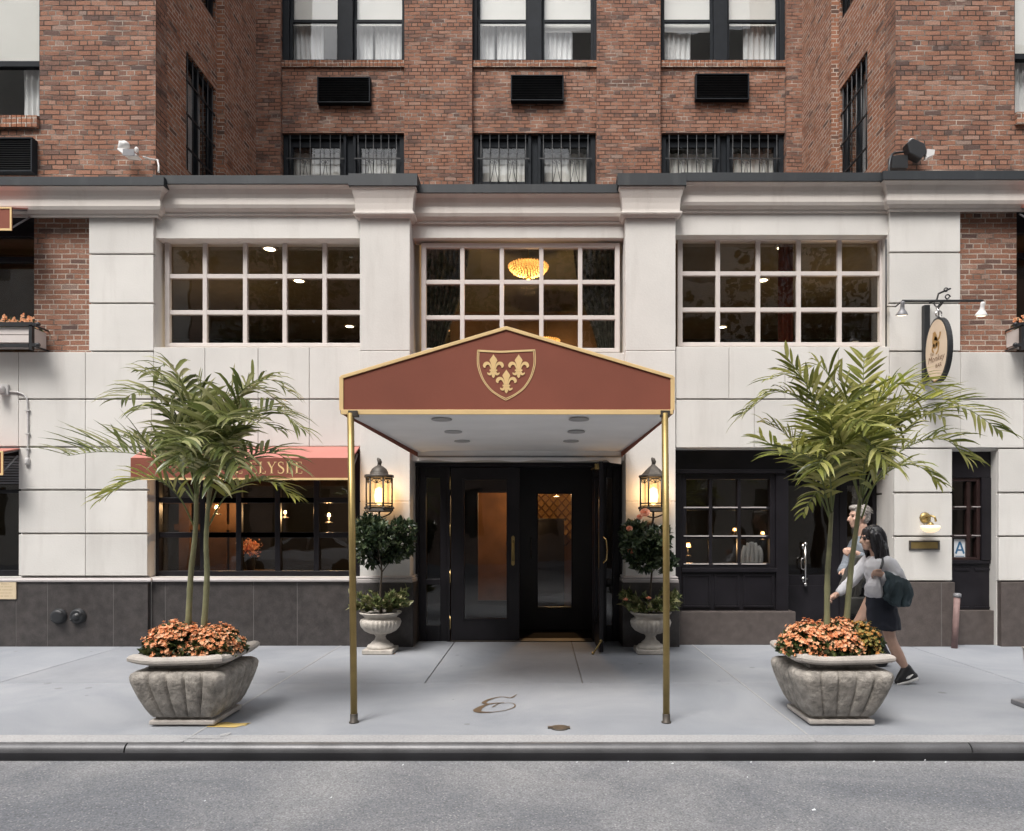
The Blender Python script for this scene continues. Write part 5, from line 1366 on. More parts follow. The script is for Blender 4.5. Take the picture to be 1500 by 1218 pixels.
# ================================================================ PALMS
def frond(mb_leaf, mb_rib, pts, L0, n, r, droop=.5, side_up=.4, wid=.033, vshape=.35, bare=.28):
    L0 *= 1.25; n = int(n * 1.02); droop *= .65
    P = spline(pts, 8); N = len(P) - 1
    rad = [lerp(.0075, .002, i / N) for i in range(N + 1)]
    mb_rib.tube(P, rad, 6)
    ln = [0]
    for a, b_ in zip(P, P[1:]): ln.append(ln[-1] + (b_ - a).length)
    tot = ln[-1]
    def at(s):
        for i in range(N):
            if ln[i + 1] >= s: k = (s - ln[i]) / max(1e-6, ln[i + 1] - ln[i]); return P[i].lerp(P[i + 1], k), (P[i + 1] - P[i]).normalized()
        return P[-1], (P[-1] - P[-2]).normalized()
    up0 = Vector((0, 0, 1))
    for i in range(n):
        t = bare + (1 - bare) * (i + .5) / n
        for sg in (-1, 1):
            p, d = at(tot * min(.999, t + r.uniform(-.006, .006)))
            sd = d.cross(up0)
            if sd.length < .15: sd = d.cross(Vector((0, 1, 0)))
            sd.normalize(); nn = sd.cross(d).normalized()
            if nn.z < 0: nn = -nn
            le = L0 * (.55 + .9 * math.sin(math.pi * min(1, (t * .82 + .10))) ) * r.uniform(.72, 1.12) * .78
            fw = lerp(.35, 1.15, t)
            d0 = (sd * sg + d * fw + nn * (side_up + r.uniform(-.3, .3)) + d * r.uniform(-.15, .15)).normalized()
            w = wid * r.uniform(.75, 1.15)
            q = p.copy(); cur = d0.copy(); rows = []
            wn = d0.cross(nn).normalized() if abs(d0.dot(nn)) < .98 else sd
            tw = r.uniform(-.3, .3)
            prof = [.35, .95, 1.0, .7, .05]
            for k in range(5):
                wv = (wn * math.cos(tw) + d0.cross(wn) * math.sin(tw)) * w * .5 * prof[k]
                f = cur.cross(wv).normalized() * w * vshape * .5 * prof[k] if wv.length > 1e-5 else Vector((0, 0, 0))
                rows.append((q + wv - f * 0, q + f, q - wv))
                cur = (cur + Vector((0, 0, -droop * .22 * (k + .4)))).normalized(); q = q + cur * le / 4
            vs = [v for rw in rows for v in rw]
            fs = []
            for k in range(4):
                o = k * 3; fs += [(o, o + 1, o + 4, o + 3), (o + 1, o + 2, o + 5, o + 4)]
            mb_leaf.add(vs, fs, True)
def palm(cx_, cy_, label, trunks, fronds, seed, lm='palm_leaf'):
    A = thing('potted_palm', label, 'palm', (cx_, cy_, .535), 'palms in the kerb planters')
    r = random.Random(seed)
    tops = []
    for tr in trunks:
        m = MB(); P = [(X(px_, cy_ + dy), cy_ + dy, Z(py_, cy_ + dy)) for px_, py_, dy in tr]
        P[0] = (P[0][0], P[0][1], .53)
        S_ = spline(P, 14); n = len(S_)
        m.tube(S_, [lerp(.0255, .0155, i / (n - 1)) * (1.10 if i % 6 == 0 and i < n * .7 else 1) for i in range(n)], 10)
        m.build('trunk', 'palm_stem', A)
    for fr in fronds:
        ti, pts, L0, n, kw = fr
        P = [(X(px_, cy_ + dy), cy_ + dy, Z(py_, cy_ + dy)) for px_, py_, dy in pts]
        ml, mr_ = MB(), MB(); yel = kw.pop('yel', False)
        frond(ml, mr_, P, L0, n, r, **kw)
        f = ml.build('frond', 'palm_leaf_yellow' if yel else lm, A); mr_.build('frond_rib', 'stem_green', f)
LT = [[(274, 912, .02), (279, 850, .02), (286, 780, .0), (288, 715, .0)], [(296, 912, -.03), (303, 850, -.03), (302, 790, -.02), (307, 715, -.02)]]
LFR = [
 (0, [(287, 735, 0), (262, 690, -.02), (215, 668, -.06), (150, 662, -.10), (98, 668, -.12)], .34, 20, dict(side_up=.75, droop=.25)),
 (0, [(286, 775, 0), (262, 728, -.1), (228, 702, -.2), (185, 708, -.28), (150, 730, -.32)], .26, 18, dict(droop=.5, yel=True)),
 (0, [(288, 720, 0), (272, 640, .05), (245, 590, .12), (205, 575, .2), (180, 585, .25)], .32, 20, dict(droop=.8)),
 (0, [(288, 720, 0), (282, 640, -.05), (262, 580, -.08), (235, 555, -.12), (212, 548, -.15)], .30, 20, dict(droop=.7)),
 (0, [(289, 720, 0), (290, 640, .1), (280, 585, .25), (262, 560, .4)], .33, 18, dict(droop=.8)),
 (1, [(306, 720, 0), (312, 640, .1), (335, 585, .18), (375, 570, .26), (410, 590, .3)], .33, 20, dict(droop=.6)),
 (1, [(307, 730, 0), (325, 660, -.05), (360, 612, -.12), (405, 602, -.2), (440, 628, -.25)], .31, 20, dict(droop=.7)),
 (1, [(307, 745, 0), (330, 695, -.1), (370, 668, -.18), (405, 665, -.22), (428, 682, -.25)], .28, 18, dict(droop=.5, side_up=.5)),
 (1, [(306, 770, 0), (330, 728, -.05), (365, 706, -.1), (400, 708, -.14), (430, 728, -.16)], .24, 18, dict(droop=.6, yel=True)),
 (0, [(288, 725, 0), (285, 660, -.2), (275, 640, -.45), (262, 650, -.65)], .30, 16, dict(droop=.7)),
 (1, [(307, 725, 0), (315, 640, -.15), (325, 610, -.35), (345, 615, -.55)], .32, 18, dict(droop=.7)),
 (1, [(306, 725, 0), (305, 650, .2), (320, 600, .45), (345, 600, .65)], .30, 16, dict(droop=.7)),
 (0, [(288, 725, 0), (272, 665, .25), (255, 640, .5), (235, 650, .7)], .28, 16, dict(droop=.7)),
 (1, [(307, 735, 0), (318, 670, .0), (335, 630, .05), (352, 590, .05), (362, 562, .08)], .28, 18, dict(droop=.6)),
 (0, [(288, 735, 0), (296, 680, -.1), (315, 650, -.3), (330, 665, -.42)], .27, 14, dict(droop=.6)),
 (0, [(288, 730, 0), (270, 650, -.12), (240, 600, -.22), (205, 600, -.30)], .28, 16, dict(droop=.9)),
 (0, [(288, 715, 0), (284, 620, .0), (268, 562, .02), (243, 535, .05), (225, 548, .08)], .27, 16, dict(droop=.8)),
 (1, [(307, 715, 0), (322, 630, -.04), (352, 575, -.06), (392, 556, -.08), (424, 575, -.1)], .28, 18, dict(droop=.7)),
 (1, [(307, 725, 0), (330, 660, .15), (372, 620, .3), (410, 630, .42)], .28, 16, dict(droop=.7)),
 (0, [(288, 720, 0), (281, 675, -.18), (270, 655, -.36), (258, 678, -.5)], .27, 15, dict(droop=1.0)),
 (1, [(307, 720, 0), (318, 672, -.18), (333, 655, -.36), (350, 684, -.5)], .27, 15, dict(droop=1.0)),
 (0, [(290, 725, 0), (296, 690, -.2), (304, 678, -.4), (312, 706, -.52)], .24, 13, dict(droop=1.0)),
 (1, [(306, 725, 0), (300, 675, .2), (315, 645, .4), (338, 650, .55)], .28, 15, dict(droop=.8)),
 (0, [(288, 740, 0), (250, 690, .1), (212, 650, .2), (180, 640, .28)], .28, 16, dict(side_up=.6)),
 (1, [(304, 720, 0), (302, 650, -.05), (296, 590, -.08), (290, 558, -.10)], .24, 16, dict(droop=.45)),
]
palm(*PL, 'two-stemmed dark green palm in the left planter, in front of the maroon awning', LT, LFR, 11)
RT = [[(1211, 905, -.02), (1212, 850, -.02), (1215, 800, -.02), (1218, 750, -.02)], [(1236, 905, .02), (1246, 840, .02), (1255, 770, .02), (1262, 715, .02)]]
RFR = [
 (0, [(1217, 775, 0), (1205, 705, -.05), (1170, 672, -.12), (1135, 655, -.2), (1112, 640, -.22)], .25, 17, dict(droop=.5, yel=True)),
 (0, [(1217, 760, 0), (1200, 690, -.2), (1175, 665, -.4), (1140, 665, -.5)], .27, 16, dict(droop=.5)),
 (0, [(1218, 750, 0), (1205, 650, .05), (1178, 592, .1), (1135, 575, .15), (1088, 608, .2)], .30, 22, dict(droop=.75)),
 (0, [(1218, 750, 0), (1212, 640, .0), (1195, 575, .0), (1160, 548, .0), (1128, 556, .0)], .28, 20, dict(droop=.5)),
 (0, [(1218, 760, 0), (1203, 720, -.1), (1186, 735, -.18), (1176, 755, -.22)], .14, 8, dict(droop=.8)),
 (1, [(1262, 720, 0), (1262, 640, .02), (1264, 570, .02), (1266, 520, .02)], .22, 18, dict(droop=.2, side_up=.1)),
 (1, [(1262, 720, 0), (1272, 640, .08), (1290, 585, .16), (1330, 560, .25), (1375, 570, .3)], .30, 20, dict(droop=.5, yel=True)),
 (1, [(1262, 720, 0), (1280, 645, -.05), (1315, 600, -.10), (1355, 585, -.15), (1400, 588, -.18)], .30, 20, dict(droop=.35, yel=True, side_up=.5)),
 (1, [(1263, 730, 0), (1300, 660, .05), (1350, 612, .1), (1410, 598, .15), (1466, 632, .2)], .28, 22, dict(droop=.8)),
 (1, [(1263, 740, 0), (1300, 680, -.08), (1340, 650, -.15), (1385, 645, -.2), (1418, 672, -.22)], .27, 18, dict(droop=.7, side_up=.5)),
 (1, [(1262, 760, 0), (1280, 712, -.12), (1312, 685, -.2), (1345, 683, -.26), (1374, 706, -.28)], .22, 16, dict(droop=.7, yel=True)),
 (0, [(1218, 750, 0), (1222, 660, -.15), (1215, 615, -.35), (1200, 610, -.5)], .32, 16, dict(droop=.7)),
 (1, [(1262, 725, 0), (1255, 650, -.15), (1258, 615, -.35), (1275, 625, -.55)], .32, 16, dict(droop=.7)),
 (1, [(1262, 725, 0), (1268, 640, .2), (1290, 600, .45), (1320, 615, .6)], .3, 16, dict(droop=.7)),
 (0, [(1218, 755, 0), (1225, 680, .15), (1238, 620, .35), (1255, 600, .5)], .3, 16, dict(droop=.6)),
 (0, [(1218, 745, 0), (1208, 640, -.08), (1190, 580, -.14), (1165, 540, -.18), (1150, 520, -.2)], .24, 16, dict(droop=.3, side_up=.2)),
 (0, [(1218, 750, 0), (1225, 640, .0), (1222, 570, .02), (1200, 535, .04), (1178, 545, .05)], .27, 18, dict(droop=.7)),
 (1, [(1262, 720, 0), (1275, 620, -.05), (1295, 575, -.08), (1315, 562, -.1), (1336, 580, -.12)], .24, 18, dict(droop=.6, yel=True)),
 (1, [(1263, 725, 0), (1295, 640, .12), (1335, 600, .25), (1385, 612, .35)], .28, 18, dict(droop=.7)),
 (0, [(1218, 755, 0), (1216, 700, -.2), (1208, 670, -.38), (1196, 690, -.5)], .27, 15, dict(droop=1.0)),
 (1, [(1262, 725, 0), (1268, 675, -.2), (1282, 655, -.38), (1298, 680, -.5)], .27, 15, dict(droop=1.0)),
 (1, [(1260, 735, 0), (1246, 690, .1), (1236, 650, .2), (1232, 615, .3)], .28, 16, dict(droop=.7)),
 (0, [(1217, 765, 0), (1190, 700, .1), (1155, 640, .2), (1120, 620, .28)], .27, 18, dict(droop=.6)),
 (1, [(1260, 740, 0), (1250, 690, -.1), (1240, 655, -.2), (1215, 640, -.3), (1198, 655, -.35)], .28, 16, dict(droop=.7)),
 (0, [(1218, 755, 0), (1228, 690, -.1), (1245, 640, -.15), (1240, 580, -.12), (1228, 552, -.10)], .27, 18, dict(droop=.5)),
]
palm(*PR, 'two-stemmed yellow-green palm in the right planter, in front of two passers-by', RT, RFR, 23, 'palm_leaf_light')

# ================================================================ SIGNS AND FITTINGS
# hanging oval sign on a dark board
hs = thing('hanging_sign', 'oval cream pub sign with gold figure and script hanging from a black wall board', 'sign', (X(1370), -.3, Z(560)), None)
m = MB(); bx0, bx1 = X(1353, -.06), X(1362, -.06); m.box(bx0, bx1, -.075, -.001, Z(560), Z(449)); m.build('backboard', 'black_metal', hs, bevel=.01)
m = MB(); ax_ = X(1366, -.2); zt_ = Z(441, -.2)
m.tube([(bx1, -.05, Z(446)), (bx1 + .06, -.12, zt_ + .04), (X(1378, -.35), -.30, zt_ + .06), (X(1384, -.4), -.52, zt_ + .05)], .012, 8)
for k, (cx0, cz0, rr) in enumerate(((bx1 + .05, zt_ - .02, .05), (bx1 + .1, zt_ + .02, .035), (X(1383, -.4), zt_ + .06, .03))):
    m.tube([(cx0 + rr * math.cos(t) * (1 - t / 14), -.14 - k * .15, cz0 + rr * math.sin(t) * (1 - t / 14)) for t in [i * .5 for i in range(14)]], .008, 6)
m.build('scroll_bracket', 'black_metal', hs)
def oval(mb, c, rx, rz, t, ang, seg=40, edge=None):
    """oval board standing edge-on to the wall, turned by ang about z"""
    ca, sa = math.cos(ang), math.sin(ang); n = len(t); vs = []
    for rr, off in t:
        for i in range(seg):
            a = 2 * math.pi * i / seg; u = rx * rr * math.cos(a) if not edge else (rx + edge * (rr - 1)) * math.cos(a); z = (rz + (rr - 1) * (edge or rz)) * math.sin(a) if edge else rz * rr * math.sin(a)
            vs.append((c[0] + ca * u - sa * off, c[1] + sa * u + ca * off, c[2] + z))
    fs = [(j * seg + i, j * seg + (i + 1) % seg, (j + 1) * seg + (i + 1) % seg, (j + 1) * seg + i) for j in range(n - 1) for i in range(seg)]
    mb.add(vs, fs, False)
    mb.add([vs[i] for i in range(seg)], [tuple(range(seg))]); mb.add([vs[(n - 1) * seg + i] for i in range(seg)], [tuple(reversed(range(seg)))])
oy = -.42; oc = (X(1375, oy), oy, (Z(466, oy) + Z(561, oy)) / 2); orz = (Z(466, oy) - Z(561, oy)) / 2
ANG = R(-90); orx = .265
m = MB(); oval(m, oc, orx, orz, [(1.0, -.03), (1.0, .03)], ANG); m.build('rim', 'black_metal', hs)
m = MB(); oval(m, oc, orx * .90, orz * .94, [(1.0, -.034), (1.0, .034)], ANG); fc = m.build('face', 'sign_cream', hs)
m = MB(); m.tube([(oc[0], oc[1], oc[2] + orz - .01), (oc[0], oc[1], oc[2] + orz + .08), (oc[0] - .02, oc[1] + .02, oc[2] + orz + .14)], .010, 6); m.tube([(oc[0] + .04 * math.cos(t), oc[1], oc[2] + orz + .05 + .04 * math.sin(t)) for t in [i * .6 for i in range(11)]], .008, 6); m.build('hook', 'steel', hs)
ca, sa = math.cos(ANG), math.sin(ANG)
def onface(u, v, off=-.0365): return (oc[0] + ca * u - sa * off, oc[1] + sa * u + ca * off, oc[2] + v)
m = MB()
def fstroke(pts, w):
    s = spline([(a, b_, 0) for a, b_ in pts], 5); n = len(s)
    W = [lerp(w[int(i / (n - 1) * (len(w) - 1.001))], w[int(i / (n - 1) * (len(w) - 1.001)) + 1], (i / (n - 1) * (len(w) - 1.001)) % 1) for i in range(n)]
    m.ribbon([(p.x, p.y) for p in s], W, 0, map2=lambda p: onface(p.x, p.y))
fstroke([(-.04, .24), (-.03, .18), (-.02, .10), (.0, .03)], [.05, .10, .12, .06]); fstroke([(-.03, .16), (.05, .13), (.09, .17), (.10, .21)], [.05, .035, .03, .04]); fstroke([(.0, .06), (.06, .08), (.05, -.01), (.0, -.05)], [.05, .04, .03, .02]); fstroke([(-.03, .08), (-.08, .03), (-.05, -.02)], [.05, .035, .02])
m.build('figure', 'sign_gold', fc)
def text_mesh(s, size, place, name, mt, parent, shear=0.0, z_off=0):
    cu = bpy.data.curves.new(name, 'FONT'); cu.body = s; cu.size = size; cu.shear = shear; cu.align_x = 'CENTER'; cu.resolution_u = 2
    o = bpy.data.objects.new(name + '_source', cu); COL.objects.link(o)
    dg = bpy.context.evaluated_depsgraph_get(); me = bpy.data.meshes.new_from_object(o.evaluated_get(dg)); bpy.data.objects.remove(o)
    for v in me.vertices: v.co = place(v.co.x, v.co.y)
    t = bpy.data.objects.new(name, me); COL.objects.link(t); me.materials.clear(); me.materials.append(MATS[mt])
    if parent: t.parent = parent
    if parent and not parent.get('_local'): t.matrix_parent_inverse = Matrix.Translation(-world_loc(parent))
    return t
text_mesh('Monkey', .115, lambda a, b_: onface(a, b_ - .14), 'lettering', 'sign_brown', fc, .3)
text_mesh('The', .06, lambda a, b_: onface(a - .1, b_ - .055), 'lettering', 'sign_brown', fc, .3)
text_mesh('BAR', .075, lambda a, b_: onface(a + .06, b_ - .225), 'lettering', 'sign_brown', fc, 0)
m = MB(); fstroke([(-.06, -.39), (0, -.385), (.05, -.375)], [.004, .014, .004]); m.build('flourish', 'sign_gold', fc)
# picture light bar with two lamps
lb = thing('sign_light_bar', 'dark horizontal bar carrying two small reflector lamps above the oval sign', 'lamp bar', (X(1380), -.3, Z(460)))
yb_ = -.42; zb_ = Z(441, yb_)
m = MB(); m.tube([(X(1322, yb_), yb_, zb_), (X(1440, yb_), yb_, zb_)], .016, 8)
m.tube([(X(1382, yb_), yb_, zb_), (X(1376, -.1), -.05, zb_ + .0)], .014, 8); m.tube([(X(1322, yb_), yb_, zb_), (X(1312, -.25), -.25, zb_ - .02), (X(1300), .03, Z(448))], .009, 6); m.tube([(X(1299.5), .03, Z(350)), (X(1299.5), .03, Z(508))], .010, 6); m.build('bar', 'black_metal', lb)
for px_, tx_ in ((1321, -.02), (1437, .0)):
    c = (X(px_, yb_), yb_, Z(463 if px_ > 1400 else 462, yb_))
    m = MB(); ax = (tx_ * 3, -.25, 1); m.lathe([(.072, 0), (.07, .014), (.05, .045), (.028, .075), (.024, .12), (.028, .155), (.018, .17)], c, 18, axis=ax); sh = m.build('lamp_shade', 'grey_metal' if px_ < 1400 else 'white_metal', lb)
    m = MB(); m.lathe([(.0001, -.012), (.045, -.006), (.068, .004)], c, 18, axis=ax); m.build('bulb', 'bulb_face', sh)
# globe wall lamp
gl = thing('wall_lamp', 'small brass wall lamp with glowing glass bowl above the letter slot', 'lamp', (X(1358), -.12, Z(780)))
m = MB(); c = (X(1355), -.001, Z(759)); m.lathe([(.075, 0), (.07, .015), (.045, .028), (.02, .035), (0, .036)], c, 20, axis=(0, -1, 0)); m.tube([(c[0], -.03, c[2]), (c[0] + .01, -.10, c[2] + .03), (c[0] + .045, -.15, c[2] + .01), (c[0] + .055, -.16, c[2] - .05)], .014, 8); m.build('arm', 'brass', gl)
yy = -.17; c = (X(1363, yy), yy, Z(776, yy)); m = MB(); m.lathe([(.0001, -.045), (.05, -.038), (.095, -.012), (.115, .02), (.118, .045), (.09, .055), (.03, .058)], c, 24); m.build('bowl', 'frosted_lit', gl)
m = MB(); m.lathe([(.04, .058), (.04, .075), (.02, .095), (0, .1)], c, 16); m.build('cap', 'brass', gl)
# hygiene grade card
gc = thing('grade_card', 'white card with a large blue letter A inside the narrow window', 'sign', (X(1405, .2), .2, Z(821, .2)))
yy = .228; xa, xb, za, zb2 = X(1397.5, yy), X(1414.5, yy), Z(819.5, yy), Z(790, yy)
m = MB(); m.box(xa, xb, yy, yy + .003, za, zb2); cd = m.build('card', 'paper_white', gc)
m = MB(); xm = (xa + xb) / 2; h_ = .165; zz = za + .075
for sg in (-1, 1): m.ribbon([(xm + sg * .055, zz), (xm, zz + h_)], .026, yy - .001 - .0004 * sg)
m.ribbon([(xm - .04, zz + .05), (xm + .04, zz + .05)], .022, yy - .0022); m.ribbon([(xa + .02, za + .04), (xb - .02, za + .04)], .010, yy - .001); m.build('letter', 'blue_ink', cd)
# tan plaque bottom left
pq = thing('wall_plaque', 'tan plaque with five lines of brown lettering on the granite base at the left edge', 'plaque', (X(-2), -.05, Z(878)))
m = MB(); xa, xb, za, zb2 = X(-30, -.04), X(24.5, -.04), Z(878, -.04), Z(849.5, -.04); m.box(xa, xb, -.052, -.036, za, zb2); bd = m.build('board', 'plaque_tan', pq, bevel=.003)
m = MB(); r = random.Random(3)
for i in range(5):
    z = zb2 - .045 - i * .041; x = xb - .045 - (.05 if i == 0 else .01 * (i % 2)); hh = .020 if i == 0 else .013
    while x > xa + .04:
        w = r.uniform(.007, .012) * (1.3 if i == 0 else 1)
        if r.random() > .16:
            m.add([(x - w, -.0528, z - hh), (x - w + .0035, -.0528, z - hh), (x - w + .0035, -.0528, z), (x - w, -.0528, z)], [(0, 1, 2, 3)])
            if r.random() > .4: m.add([(x - w + .0036, -.0528, z - hh * r.choice((.35, .6, .15))), (x - .001, -.0528, z - hh * .5), (x - .001, -.0528, z - hh * .28), (x - w + .0036, -.0528, z - .001)], [(0, 1, 2, 3)])
        x -= w + .004
m.build('lettering', 'plaque_ink', bd)
# siamese connection caps
for i, (px_, lab) in enumerate(((87, 'round black standpipe cap on the granite base, plain one nearer the plaque'), (115, 'round black standpipe cap with raised centre ring on the granite base, nearer the flowers'))):
    y = -.036; c = (X(px_, y), y, Z(903, y)); s = thing('standpipe_cap', lab, 'pipe cap', c, 'standpipe caps on the granite base')
    m = MB(); m.lathe([(.105, 0), (.105, .012), (.092, .02), (.09, .05), (.08, .062), (.05, .066), (.0, .066)] if i == 0 else [(.105, 0), (.105, .012), (.092, .02), (.09, .045), (.075, .055), (.05, .045), (.045, .045), (.04, .07), (.0, .072)], c, 24, axis=(0, -1, 0)); m.build('cap', 'black_metal', s)
    m = MB(); q = (c[0], c[1] - .06, c[2]); [m.ball((c[0] + .075 * math.cos(a), c[1] - .056, c[2] + .075 * math.sin(a)), .014, 8, 6) for a in (.6, 3.74)]; m.build('lugs', 'black_metal', s)
# security camera with conduit
sc_ = thing('security_camera', 'white security camera with curved conduit on the stone band at the left edge', 'camera', (X(8), -.05, Z(581)))
m = MB(); m.box(X(3), X(14.5), -.035, -.001, Z(579.5), Z(564)); m.build('mount', 'pvc', sc_, bevel=.006)
m = MB(); m.lathe([(.052, 0), (.052, .10), (.046, .115), (.03, .118), (0, .112)], (X(6), -.03, Z(571.5)), 18, axis=(-.15, -1, -.25)); m.build('body', 'white_metal', sc_)
m = MB(); m.lathe([(.024, .0), (.024, .008), (0, .01)], (X(6) - .017, -.145, Z(571.5) - .03), 14, axis=(-.15, -1, -.25)); m.build('lens', 'black_metal', sc_)
m = MB(); m.tube(spline([(X(15), -.012, Z(574)), (X(30), -.014, Z(576)), (X(39), -.014, Z(582)), (X(41.5), -.014, Z(596)), (X(42), -.014, Z(640)), (X(41.5), -.014, Z(676))], 6), .011, 8)
for py_ in (602, 636, 658): m.box(X(40.5) - .02, X(43) + .015, -.03, -.001, Z(py_) - .008, Z(py_) + .008)
m.build('conduit', 'pvc', sc_); m = MB(); m.lathe([(.028, 0), (.03, .02), (.03, .075), (.022, .09)], (X(41), -.016, Z(681)), 12); m.build('junction_box', 'pvc', sc_)
# flood lights on the parapet
fl = thing('flood_light', 'white twin-head flood light on the left brick block above the cornice', 'flood light', (X(200, .2), .2, Z(236, .2)))
y = .14; xx = lambda p: X(p, y); zz = lambda p: Z(p, y)
m = MB(); m.tube([(xx(176), y, zz(222)), (xx(180), y, zz(212)), (xx(187), y, zz(212))], [.035, .06, .03], 12); m.ball((xx(183), y, zz(213)), (.06, .06, .055)); m.ball((xx(197), y + .05, zz(217)), (.028, .03, .04)); m.build('sensor_head', 'white_metal', fl)
m = MB(); m.prism([(xx(177), y - .09, zz(222)), (xx(197), y - .09, zz(224)), (xx(206), y - .09, zz(232)), (xx(204), y - .10, zz(234)), (xx(187), y - .10, zz(232)), (xx(177), y - .09, zz(224))], (0, .13, 0)); hd = m.build('lamp_head', 'white_metal', fl, bevel=.006)
m = MB(); m.box(xx(187), xx(203.5), y - .112, y - .103, zz(234.5), zz(225)); m.build('lamp_glass', 'grey_metal', hd)
m = MB(); m.tube(spline([(xx(206), y + .05, zz(227)), (xx(215), y + .12, zz(227)), (xx(222), y + .15, zz(226.5)), (xx(230), y + .02, zz(236)), (xx(236), y - .06, zz(247)), (xx(237), y - .08, zz(257))], 6), .012, 8); m.build('cable', 'pvc', fl)
fl = thing('flood_light', 'black flood light tilted down on the right brick block above the cornice', 'flood light', (X(1340, .2), .2, Z(236, .2)))
m = MB(); m.prism([(xx(1326), y - .05, zz(212)), (xx(1334), y - .05, zz(205)), (xx(1352), y - .05, zz(213)), (xx(1356), y - .05, zz(226)), (xx(1347), y - .05, zz(236)), (xx(1330), y - .05, zz(227))], (0, .14, 0)); hd = m.build('lamp_head', 'black_metal', fl, bevel=.012)
m = MB(); m.prism([(xx(1355), y - .06, zz(222)), (xx(1366), y - .06, zz(223)), (xx(1365), y - .06, zz(230)), (xx(1354), y - .06, zz(235))], (0, .08, 0)); m.ball((xx(1335), y, zz(206)), (.035, .04, .022)); m.build('sensor_head', 'white_metal', fl)
m = MB(); m.tube(spline([(xx(1327), y + .05, zz(220)), (xx(1315), y + .06, zz(221)), (xx(1306), y, zz(228)), (xx(1300), y - .05, zz(244)), (xx(1299), y - .06, zz(262))], 6), .016, 8); m.box(xx(1306), xx(1330), y + .0, y + .1, zz(246), zz(228)); m.build('bracket', 'black_metal', fl)
# wall-mounted air conditioners
def aircon(x0, x1, z0, z1, yf, label):
    a = thing('air_conditioner', label, 'air conditioner', ((x0 + x1) / 2, yf, z0), 'air conditioners under the upper windows')
    m = MB(); d = .11; t = .022
    m.box(x0, x1, yf - d, yf - .001, z1 - t, z1); m.box(x0, x1, yf - d, yf - .001, z0, z0 + t); m.box(x0, x0 + t, yf - d, yf - .001, z0 + t, z1 - t); m.box(x1 - t, x1, yf - d, yf - .001, z0 + t, z1 - t); m.box(x0 + t, x1 - t, yf - .05, yf - .001, z0 + t, z1 - t); m.build('housing', 'dark_frame', a, bevel=.004)
    m = MB(); n = int((z1 - z0 - 2 * t) / .030)
    for k in range(n):
        z = z0 + t + (k + .5) * (z1 - z0 - 2 * t) / n; m.add([(x0 + t, yf - d + .01, z - .012), (x1 - t, yf - d + .01, z - .012), (x1 - t, yf - d + .05, z + .014), (x0 + t, yf - d + .05, z + .014), (x0 + t, yf - d + .014, z - .016), (x1 - t, yf - d + .014, z - .016)], [(0, 1, 2, 3), (4, 5, 1, 0)])
    m.build('grille', 'ac_grille', a)
for (a, b_), l in (((463, 541), 'plain dark air conditioner box under the left double window of the brick court'), ((748, 826), 'dark louvred air conditioner box under the middle double window of the brick court'), ((1020, 1099), 'dark louvred air conditioner box under the right double window of the brick court')):
    pt = 110 if a < 500 else (107 if a < 900 else 105); aircon(X(a, YC - .16), X(b_, YC - .16), Z(pt + 38, YC - .16), Z(pt, YC - .16), YC, l)
aircon(X(-60, YM - .16), X(43, YM - .16), Z(249, YM - .16), Z(198, YM - .16), YM, 'dark louvred air conditioner at the left edge under the end window')
# window boxes at both ends
def window_box(side):
    wb = thing('window_box', ('white slatted window box with orange flowers held by black brackets at the left edge' if side < 0 else 'window box with black knobbed brackets at the right edge beside the brick panel'), 'window box', (X(20 if side < 0 else 1510), -.15, Z(513)), 'window boxes at the ends of the facade')
    y0, y1 = -.22, .08
    xa, xb = (X(-260, y0), X(44, y0)) if side < 0 else (X(1499, y0), X(1750, y0))
    zt_, zb2 = Z(477, y0), Z(506, y0)
    m = MB()
    for k in range(2): z = zt_ - .02 - k * .105; m.box(xa, xb, y0, y0 + .02, z - .095, z)
    m.box(xa, xb, y0 + .021, y1, zb2 + .02, zb2 + .04); xe = xb if side < 0 else xa; m.box(xe - .02, xe, y0 + .021, y1, zb2 + .041, zt_ - .02); m.build('trough', 'window_paint', wb)
    m = MB(); s = -side; xo_ = xb + .004 if side < 0 else xa - .044
    m.box(xo_, xo_ + .04, y0 - .03, y0 + .02, Z(513, y0), zt_); m.box(min(xa, xo_) if side > 0 else xa, max(xb, xo_ + .04), y0 - .03, y0 - .001, zt_ - .018, zt_ + .035); m.box(xa, xb, y0 - .03, y0 - .001, zb2 - .03, zb2 + .01)
    for z in (zt_ + .01, zb2): m.box(xo_ - (.06 if side > 0 else 0), xo_ + .04 + (.06 if side < 0 else 0), y0 - .028, y0 - .002, z - .02, z + .02); m.ball((xo_ + .02 - side * .09, y0 - .015, z), .03); m.tube([(xo_ + .02, y0, z), (xo_ + .02, .09, z)], .012, 6)
    m.build('bracket', 'black_metal', wb)
    fp_ = thing('flowering_plant', ('orange flowers growing in the window box at the upper left edge' if side < 0 else 'leafy plants growing in the window box at the right edge'), 'flowers', ((xa + xb) / 2, -.08, zt_), 'flowers in the window boxes')
    r = random.Random(31 + side); m = MB(); pts = []
    for _ in range(700): pts.append(((r.uniform(xa, xb - .0), r.uniform(y0 + .03, .06), zt_ - .03 + r.random() ** 1.5 * .14), (r.uniform(-1, 1), r.uniform(-1, 1), .8)))
    leafcloud(m, r, pts, .05, .1, .3, .4); m.build('foliage', 'bed_leaf', fp_)
    m = MB()
    for _ in range(240):
        p = Vector((r.uniform(xa, xb), r.uniform(y0, .05), zt_ + .02 + r.random() * .12))
        for i in range(3):
            q = p + Vector((r.uniform(-.02, .02), -.005, r.uniform(-.02, .02))); s_ = .016
            m.add([q + Vector((s_ * math.cos(t), -s_ * .3 * math.sin(2 * t), s_ * math.sin(t))) for t in [k * math.pi / 3 for k in range(6)]], [(0, 1, 2, 3, 4, 5)])
    m.build('blossoms', 'orange_petal', fp_)
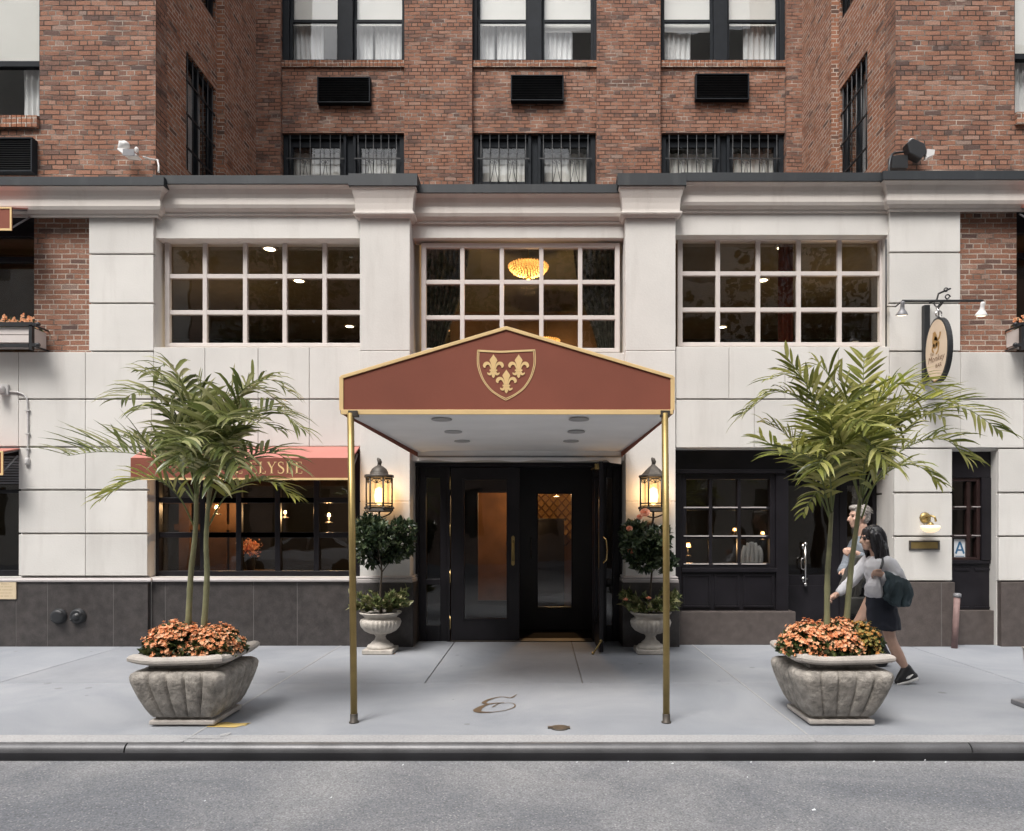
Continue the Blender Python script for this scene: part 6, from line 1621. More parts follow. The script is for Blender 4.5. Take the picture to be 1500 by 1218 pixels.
window_box(-1); window_box(1)
# bollard pipe
bo = thing('vent_pipe', 'leaning reddish brown pipe post with grey cap in front of the narrow window plinth', 'pipe', (X(1400, -.15), -.15, 0))
y = -.15; m = MB(); m.tube([(X(1398, y), y, 0.0), (X(1402, y), y, Z(874, y))], .038, 16); m.build('pipe', 'rust_pipe', bo); m = MB(); m.lathe([(.045, 0), (.048, .01), (.048, .04), (.03, .052), (0, .054)], (X(1402.3, y), y, Z(875, y)), 16); m.build('cap', 'grey_metal', bo)
# corner of another kerb planter at the right edge
y = GY(1031); x = GX(1480, 1031)
kp = thing('grey_planter', 'edge of a grey planter on a slab foot at the right edge of the sidewalk', 'planter', (x + .3, y - .3, 0))
m = MB(); m.box(x, x + .62, y - .62, y, .002, .045); m.build('plinth', 'grey_metal', kp, bevel=.008)
m = MB(); vs = []
for hw, z in ((.235, .046), (.24, .06), (.262, .5), (.275, .52), (.24, .52), (.235, .45)):
    cx0, cy0 = x + .335, y - .31; vs += [(cx0 - hw, cy0 - hw, z), (cx0 + hw, cy0 - hw, z), (cx0 + hw, cy0 + hw, z), (cx0 - hw, cy0 + hw, z)]
m.add(vs, [(j * 4 + i, j * 4 + (i + 1) % 4, (j + 1) * 4 + (i + 1) % 4, (j + 1) * 4 + i) for j in range(5) for i in range(4)] + [(20, 21, 22, 23)]); m.build('body', 'planter_rim', kp, bevel=.01)

# ================================================================ INTERIOR LAMPS SEEN THROUGH THE GLASS
def chandelier(px_, py_, y, rr, label):
    c = (X(px_, y), y, Z(py_, y)); ch = thing('chandelier', label, 'chandelier', c, 'crystal chandeliers upstairs'); r = random.Random(int(px_))
    m = MB()
    for j in range(9):
        ph = j / 9 * 1.5; rad = rr * math.cos(ph) * (1 - .06 * j / 9); z = c[2] - .15 * math.sin(ph) + .05; n = max(5, int(40 * math.cos(ph)))
        for i in range(n):
            a = 2 * math.pi * (i + .5 * (j % 2)) / n; s = r.uniform(.014, .024); p = (c[0] + rad * math.cos(a), c[1] + rad * math.sin(a), z + r.uniform(-.006, .006))
            m.add([(p[0], p[1], p[2] - s), (p[0] + s * .8, p[1], p[2]), (p[0], p[1] + s * .8, p[2]), (p[0] - s * .8, p[1], p[2]), (p[0], p[1] - s * .8, p[2]), (p[0], p[1], p[2] + s)], [(0, 2, 1), (0, 3, 2), (0, 4, 3), (0, 1, 4), (5, 1, 2), (5, 2, 3), (5, 3, 4), (5, 4, 1)])
    m.build('crystals', 'crystal_glow', ch)
    m = MB(); m.lathe([(rr * .92, .05), (rr * 1.0, .06), (rr * .97, .08), (rr * .8, .085), (0, .085)], c, 30); m.lathe([(0, -.17), (.03, -.165), (.05, -.14), (.02, -.13)], c, 12); m.tube([(c[0], c[1], c[2] + .08), (c[0], c[1], ZC)], .01, 6); m.build('ring', 'brass', ch)
    ld = bpy.data.lights.new('chandelier_bulb', 'POINT'); ld.energy = 24; ld.color = (1, .60, .26); ld.shadow_soft_size = .12
    lo = bpy.data.objects.new('chandelier_bulb', ld); COL.objects.link(lo); lo.location = (c[0], c[1], c[2] - .30); lo.parent = ch; lo.matrix_parent_inverse = Matrix.Translation(-Vector(c))
chandelier(774, 395, 1.7, .31, 'glowing bowl-shaped crystal chandelier behind the middle upstairs window')
chandelier(800, 503, 4.6, .27, 'glowing crystal chandelier lower and deeper behind the middle upstairs window, just over the canopy')
dls = [(395, 363, 'left', 'nearest the glass'), (438, 410, 'left', 'halfway back'), (512, 477, 'left', 'deepest in the room'), (1147, 361, 'right', 'nearest the glass beside the red strip'), (1117, 409, 'right', 'halfway back'), (1058, 478, 'right', 'deepest and lowest')]
for i, (px_, py_, w, t) in enumerate(dls):
    D = F * (ZC - HC) / (VY - py_); y = D + CY; y = min(y, 7.2); x = X(px_, y)
    dl = thing('downlight', 'lit round ceiling downlight behind the %s upstairs window, %s' % (w, t), 'downlight', (x, y, ZC - .03), 'downlights on the upstairs ceiling')
    m = MB(); m.lathe([(.12, .029), (.12, .01), (.09, .0), (.085, .012)], (x, y, ZC - .03), 18); m.build('ring', 'white_metal', dl); m = MB(); m.lathe([(.0001, .004), (.088, .006)], (x, y, ZC - .03), 18); m.build('lens', 'downlight_glow', dl)
    ld = bpy.data.lights.new('downlight_bulb', 'SPOT'); ld.energy = 130; ld.color = (1, .78, .52); ld.spot_size = R(130); ld.spot_blend = .6; ld.shadow_soft_size = .08
    lo = bpy.data.objects.new('downlight_bulb', ld); COL.objects.link(lo); lo.location = (x, y, ZC - .05); lo.parent = dl; lo.matrix_parent_inverse = Matrix.Translation(-Vector((x, y, ZC - .03)))
# warm sconce cluster behind the left window
def room_lamp(x, y, z, label, kind='table_lamp', h=.25, r_=.08, e=6):
    t = thing(kind, label, 'lamp', (x, y, z)); m = MB(); m.lathe([(r_, 0), (r_ * .62, h * .55)], (x, y, z), 16); m.lathe([(r_ * .61, h * .55), (0, h * .55)], (x, y, z), 16); m.build('lamp_shade', 'lamp_glow', t)
    m = MB(); m.tube([(x, y, z - h * 1.1), (x, y, z + .02)], .012, 8); m.lathe([(.06, 0), (.05, .02), (0, .025)], (x, y, z - h * 1.1), 12); m.build('stand', 'aged_bronze', t)
    if e:
        ld = bpy.data.lights.new('lamp_bulb', 'POINT'); ld.energy = e; ld.color = (1, .6, .28); ld.shadow_soft_size = .05
        lo = bpy.data.objects.new('lamp_bulb', ld); COL.objects.link(lo); lo.location = (x, y - .05, z + h * .2); lo.parent = t; lo.matrix_parent_inverse = Matrix.Translation(-Vector((x, y, z)))
room_lamp(X(418, 1.5), 1.5, Z(752, 1.5), 'small lit candle lamp behind the restaurant window, near its middle', 'candle_lamp', .07, .022, 14)
room_lamp(X(482, 1.4), 1.4, Z(757, 1.4), 'small lit candle lamp behind the restaurant window, at its right end', 'candle_lamp', .09, .03, 18)
room_lamp(X(1007.5, 1.6), 1.6, Z(802, 1.6), 'small glowing lamp low in the left pane column of the bar window', 'table_lamp', .13, .055, 6)
room_lamp(X(1076, 2.2), 2.2, Z(778, 2.2), 'small glowing lamp behind the middle pane column of the bar window', 'table_lamp', .09, .04, 1.5)
room_lamp(X(1117, 2.6), 2.6, Z(783, 2.6), 'small glowing lamp behind the right pane column of the bar window', 'table_lamp', .09, .04, 1.5)
room_lamp(X(322, 3.6), 3.6, 4.45, 'gold sconce glowing behind the left upstairs window, second pane column', 'wall_sconce', .16, .06, 25)
room_lamp(X(1215, 3.2), 3.2, 4.50, 'warm lamp glowing behind the right upstairs window, beside its last pane column', 'wall_sconce', .14, .05, 25)
room_lamp(X(655, 4.9), 4.9, Z(485, 4.9), 'warm sconce glowing behind the middle upstairs window beside the left drape', 'wall_sconce', .10, .05, 5)
room_lamp(X(815, 3.0), 3.0, 2.2, 'warm lamp lighting the gold lattice wall of the lobby, seen through the inner door', 'wall_sconce', .10, .05, 90)
room_lamp(X(318, 1.2), 1.2, Z(745, 1.2), 'warm sconce by the wood screen behind the restaurant window', 'wall_sconce', .09, .035, 14)
# orange flowers on a restaurant table
r = random.Random(77); x, y, z = X(367, 1.1), 1.1, Z(812, 1.1); v_ = thing('flower_vase', 'bunch of orange flowers in a dark vase behind the restaurant window', 'vase', (x, y, z - .25))
m = MB(); m.lathe([(.05, -.25), (.07, -.15), (.05, -.02), (.06, .0)], (x, y, z), 16); m.build('vase', 'black_metal', v_)
m = MB(); pts = [((x + r.gauss(0, .06), y + r.gauss(0, .05), z + .1 + r.gauss(0, .06)), (r.uniform(-1, 1), r.uniform(-1, 1), r.uniform(-.5, 1))) for _ in range(260)]; leafcloud(m, r, pts, .04, .2, .2, .5); m.build('blossoms', 'orange_petal', v_)
tb = MB(); tb.lathe([(.4, -.29), (.42, -.27), (.42, -.255), (0, -.252)], (x, y, z), 28); tb.tube([(x, y, .36), (x, y, z - .28)], .04, 10); tag(tb.build('dining_table', 'room_brown'), 'round dark table under the orange flowers behind the restaurant window', 'table')
# bar stool backs seen in the bar window
for k, (px_, lab) in enumerate(((1101, 'pale rounded chair back in the lower right pane of the bar window'),)):
    y = .85; x = X(px_, y); ch = thing('chair', lab, 'chair', (x, y, 0)); m = MB()
    for q in range(5): m.tube(spline([(x - .14 + q * .07, y + .02 * q, .8), (x - .13 + q * .065, y - .02, 1.18), (x - .09 + q * .045, y, 1.36 - .015 * (q - 2) ** 2)], 5), .032, 8)
    m.build('backrest', 'curtain', ch); m = MB(); m.box(x - .2, x + .2, y - .2, y + .2, .72, .8); m.build('seat', 'curtain', ch, bevel=.03)
    for sx_ in (-.16, .16):
        for sy_ in (-.16, .16): m = MB(); m.tube([(x + sx_, y + sy_, 0), (x + sx_ * .9, y + sy_ * .9, .72)], .018, 8); m.build('leg', 'black_wood_dull', ch)
# ================================================================ PASSERS-BY
def meld(mb, name, m, parent, voxel=.008, it=4, fac=.5, wr=0.0, fq=(9, 9, 9)):
    """overlapping closed shapes fused into one continuous skin"""
    o = mb.build(name, m, parent, recenter=False)
    rm_ = o.modifiers.new('fuse', 'REMESH'); rm_.mode = 'VOXEL'; rm_.voxel_size = voxel; rm_.use_smooth_shade = True
    s = o.modifiers.new('relax', 'SMOOTH'); s.iterations = it; s.factor = fac
    dg = bpy.context.evaluated_depsgraph_get(); dg.update(); me = bpy.data.meshes.new_from_object(o.evaluated_get(dg))
    o.modifiers.clear(); old = o.data; o.data = me; bpy.data.meshes.remove(old); me.name = name
    if wr:   # folds
        nr = [v.normal.copy() for v in me.vertices]
        for v, n_ in zip(me.vertices, nr):
            q = Vector((v.co.x * fq[0], v.co.y * fq[1], v.co.z * fq[2])); w_ = noise.noise(q + noise.noise_vector(q * .5) * .8); v.co += n_ * wr * ((1 - abs(w_) * 2.4) * .8 + .4 * noise.noise(q * 2.3))
    for p in me.polygons: p.use_smooth = True
    if not me.materials: me.materials.append(MATS[m])
    return o
def limb(mb, pts, rads, seg=14, n=6):
    S_ = spline(pts, n); k = len(S_) - 1; R_ = []
    for i in range(k + 1):
        t = i / k * (len(rads) - 1); a = min(int(t), len(rads) - 2); f = t - a; f = f * f * (3 - 2 * f); R_.append(lerp(rads[a], rads[a + 1], f))
    mb.tube(S_, R_, seg); mb.ball(S_[0], R_[0], 12, 8); mb.ball(S_[-1], R_[-1], 12, 8)
def torso(mb, secs, seg=20):
    """stack of ellipses: (x, y, z, rx, ry)"""
    vs = []; k = len(secs)
    for x, y, z, rx, ry in secs:
        for i in range(seg): a = 2 * math.pi * i / seg; vs.append((x + rx * math.cos(a), y + ry * math.sin(a), z))
    fs = [(j * seg + i, j * seg + (i + 1) % seg, (j + 1) * seg + (i + 1) % seg, (j + 1) * seg + i) for j in range(k - 1) for i in range(seg)]
    mb.add(vs, fs, True); o = len(mb.v) - len(vs)
    mb.f.append([o + i for i in reversed(range(seg))]); mb.sm.append(False); mb.f.append([o + (k - 1) * seg + i for i in range(seg)]); mb.sm.append(False)
def head(mb, c, s=1.0):
    """head looking along -x: c is the middle of the skull"""
    x, y, z = c
    mb.ball((x + .012 * s, y, z + .022 * s), (.098 * s, .076 * s, .098 * s), 20, 14)
    mb.ball((x - .030 * s, y, z - .040 * s), (.062 * s, .060 * s, .082 * s), 18, 12)
    mb.ball((x - .052 * s, y, z - .096 * s), (.032 * s, .036 * s, .026 * s), 14, 10)       # chin
    mb.tube([(x - .080 * s, y, z + .012 * s), (x - .104 * s, y, z - .022 * s), (x - .112 * s, y, z - .036 * s), (x - .088 * s, y, z - .048 * s)], [.010 * s, .013 * s, .015 * s, .012 * s], 10)  # nose
    mb.ball((x - .076 * s, y, z + .024 * s), (.018 * s, .048 * s, .012 * s), 12, 8)       # brow
    mb.ball((x - .084 * s, y, z - .066 * s), (.011 * s, .024 * s, .007 * s), 10, 6); mb.ball((x - .082 * s, y, z - .077 * s), (.011 * s, .021 * s, .007 * s), 10, 6)
    for sg in (-1, 1):
        mb.ball((x + .016 * s, y + sg * .076 * s, z - .012 * s), (.018 * s, .008 * s, .031 * s), 10, 8)
        mb.ball((x - .055 * s, y + sg * .043 * s, z - .030 * s), (.028 * s, .022 * s, .026 * s), 10, 8)
def hand(mb, w, fwd, down, thumb, curl=.5, s=1.0):
    """palm and five bent fingers; w wrist, fwd finger direction, down the palm side, thumb the thumb side"""
    w, f, d, t = Vector(w), Vector(fwd).normalized(), Vector(down).normalized(), Vector(thumb).normalized()
    limb(mb, [w, w + f * .045 * s, w + f * .085 * s], [.024 * s, .030 * s, .029 * s], 10)
    for k, (o, L) in enumerate(((.028, .072), (.010, .080), (-.009, .074), (-.027, .058))):
        b_ = w + f * .085 * s + t * o * s; p = [b_]; a = curl * .5
        for q in range(3):
            dirn = f * math.cos(a) + d * math.sin(a); p.append(p[-1] + dirn * L * s * (.42, .32, .26)[q]); a += curl * (1 + .1 * k)
        mb.tube(p, [.0105 * s, .0098 * s, .009 * s, .0075 * s], 8); mb.ball(p[-1], .0078 * s, 8, 6)
    b_ = w + f * .030 * s + t * .026 * s
    p = [b_, b_ + (t * .8 + f * .6 + d * .25).normalized() * .034 * s, b_ + (t * .6 + f * .9 + d * .45).normalized() * .064 * s]
    mb.tube(p, [.013 * s, .0115 * s, .009 * s], 8); mb.ball(p[-1], .009 * s, 8, 6)

# ---- woman with long dark hair, walking left, pushing off the rear foot
YW = -2.16
def W(px, py, dy=0.0): return (X(px, YW), YW + dy, Z(py, YW))
# the measured points are given at her own depth; dy spreads them across her width
hd = W(1276, 789)
b_ = MB(); head(b_, hd, .98)
limb(b_, [W(1281, 803), W(1283, 814), W(1286, 824)], [.050, .048, .062])
torso(b_, [(*W(1288, 886), .085, .14), (*W(1289, 876), .105, .160), (*W(1288, 858), .088, .135), (*W(1286, 842), .098, .150), (*W(1285, 830), .100, .165), (*W(1285, 821), .075, .150), (*W(1284, 815), .045, .07)])
limb(b_, [W(1290, 882, -.085), W(1293, 905, -.085), W(1299, 934, -.08), W(1309, 956, -.08), W(1321, 977, -.08)], [.088, .078, .054, .056, .036])
limb(b_, [W(1285, 882, .085), W(1271, 908, .085), W(1254, 936, .08), W(1250, 962, .08), W(1244, 988, .08)], [.088, .080, .055, .056, .037])
limb(b_, [W(1321, 977, -.08), W(1318, 986, -.08), W(1309, 995, -.08)], [.036, .038, .024]); limb(b_, [W(1244, 988, .08), W(1238, 995, .08), W(1226, 997, .08)], [.037, .036, .024])
limb(b_, [W(1291, 823, -.155), W(1299, 839, -.19), W(1304, 855, -.20)], [.052, .046, .040]); limb(b_, [W(1304, 855, -.20), W(1290, 847, -.235), W(1276, 839, -.24)], [.040, .036, .026])
hand(b_, W(1277, 840, -.24), (-1, -.05, .25), (.2, .3, -.9), (.1, -.5, .8), .75)
limb(b_, [W(1282, 823, .155), W(1268, 842, .19), W(1257, 856, .19)], [.052, .046, .040]); limb(b_, [W(1257, 856, .19), W(1247, 864, .17), W(1238, 871, .15)], [.040, .036, .026])
hand(b_, W(1238, 871, .15), (-.85, -.1, -.5), (.4, -.5, -.6), (-.3, -.8, .2), .55)
wm = meld(b_, 'person', 'skin', None, .0075, 3)
tag(wm, 'woman in a pale grey top and navy skirt walking left behind the right planter, dark jacket over her arm', 'person')
wm['label'] = 'woman with long black hair in grey top and navy skirt walking past right planter'
def gar(mb, name, m, par, vx_=.009, it=5, wr=.009, fq=(11, 9, 7)): return meld(mb, name, m, par, vx_, it, .5, wr, fq)
g = MB()   # top
torso(g, [(*W(1287, 874), .125, .178), (*W(1288, 866), .118, .170), (*W(1288, 855), .106, .155), (*W(1286, 842), .114, .168), (*W(1285, 830), .114, .182), (*W(1285, 821), .092, .168), (*W(1284, 815.5), .058, .085)])
limb(g, [W(1291, 824, -.15), W(1299, 839, -.19), W(1305, 855, -.20)], [.068, .066, .062]); limb(g, [W(1305, 855, -.20), W(1292, 848, -.232), W(1281, 842, -.24)], [.060, .052, .046])
limb(g, [W(1282, 824, .15), W(1268, 842, .19), W(1257, 856, .19)], [.070, .064, .058]); limb(g, [W(1257, 856, .19), W(1247, 864, .17), W(1240, 869.5, .155)], [.056, .048, .040])
gar(g, 'top', 'shirt_white', wm)
g = MB(); torso(g, [(*W(1293, 921), .16, .185), (*W(1292, 905), .152, .185), (*W(1290, 888), .135, .178), (*W(1288, 872), .112, .165), (*W(1288, 868), .10, .15)]); gar(g, 'skirt', 'skirt_navy', wm)
# hair: cap and a fall down the back
g = MB(); x, y, z = hd
g.ball((x + .022, y, z + .032), (.108, .090, .104), 20, 14); g.ball((x + .055, y, z - .03), (.075, .088, .10), 18, 12)
for k in range(9):
    a = -1.2 + 2.4 * k / 8; oy_ = .075 * math.sin(a * 1.1); ox_ = .085 * math.cos(a) * .9
    limb(g, [(x + ox_ * .6, y + oy_, z + .03), (x + .03 + ox_, y + oy_ * 1.2, z - .10), (x + .035 + ox_ * 1.15, y + oy_ * 1.35, z - .24), (x + .02 + ox_ * 1.0 + .012 * math.sin(k * 2), y + oy_ * 1.25, z - .34 - .02 * math.cos(k * 3))], [.042, .048, .042, .014])
for sg in (-1, 1): limb(g, [(x - .035, y + sg * .062, z + .085), (x - .030, y + sg * .088, z + .02), (x - .012, y + sg * .092, z - .08), (x + .01, y + sg * .10, z - .20)], [.022, .026, .026, .012])
gar(g, 'hair', 'hair_black', wm, .006, 3, .008, (46, 46, 5))
g = MB(); r = random.Random(4)   # loose strands over the hair
for k in range(150):
    a = r.uniform(-1.9, 1.9); ca_, sa_ = math.cos(a), math.sin(a); q0 = Vector((x + .022 + .05 * ca_, y + .05 * sa_, z + .128)); f_ = r.uniform(.98, 1.06); ln_ = r.uniform(.22, .40) if abs(a) < 1.4 else r.uniform(.12, .24)
    P_ = [q0, Vector((x + .024 + .108 * ca_ * f_, y + .094 * sa_ * f_, z + .05)), Vector((x + .04 + .112 * ca_ * f_, y + .108 * sa_ * f_, z - .10)), Vector((x + .045 + (.110 + r.uniform(-.02, .03)) * ca_, y + (.112 + r.uniform(-.02, .02)) * sa_, z - ln_))]
    g.tube(spline(P_, 4), [.0035] * 9 + [.0035, .003, .002, .001], 4)
g.build('hair_strands', 'hair_black', wm)
g = MB()
for sg in (-1, 1): g.ball((x - .083, y + sg * .034, z + .002), (.010, .028, .021), 12, 8); g.tube([(x - .078, y + sg * .060, z + .008), (x + .005, y + sg * .078, z + .006)], .0045, 6)
g.tube([(x - .09, y - .012, z + .006), (x - .09, y + .012, z + .006)], .004, 6); g.build('sunglasses', 'black_metal', wm)
# jacket over the near forearm
g = MB(); r = random.Random(8); cols, rows = 26, 16; vs = []
for side in (0, 1):
    for j in range(rows + 1):
        t = j / rows
        for i in range(cols + 1):
            u = i / cols; px_ = lerp(1279, 1311, u) + (2.5 * math.sin(j * .8) + 3 * t) * (u - .4)
            bot = lerp(880, 890, u) - 10 * abs(u - .5) ** 1.2 * 2; py_ = lerp(lerp(838, 852, u) - 3, bot, t)
            p = W(px_, py_, -.245 - .028 * math.sin(math.pi * min(1, t * 1.3)) - .018 * math.sin(u * 15 + 2 * t) * t - .012 * math.sin(u * 31 + t * 5) * t + (.075 + .035 * t) * side - .045)
            vs.append(p)
n_ = (cols + 1) * (rows + 1); fs = []
for j in range(rows):
    for i in range(cols):
        a = j * (cols + 1) + i; fs.append((a, a + 1, a + cols + 2, a + cols + 1)); fs.append((n_ + a, n_ + a + cols + 1, n_ + a + cols + 2, n_ + a + 1))
rim_ = [i for i in range(cols + 1)] + [j * (cols + 1) + cols for j in range(1, rows + 1)] + [rows * (cols + 1) + i for i in reversed(range(cols))] + [j * (cols + 1) for j in reversed(range(1, rows))]
for a, c in zip(rim_, rim_[1:] + rim_[:1]): fs.append((a, n_ + a, n_ + c, c))
g.add(vs, fs, True); limb(g, [W(1308, 853, -.26), W(1313, 866, -.25), W(1312, 882, -.24)], [.03, .035, .02])
jk = meld(g, 'jacket', 'jacket_teal', None, .008, 3, .5, .012, (16, 10, 6)); tag(jk, 'dark blue green jacket hanging over the forearm of the walking woman', 'jacket')
# shoulder strap and white carrier bag
g = MB(); g.tube(spline([W(1286, 813, -.10), W(1280, 822, -.185), W(1274, 834, -.215), W(1270, 842, -.225)], 5), .011, 8, flat=.5); g.tube(spline([W(1286, 813, -.10), W(1294, 822, -.09), W(1299, 840, -.08)], 5), .011, 8); g.build('strap', 'black_metal', wm)
g = MB(); torso(g, [(*W(1268, 872, -.20), .055, .05), (*W(1267, 866, -.20), .085, .065), (*W(1266, 856, -.20), .082, .06), (*W(1268, 847, -.20), .055, .04), (*W(1271, 841, -.215), .02, .018)], 16)
bg_ = meld(g, 'carrier_bag', 'bag_white', None, .007, 3, .5, .010, (18, 14, 10)); tag(bg_, 'white plastic carrier bag held in front of the walking woman', 'bag')
def shoe(an, toe, heel, yy):
    s = MB(); A, T, H_ = W(*an, yy), W(*toe, yy), W(*heel, yy)
    limb(s, [A, (lerp(A[0], H_[0], .5), A[1], lerp(A[2], H_[2], .6)), H_], [.046, .044, .034]); limb(s, [A, (lerp(A[0], T[0], .6), A[1], lerp(A[2], T[2], .68)), T], [.048, .044, .030]); limb(s, [H_, (lerp(H_[0], T[0], .5), A[1], lerp(H_[2], T[2], .5)), T], [.036, .036, .032])
    o = meld(s, 'shoe', 'shoe_black', wm, .007, 3)
    q = MB(); d = Vector(T) - Vector(H_); up_ = Vector((0, 1, 0)).cross(d).normalized(); up_ = up_ if up_.z > 0 else -up_
    q.tube([Vector(H_) - up_ * .026 - d.normalized() * .02, Vector(H_).lerp(Vector(T), .5) - up_ * .028, Vector(T) - up_ * .020 + d.normalized() * .022], [.040, .042, .034], 12, flat=.55); q.build('sole', 'shoe_white', o)
    q = MB(); m_ = Vector(H_).lerp(Vector(T), .45) + up_ * .018; q.tube([m_ + d * .12 + Vector((0, -.040, -.004)), m_ + Vector((0, -.044, .0)), m_ - d * .28 + Vector((0, -.036, .016))], [.012, .024, .012], 8, flat=.5); q.build('side_flash', 'shoe_white', o)
shoe((1322, 977), (1309, 996), (1333, 988), -.08); shoe((1244, 988), (1227, 998), (1250, 998), .08)

# ---- man with short grey hair beyond her
YM2 = -1.45
def Wm(px, py, dy=0.0): return (X(px, YM2), YM2 + dy, Z(py, YM2))
hm = Wm(1258, 757)
b_ = MB(); head(b_, hm, 1.08)
limb(b_, [Wm(1262, 771), Wm(1264, 781), Wm(1266, 792)], [.060, .060, .075])
torso(b_, [(*Wm(1262, 874), .11, .15), (*Wm(1263, 862), .125, .17), (*Wm(1264, 842), .118, .165), (*Wm(1265, 820), .128, .19), (*Wm(1266, 803), .125, .205), (*Wm(1266, 793), .09, .18), (*Wm(1265, 787), .05, .08)])
limb(b_, [Wm(1261, 868, -.10), Wm(1252, 895, -.10), Wm(1246, 920, -.10), Wm(1252, 948, -.10), Wm(1262, 968, -.10)], [.10, .09, .065, .062, .045]); limb(b_, [Wm(1263, 868, .10), Wm(1272, 895, .10), Wm(1280, 920, .10), Wm(1290, 945, .10), Wm(1304, 966, .10)], [.10, .09, .065, .062, .045])
for a in (((1262, 968), (1252, 976), (1238, 977), -.10), ((1304, 966), (1298, 974), (1288, 977), .10)): limb(b_, [Wm(*a[0], a[3]), Wm(*a[1], a[3]), Wm(*a[2], a[3])], [.045, .042, .028])
limb(b_, [Wm(1266, 797, -.19), Wm(1266, 812, -.23), Wm(1263, 826, -.25)], [.060, .054, .046]); limb(b_, [Wm(1263, 826, -.25), Wm(1250, 818, -.27), Wm(1240, 810, -.27)], [.046, .042, .032])
hand(b_, Wm(1240, 810, -.27), (-.85, 0, .3), (-.3, .3, -.85), (-.2, .5, .8), .9, 1.1)
limb(b_, [Wm(1266, 797, .19), Wm(1258, 818, .22), Wm(1250, 834, .22)], [.060, .054, .046]); limb(b_, [Wm(1250, 834, .22), Wm(1242, 839, .10), Wm(1236, 840, -.02)], [.046, .042, .032]); hand(b_, Wm(1236, 840, -.02), (-.3, -.9, -.1), (0, .2, -1), (-.8, .3, .5), .9, 1.1)
mn = meld(b_, 'person', 'skin', None, .008, 3)
tag(mn, 'man with short grey hair in blue grey shirt walking left beyond the woman', 'person')
g = MB(); torso(g, [(*Wm(1262, 872), .135, .18), (*Wm(1263, 860), .138, .185), (*Wm(1264, 842), .13, .18), (*Wm(1265, 820), .14, .205), (*Wm(1266, 803), .137, .222), (*Wm(1266, 793), .105, .20), (*Wm(1265, 786), .068, .09)])
limb(g, [Wm(1266, 798, -.185), Wm(1266, 812, -.23), Wm(1263, 827, -.25)], [.080, .074, .064]); limb(g, [Wm(1263, 827, -.25), Wm(1252, 820, -.268), Wm(1244, 813, -.27)], [.062, .056, .046]); limb(g, [Wm(1266, 798, .185), Wm(1258, 818, .22), Wm(1250, 834, .22)], [.078, .072, .062]); limb(g, [Wm(1250, 834, .22), Wm(1241, 838, .13)], [.06, .048])
gar(g, 'shirt', 'shirt_blue', mn)
g = MB(); torso(g, [(*Wm(1263, 880), .125, .17), (*Wm(1262, 866), .128, .176), (*Wm(1263, 858), .12, .165)])
limb(g, [Wm(1261, 870, -.10), Wm(1252, 895, -.10), Wm(1246, 920, -.10), Wm(1252, 948, -.10), Wm(1260, 966, -.10)], [.115, .108, .085, .080, .07]); limb(g, [Wm(1263, 870, .10), Wm(1272, 895, .10), Wm(1280, 920, .10), Wm(1290, 945, .10), Wm(1302, 964, .10)], [.115, .108, .085, .08, .07]); gar(g, 'trousers', 'trousers_dark', mn)
g = MB()
for a in (((1262, 969), (1253, 974), (1238, 976), -.10), ((1304, 967), (1299, 972), (1287, 976), .10)): limb(g, [Wm(*a[0], a[3]), Wm(*a[1], a[3]), Wm(*a[2], a[3])], [.056, .054, .038])
gar(g, 'shoes', 'shoe_black', mn)
g = MB(); x, y, z = hm; s = 1.08
g.ball((x + .024, y, z + .046), (.106, .086, .092), 20, 14); g.ball((x + .060, y, z - .005), (.060, .080, .078), 16, 12); g.ball((x - .052, y, z + .098), (.05, .06, .03), 14, 10)
for sg in (-1, 1): g.ball((x + .004, y + sg * .078, z + .03), (.035, .014, .05), 10, 8)
gar(g, 'hair', 'hair_grey', mn, .006, 2, .007, (40, 34, 30))
g = MB(); r = random.Random(9)
for k in range(420):
    a = r.uniform(-2.4, 2.4); ph = r.uniform(.0, 1.5); n_ = Vector((math.cos(a) * math.cos(ph), math.sin(a) * math.cos(ph), math.sin(ph)))
    p_ = Vector((x + .024 + n_.x * .106, y + n_.y * .087, z + .046 + n_.z * .092)); t_ = (Vector((.5, r.uniform(-.3, .3), -.6)) + n_ * r.uniform(.2, .7)).normalized()
    g.tube([p_ - n_ * .004, p_ + t_ * .014, p_ + t_ * .030 + Vector((0, 0, -.004))], [.003, .0026, .001], 3)
g.build('hair_strands', 'hair_grey', mn)
g = MB()
for sg in (-1, 1): g.ball((x - .083, y + sg * .036, z + .003), (.010, .014, .007), 8, 6)
g.build('eyes', 'hair_black', mn)
# coat carried over his forearm
g = MB(); torso(g, [(*Wm(1231, 872, -.20), .10, .05), (*Wm(1232, 860, -.21), .125, .06), (*Wm(1235, 845, -.23), .115, .06), (*Wm(1239, 830, -.25), .10, .06), (*Wm(1243, 819, -.26), .095, .065), (*Wm(1244, 813, -.265), .06, .05)], 18)
for k in range(7): limb(g, [Wm(1237 + k * 2.2, 816 + k, -.30), Wm(1229 + k * 3, 842, -.285 + .01 * (k % 2)), Wm(1222 + k * 3.6, 866 + 5 * (k % 3), -.25)], [.026, .022, .016], 8)
ct = meld(g, 'coat', 'coat_olive', None, .009, 2, .5, .010, (16, 12, 6)); tag(ct, 'dark olive coat carried over the forearm of the grey-haired man', 'coat')
g = MB(); g.prism([Wm(1226, 871, -.30), Wm(1258, 872, -.30), Wm(1260, 897, -.30), Wm(1225, 897, -.30)], (0, .11, 0)); cs = g.build('shoulder_bag', 'coat_olive', None, bevel=.02); tag(cs, 'dark flat bag carried low beside the grey-haired man', 'bag')
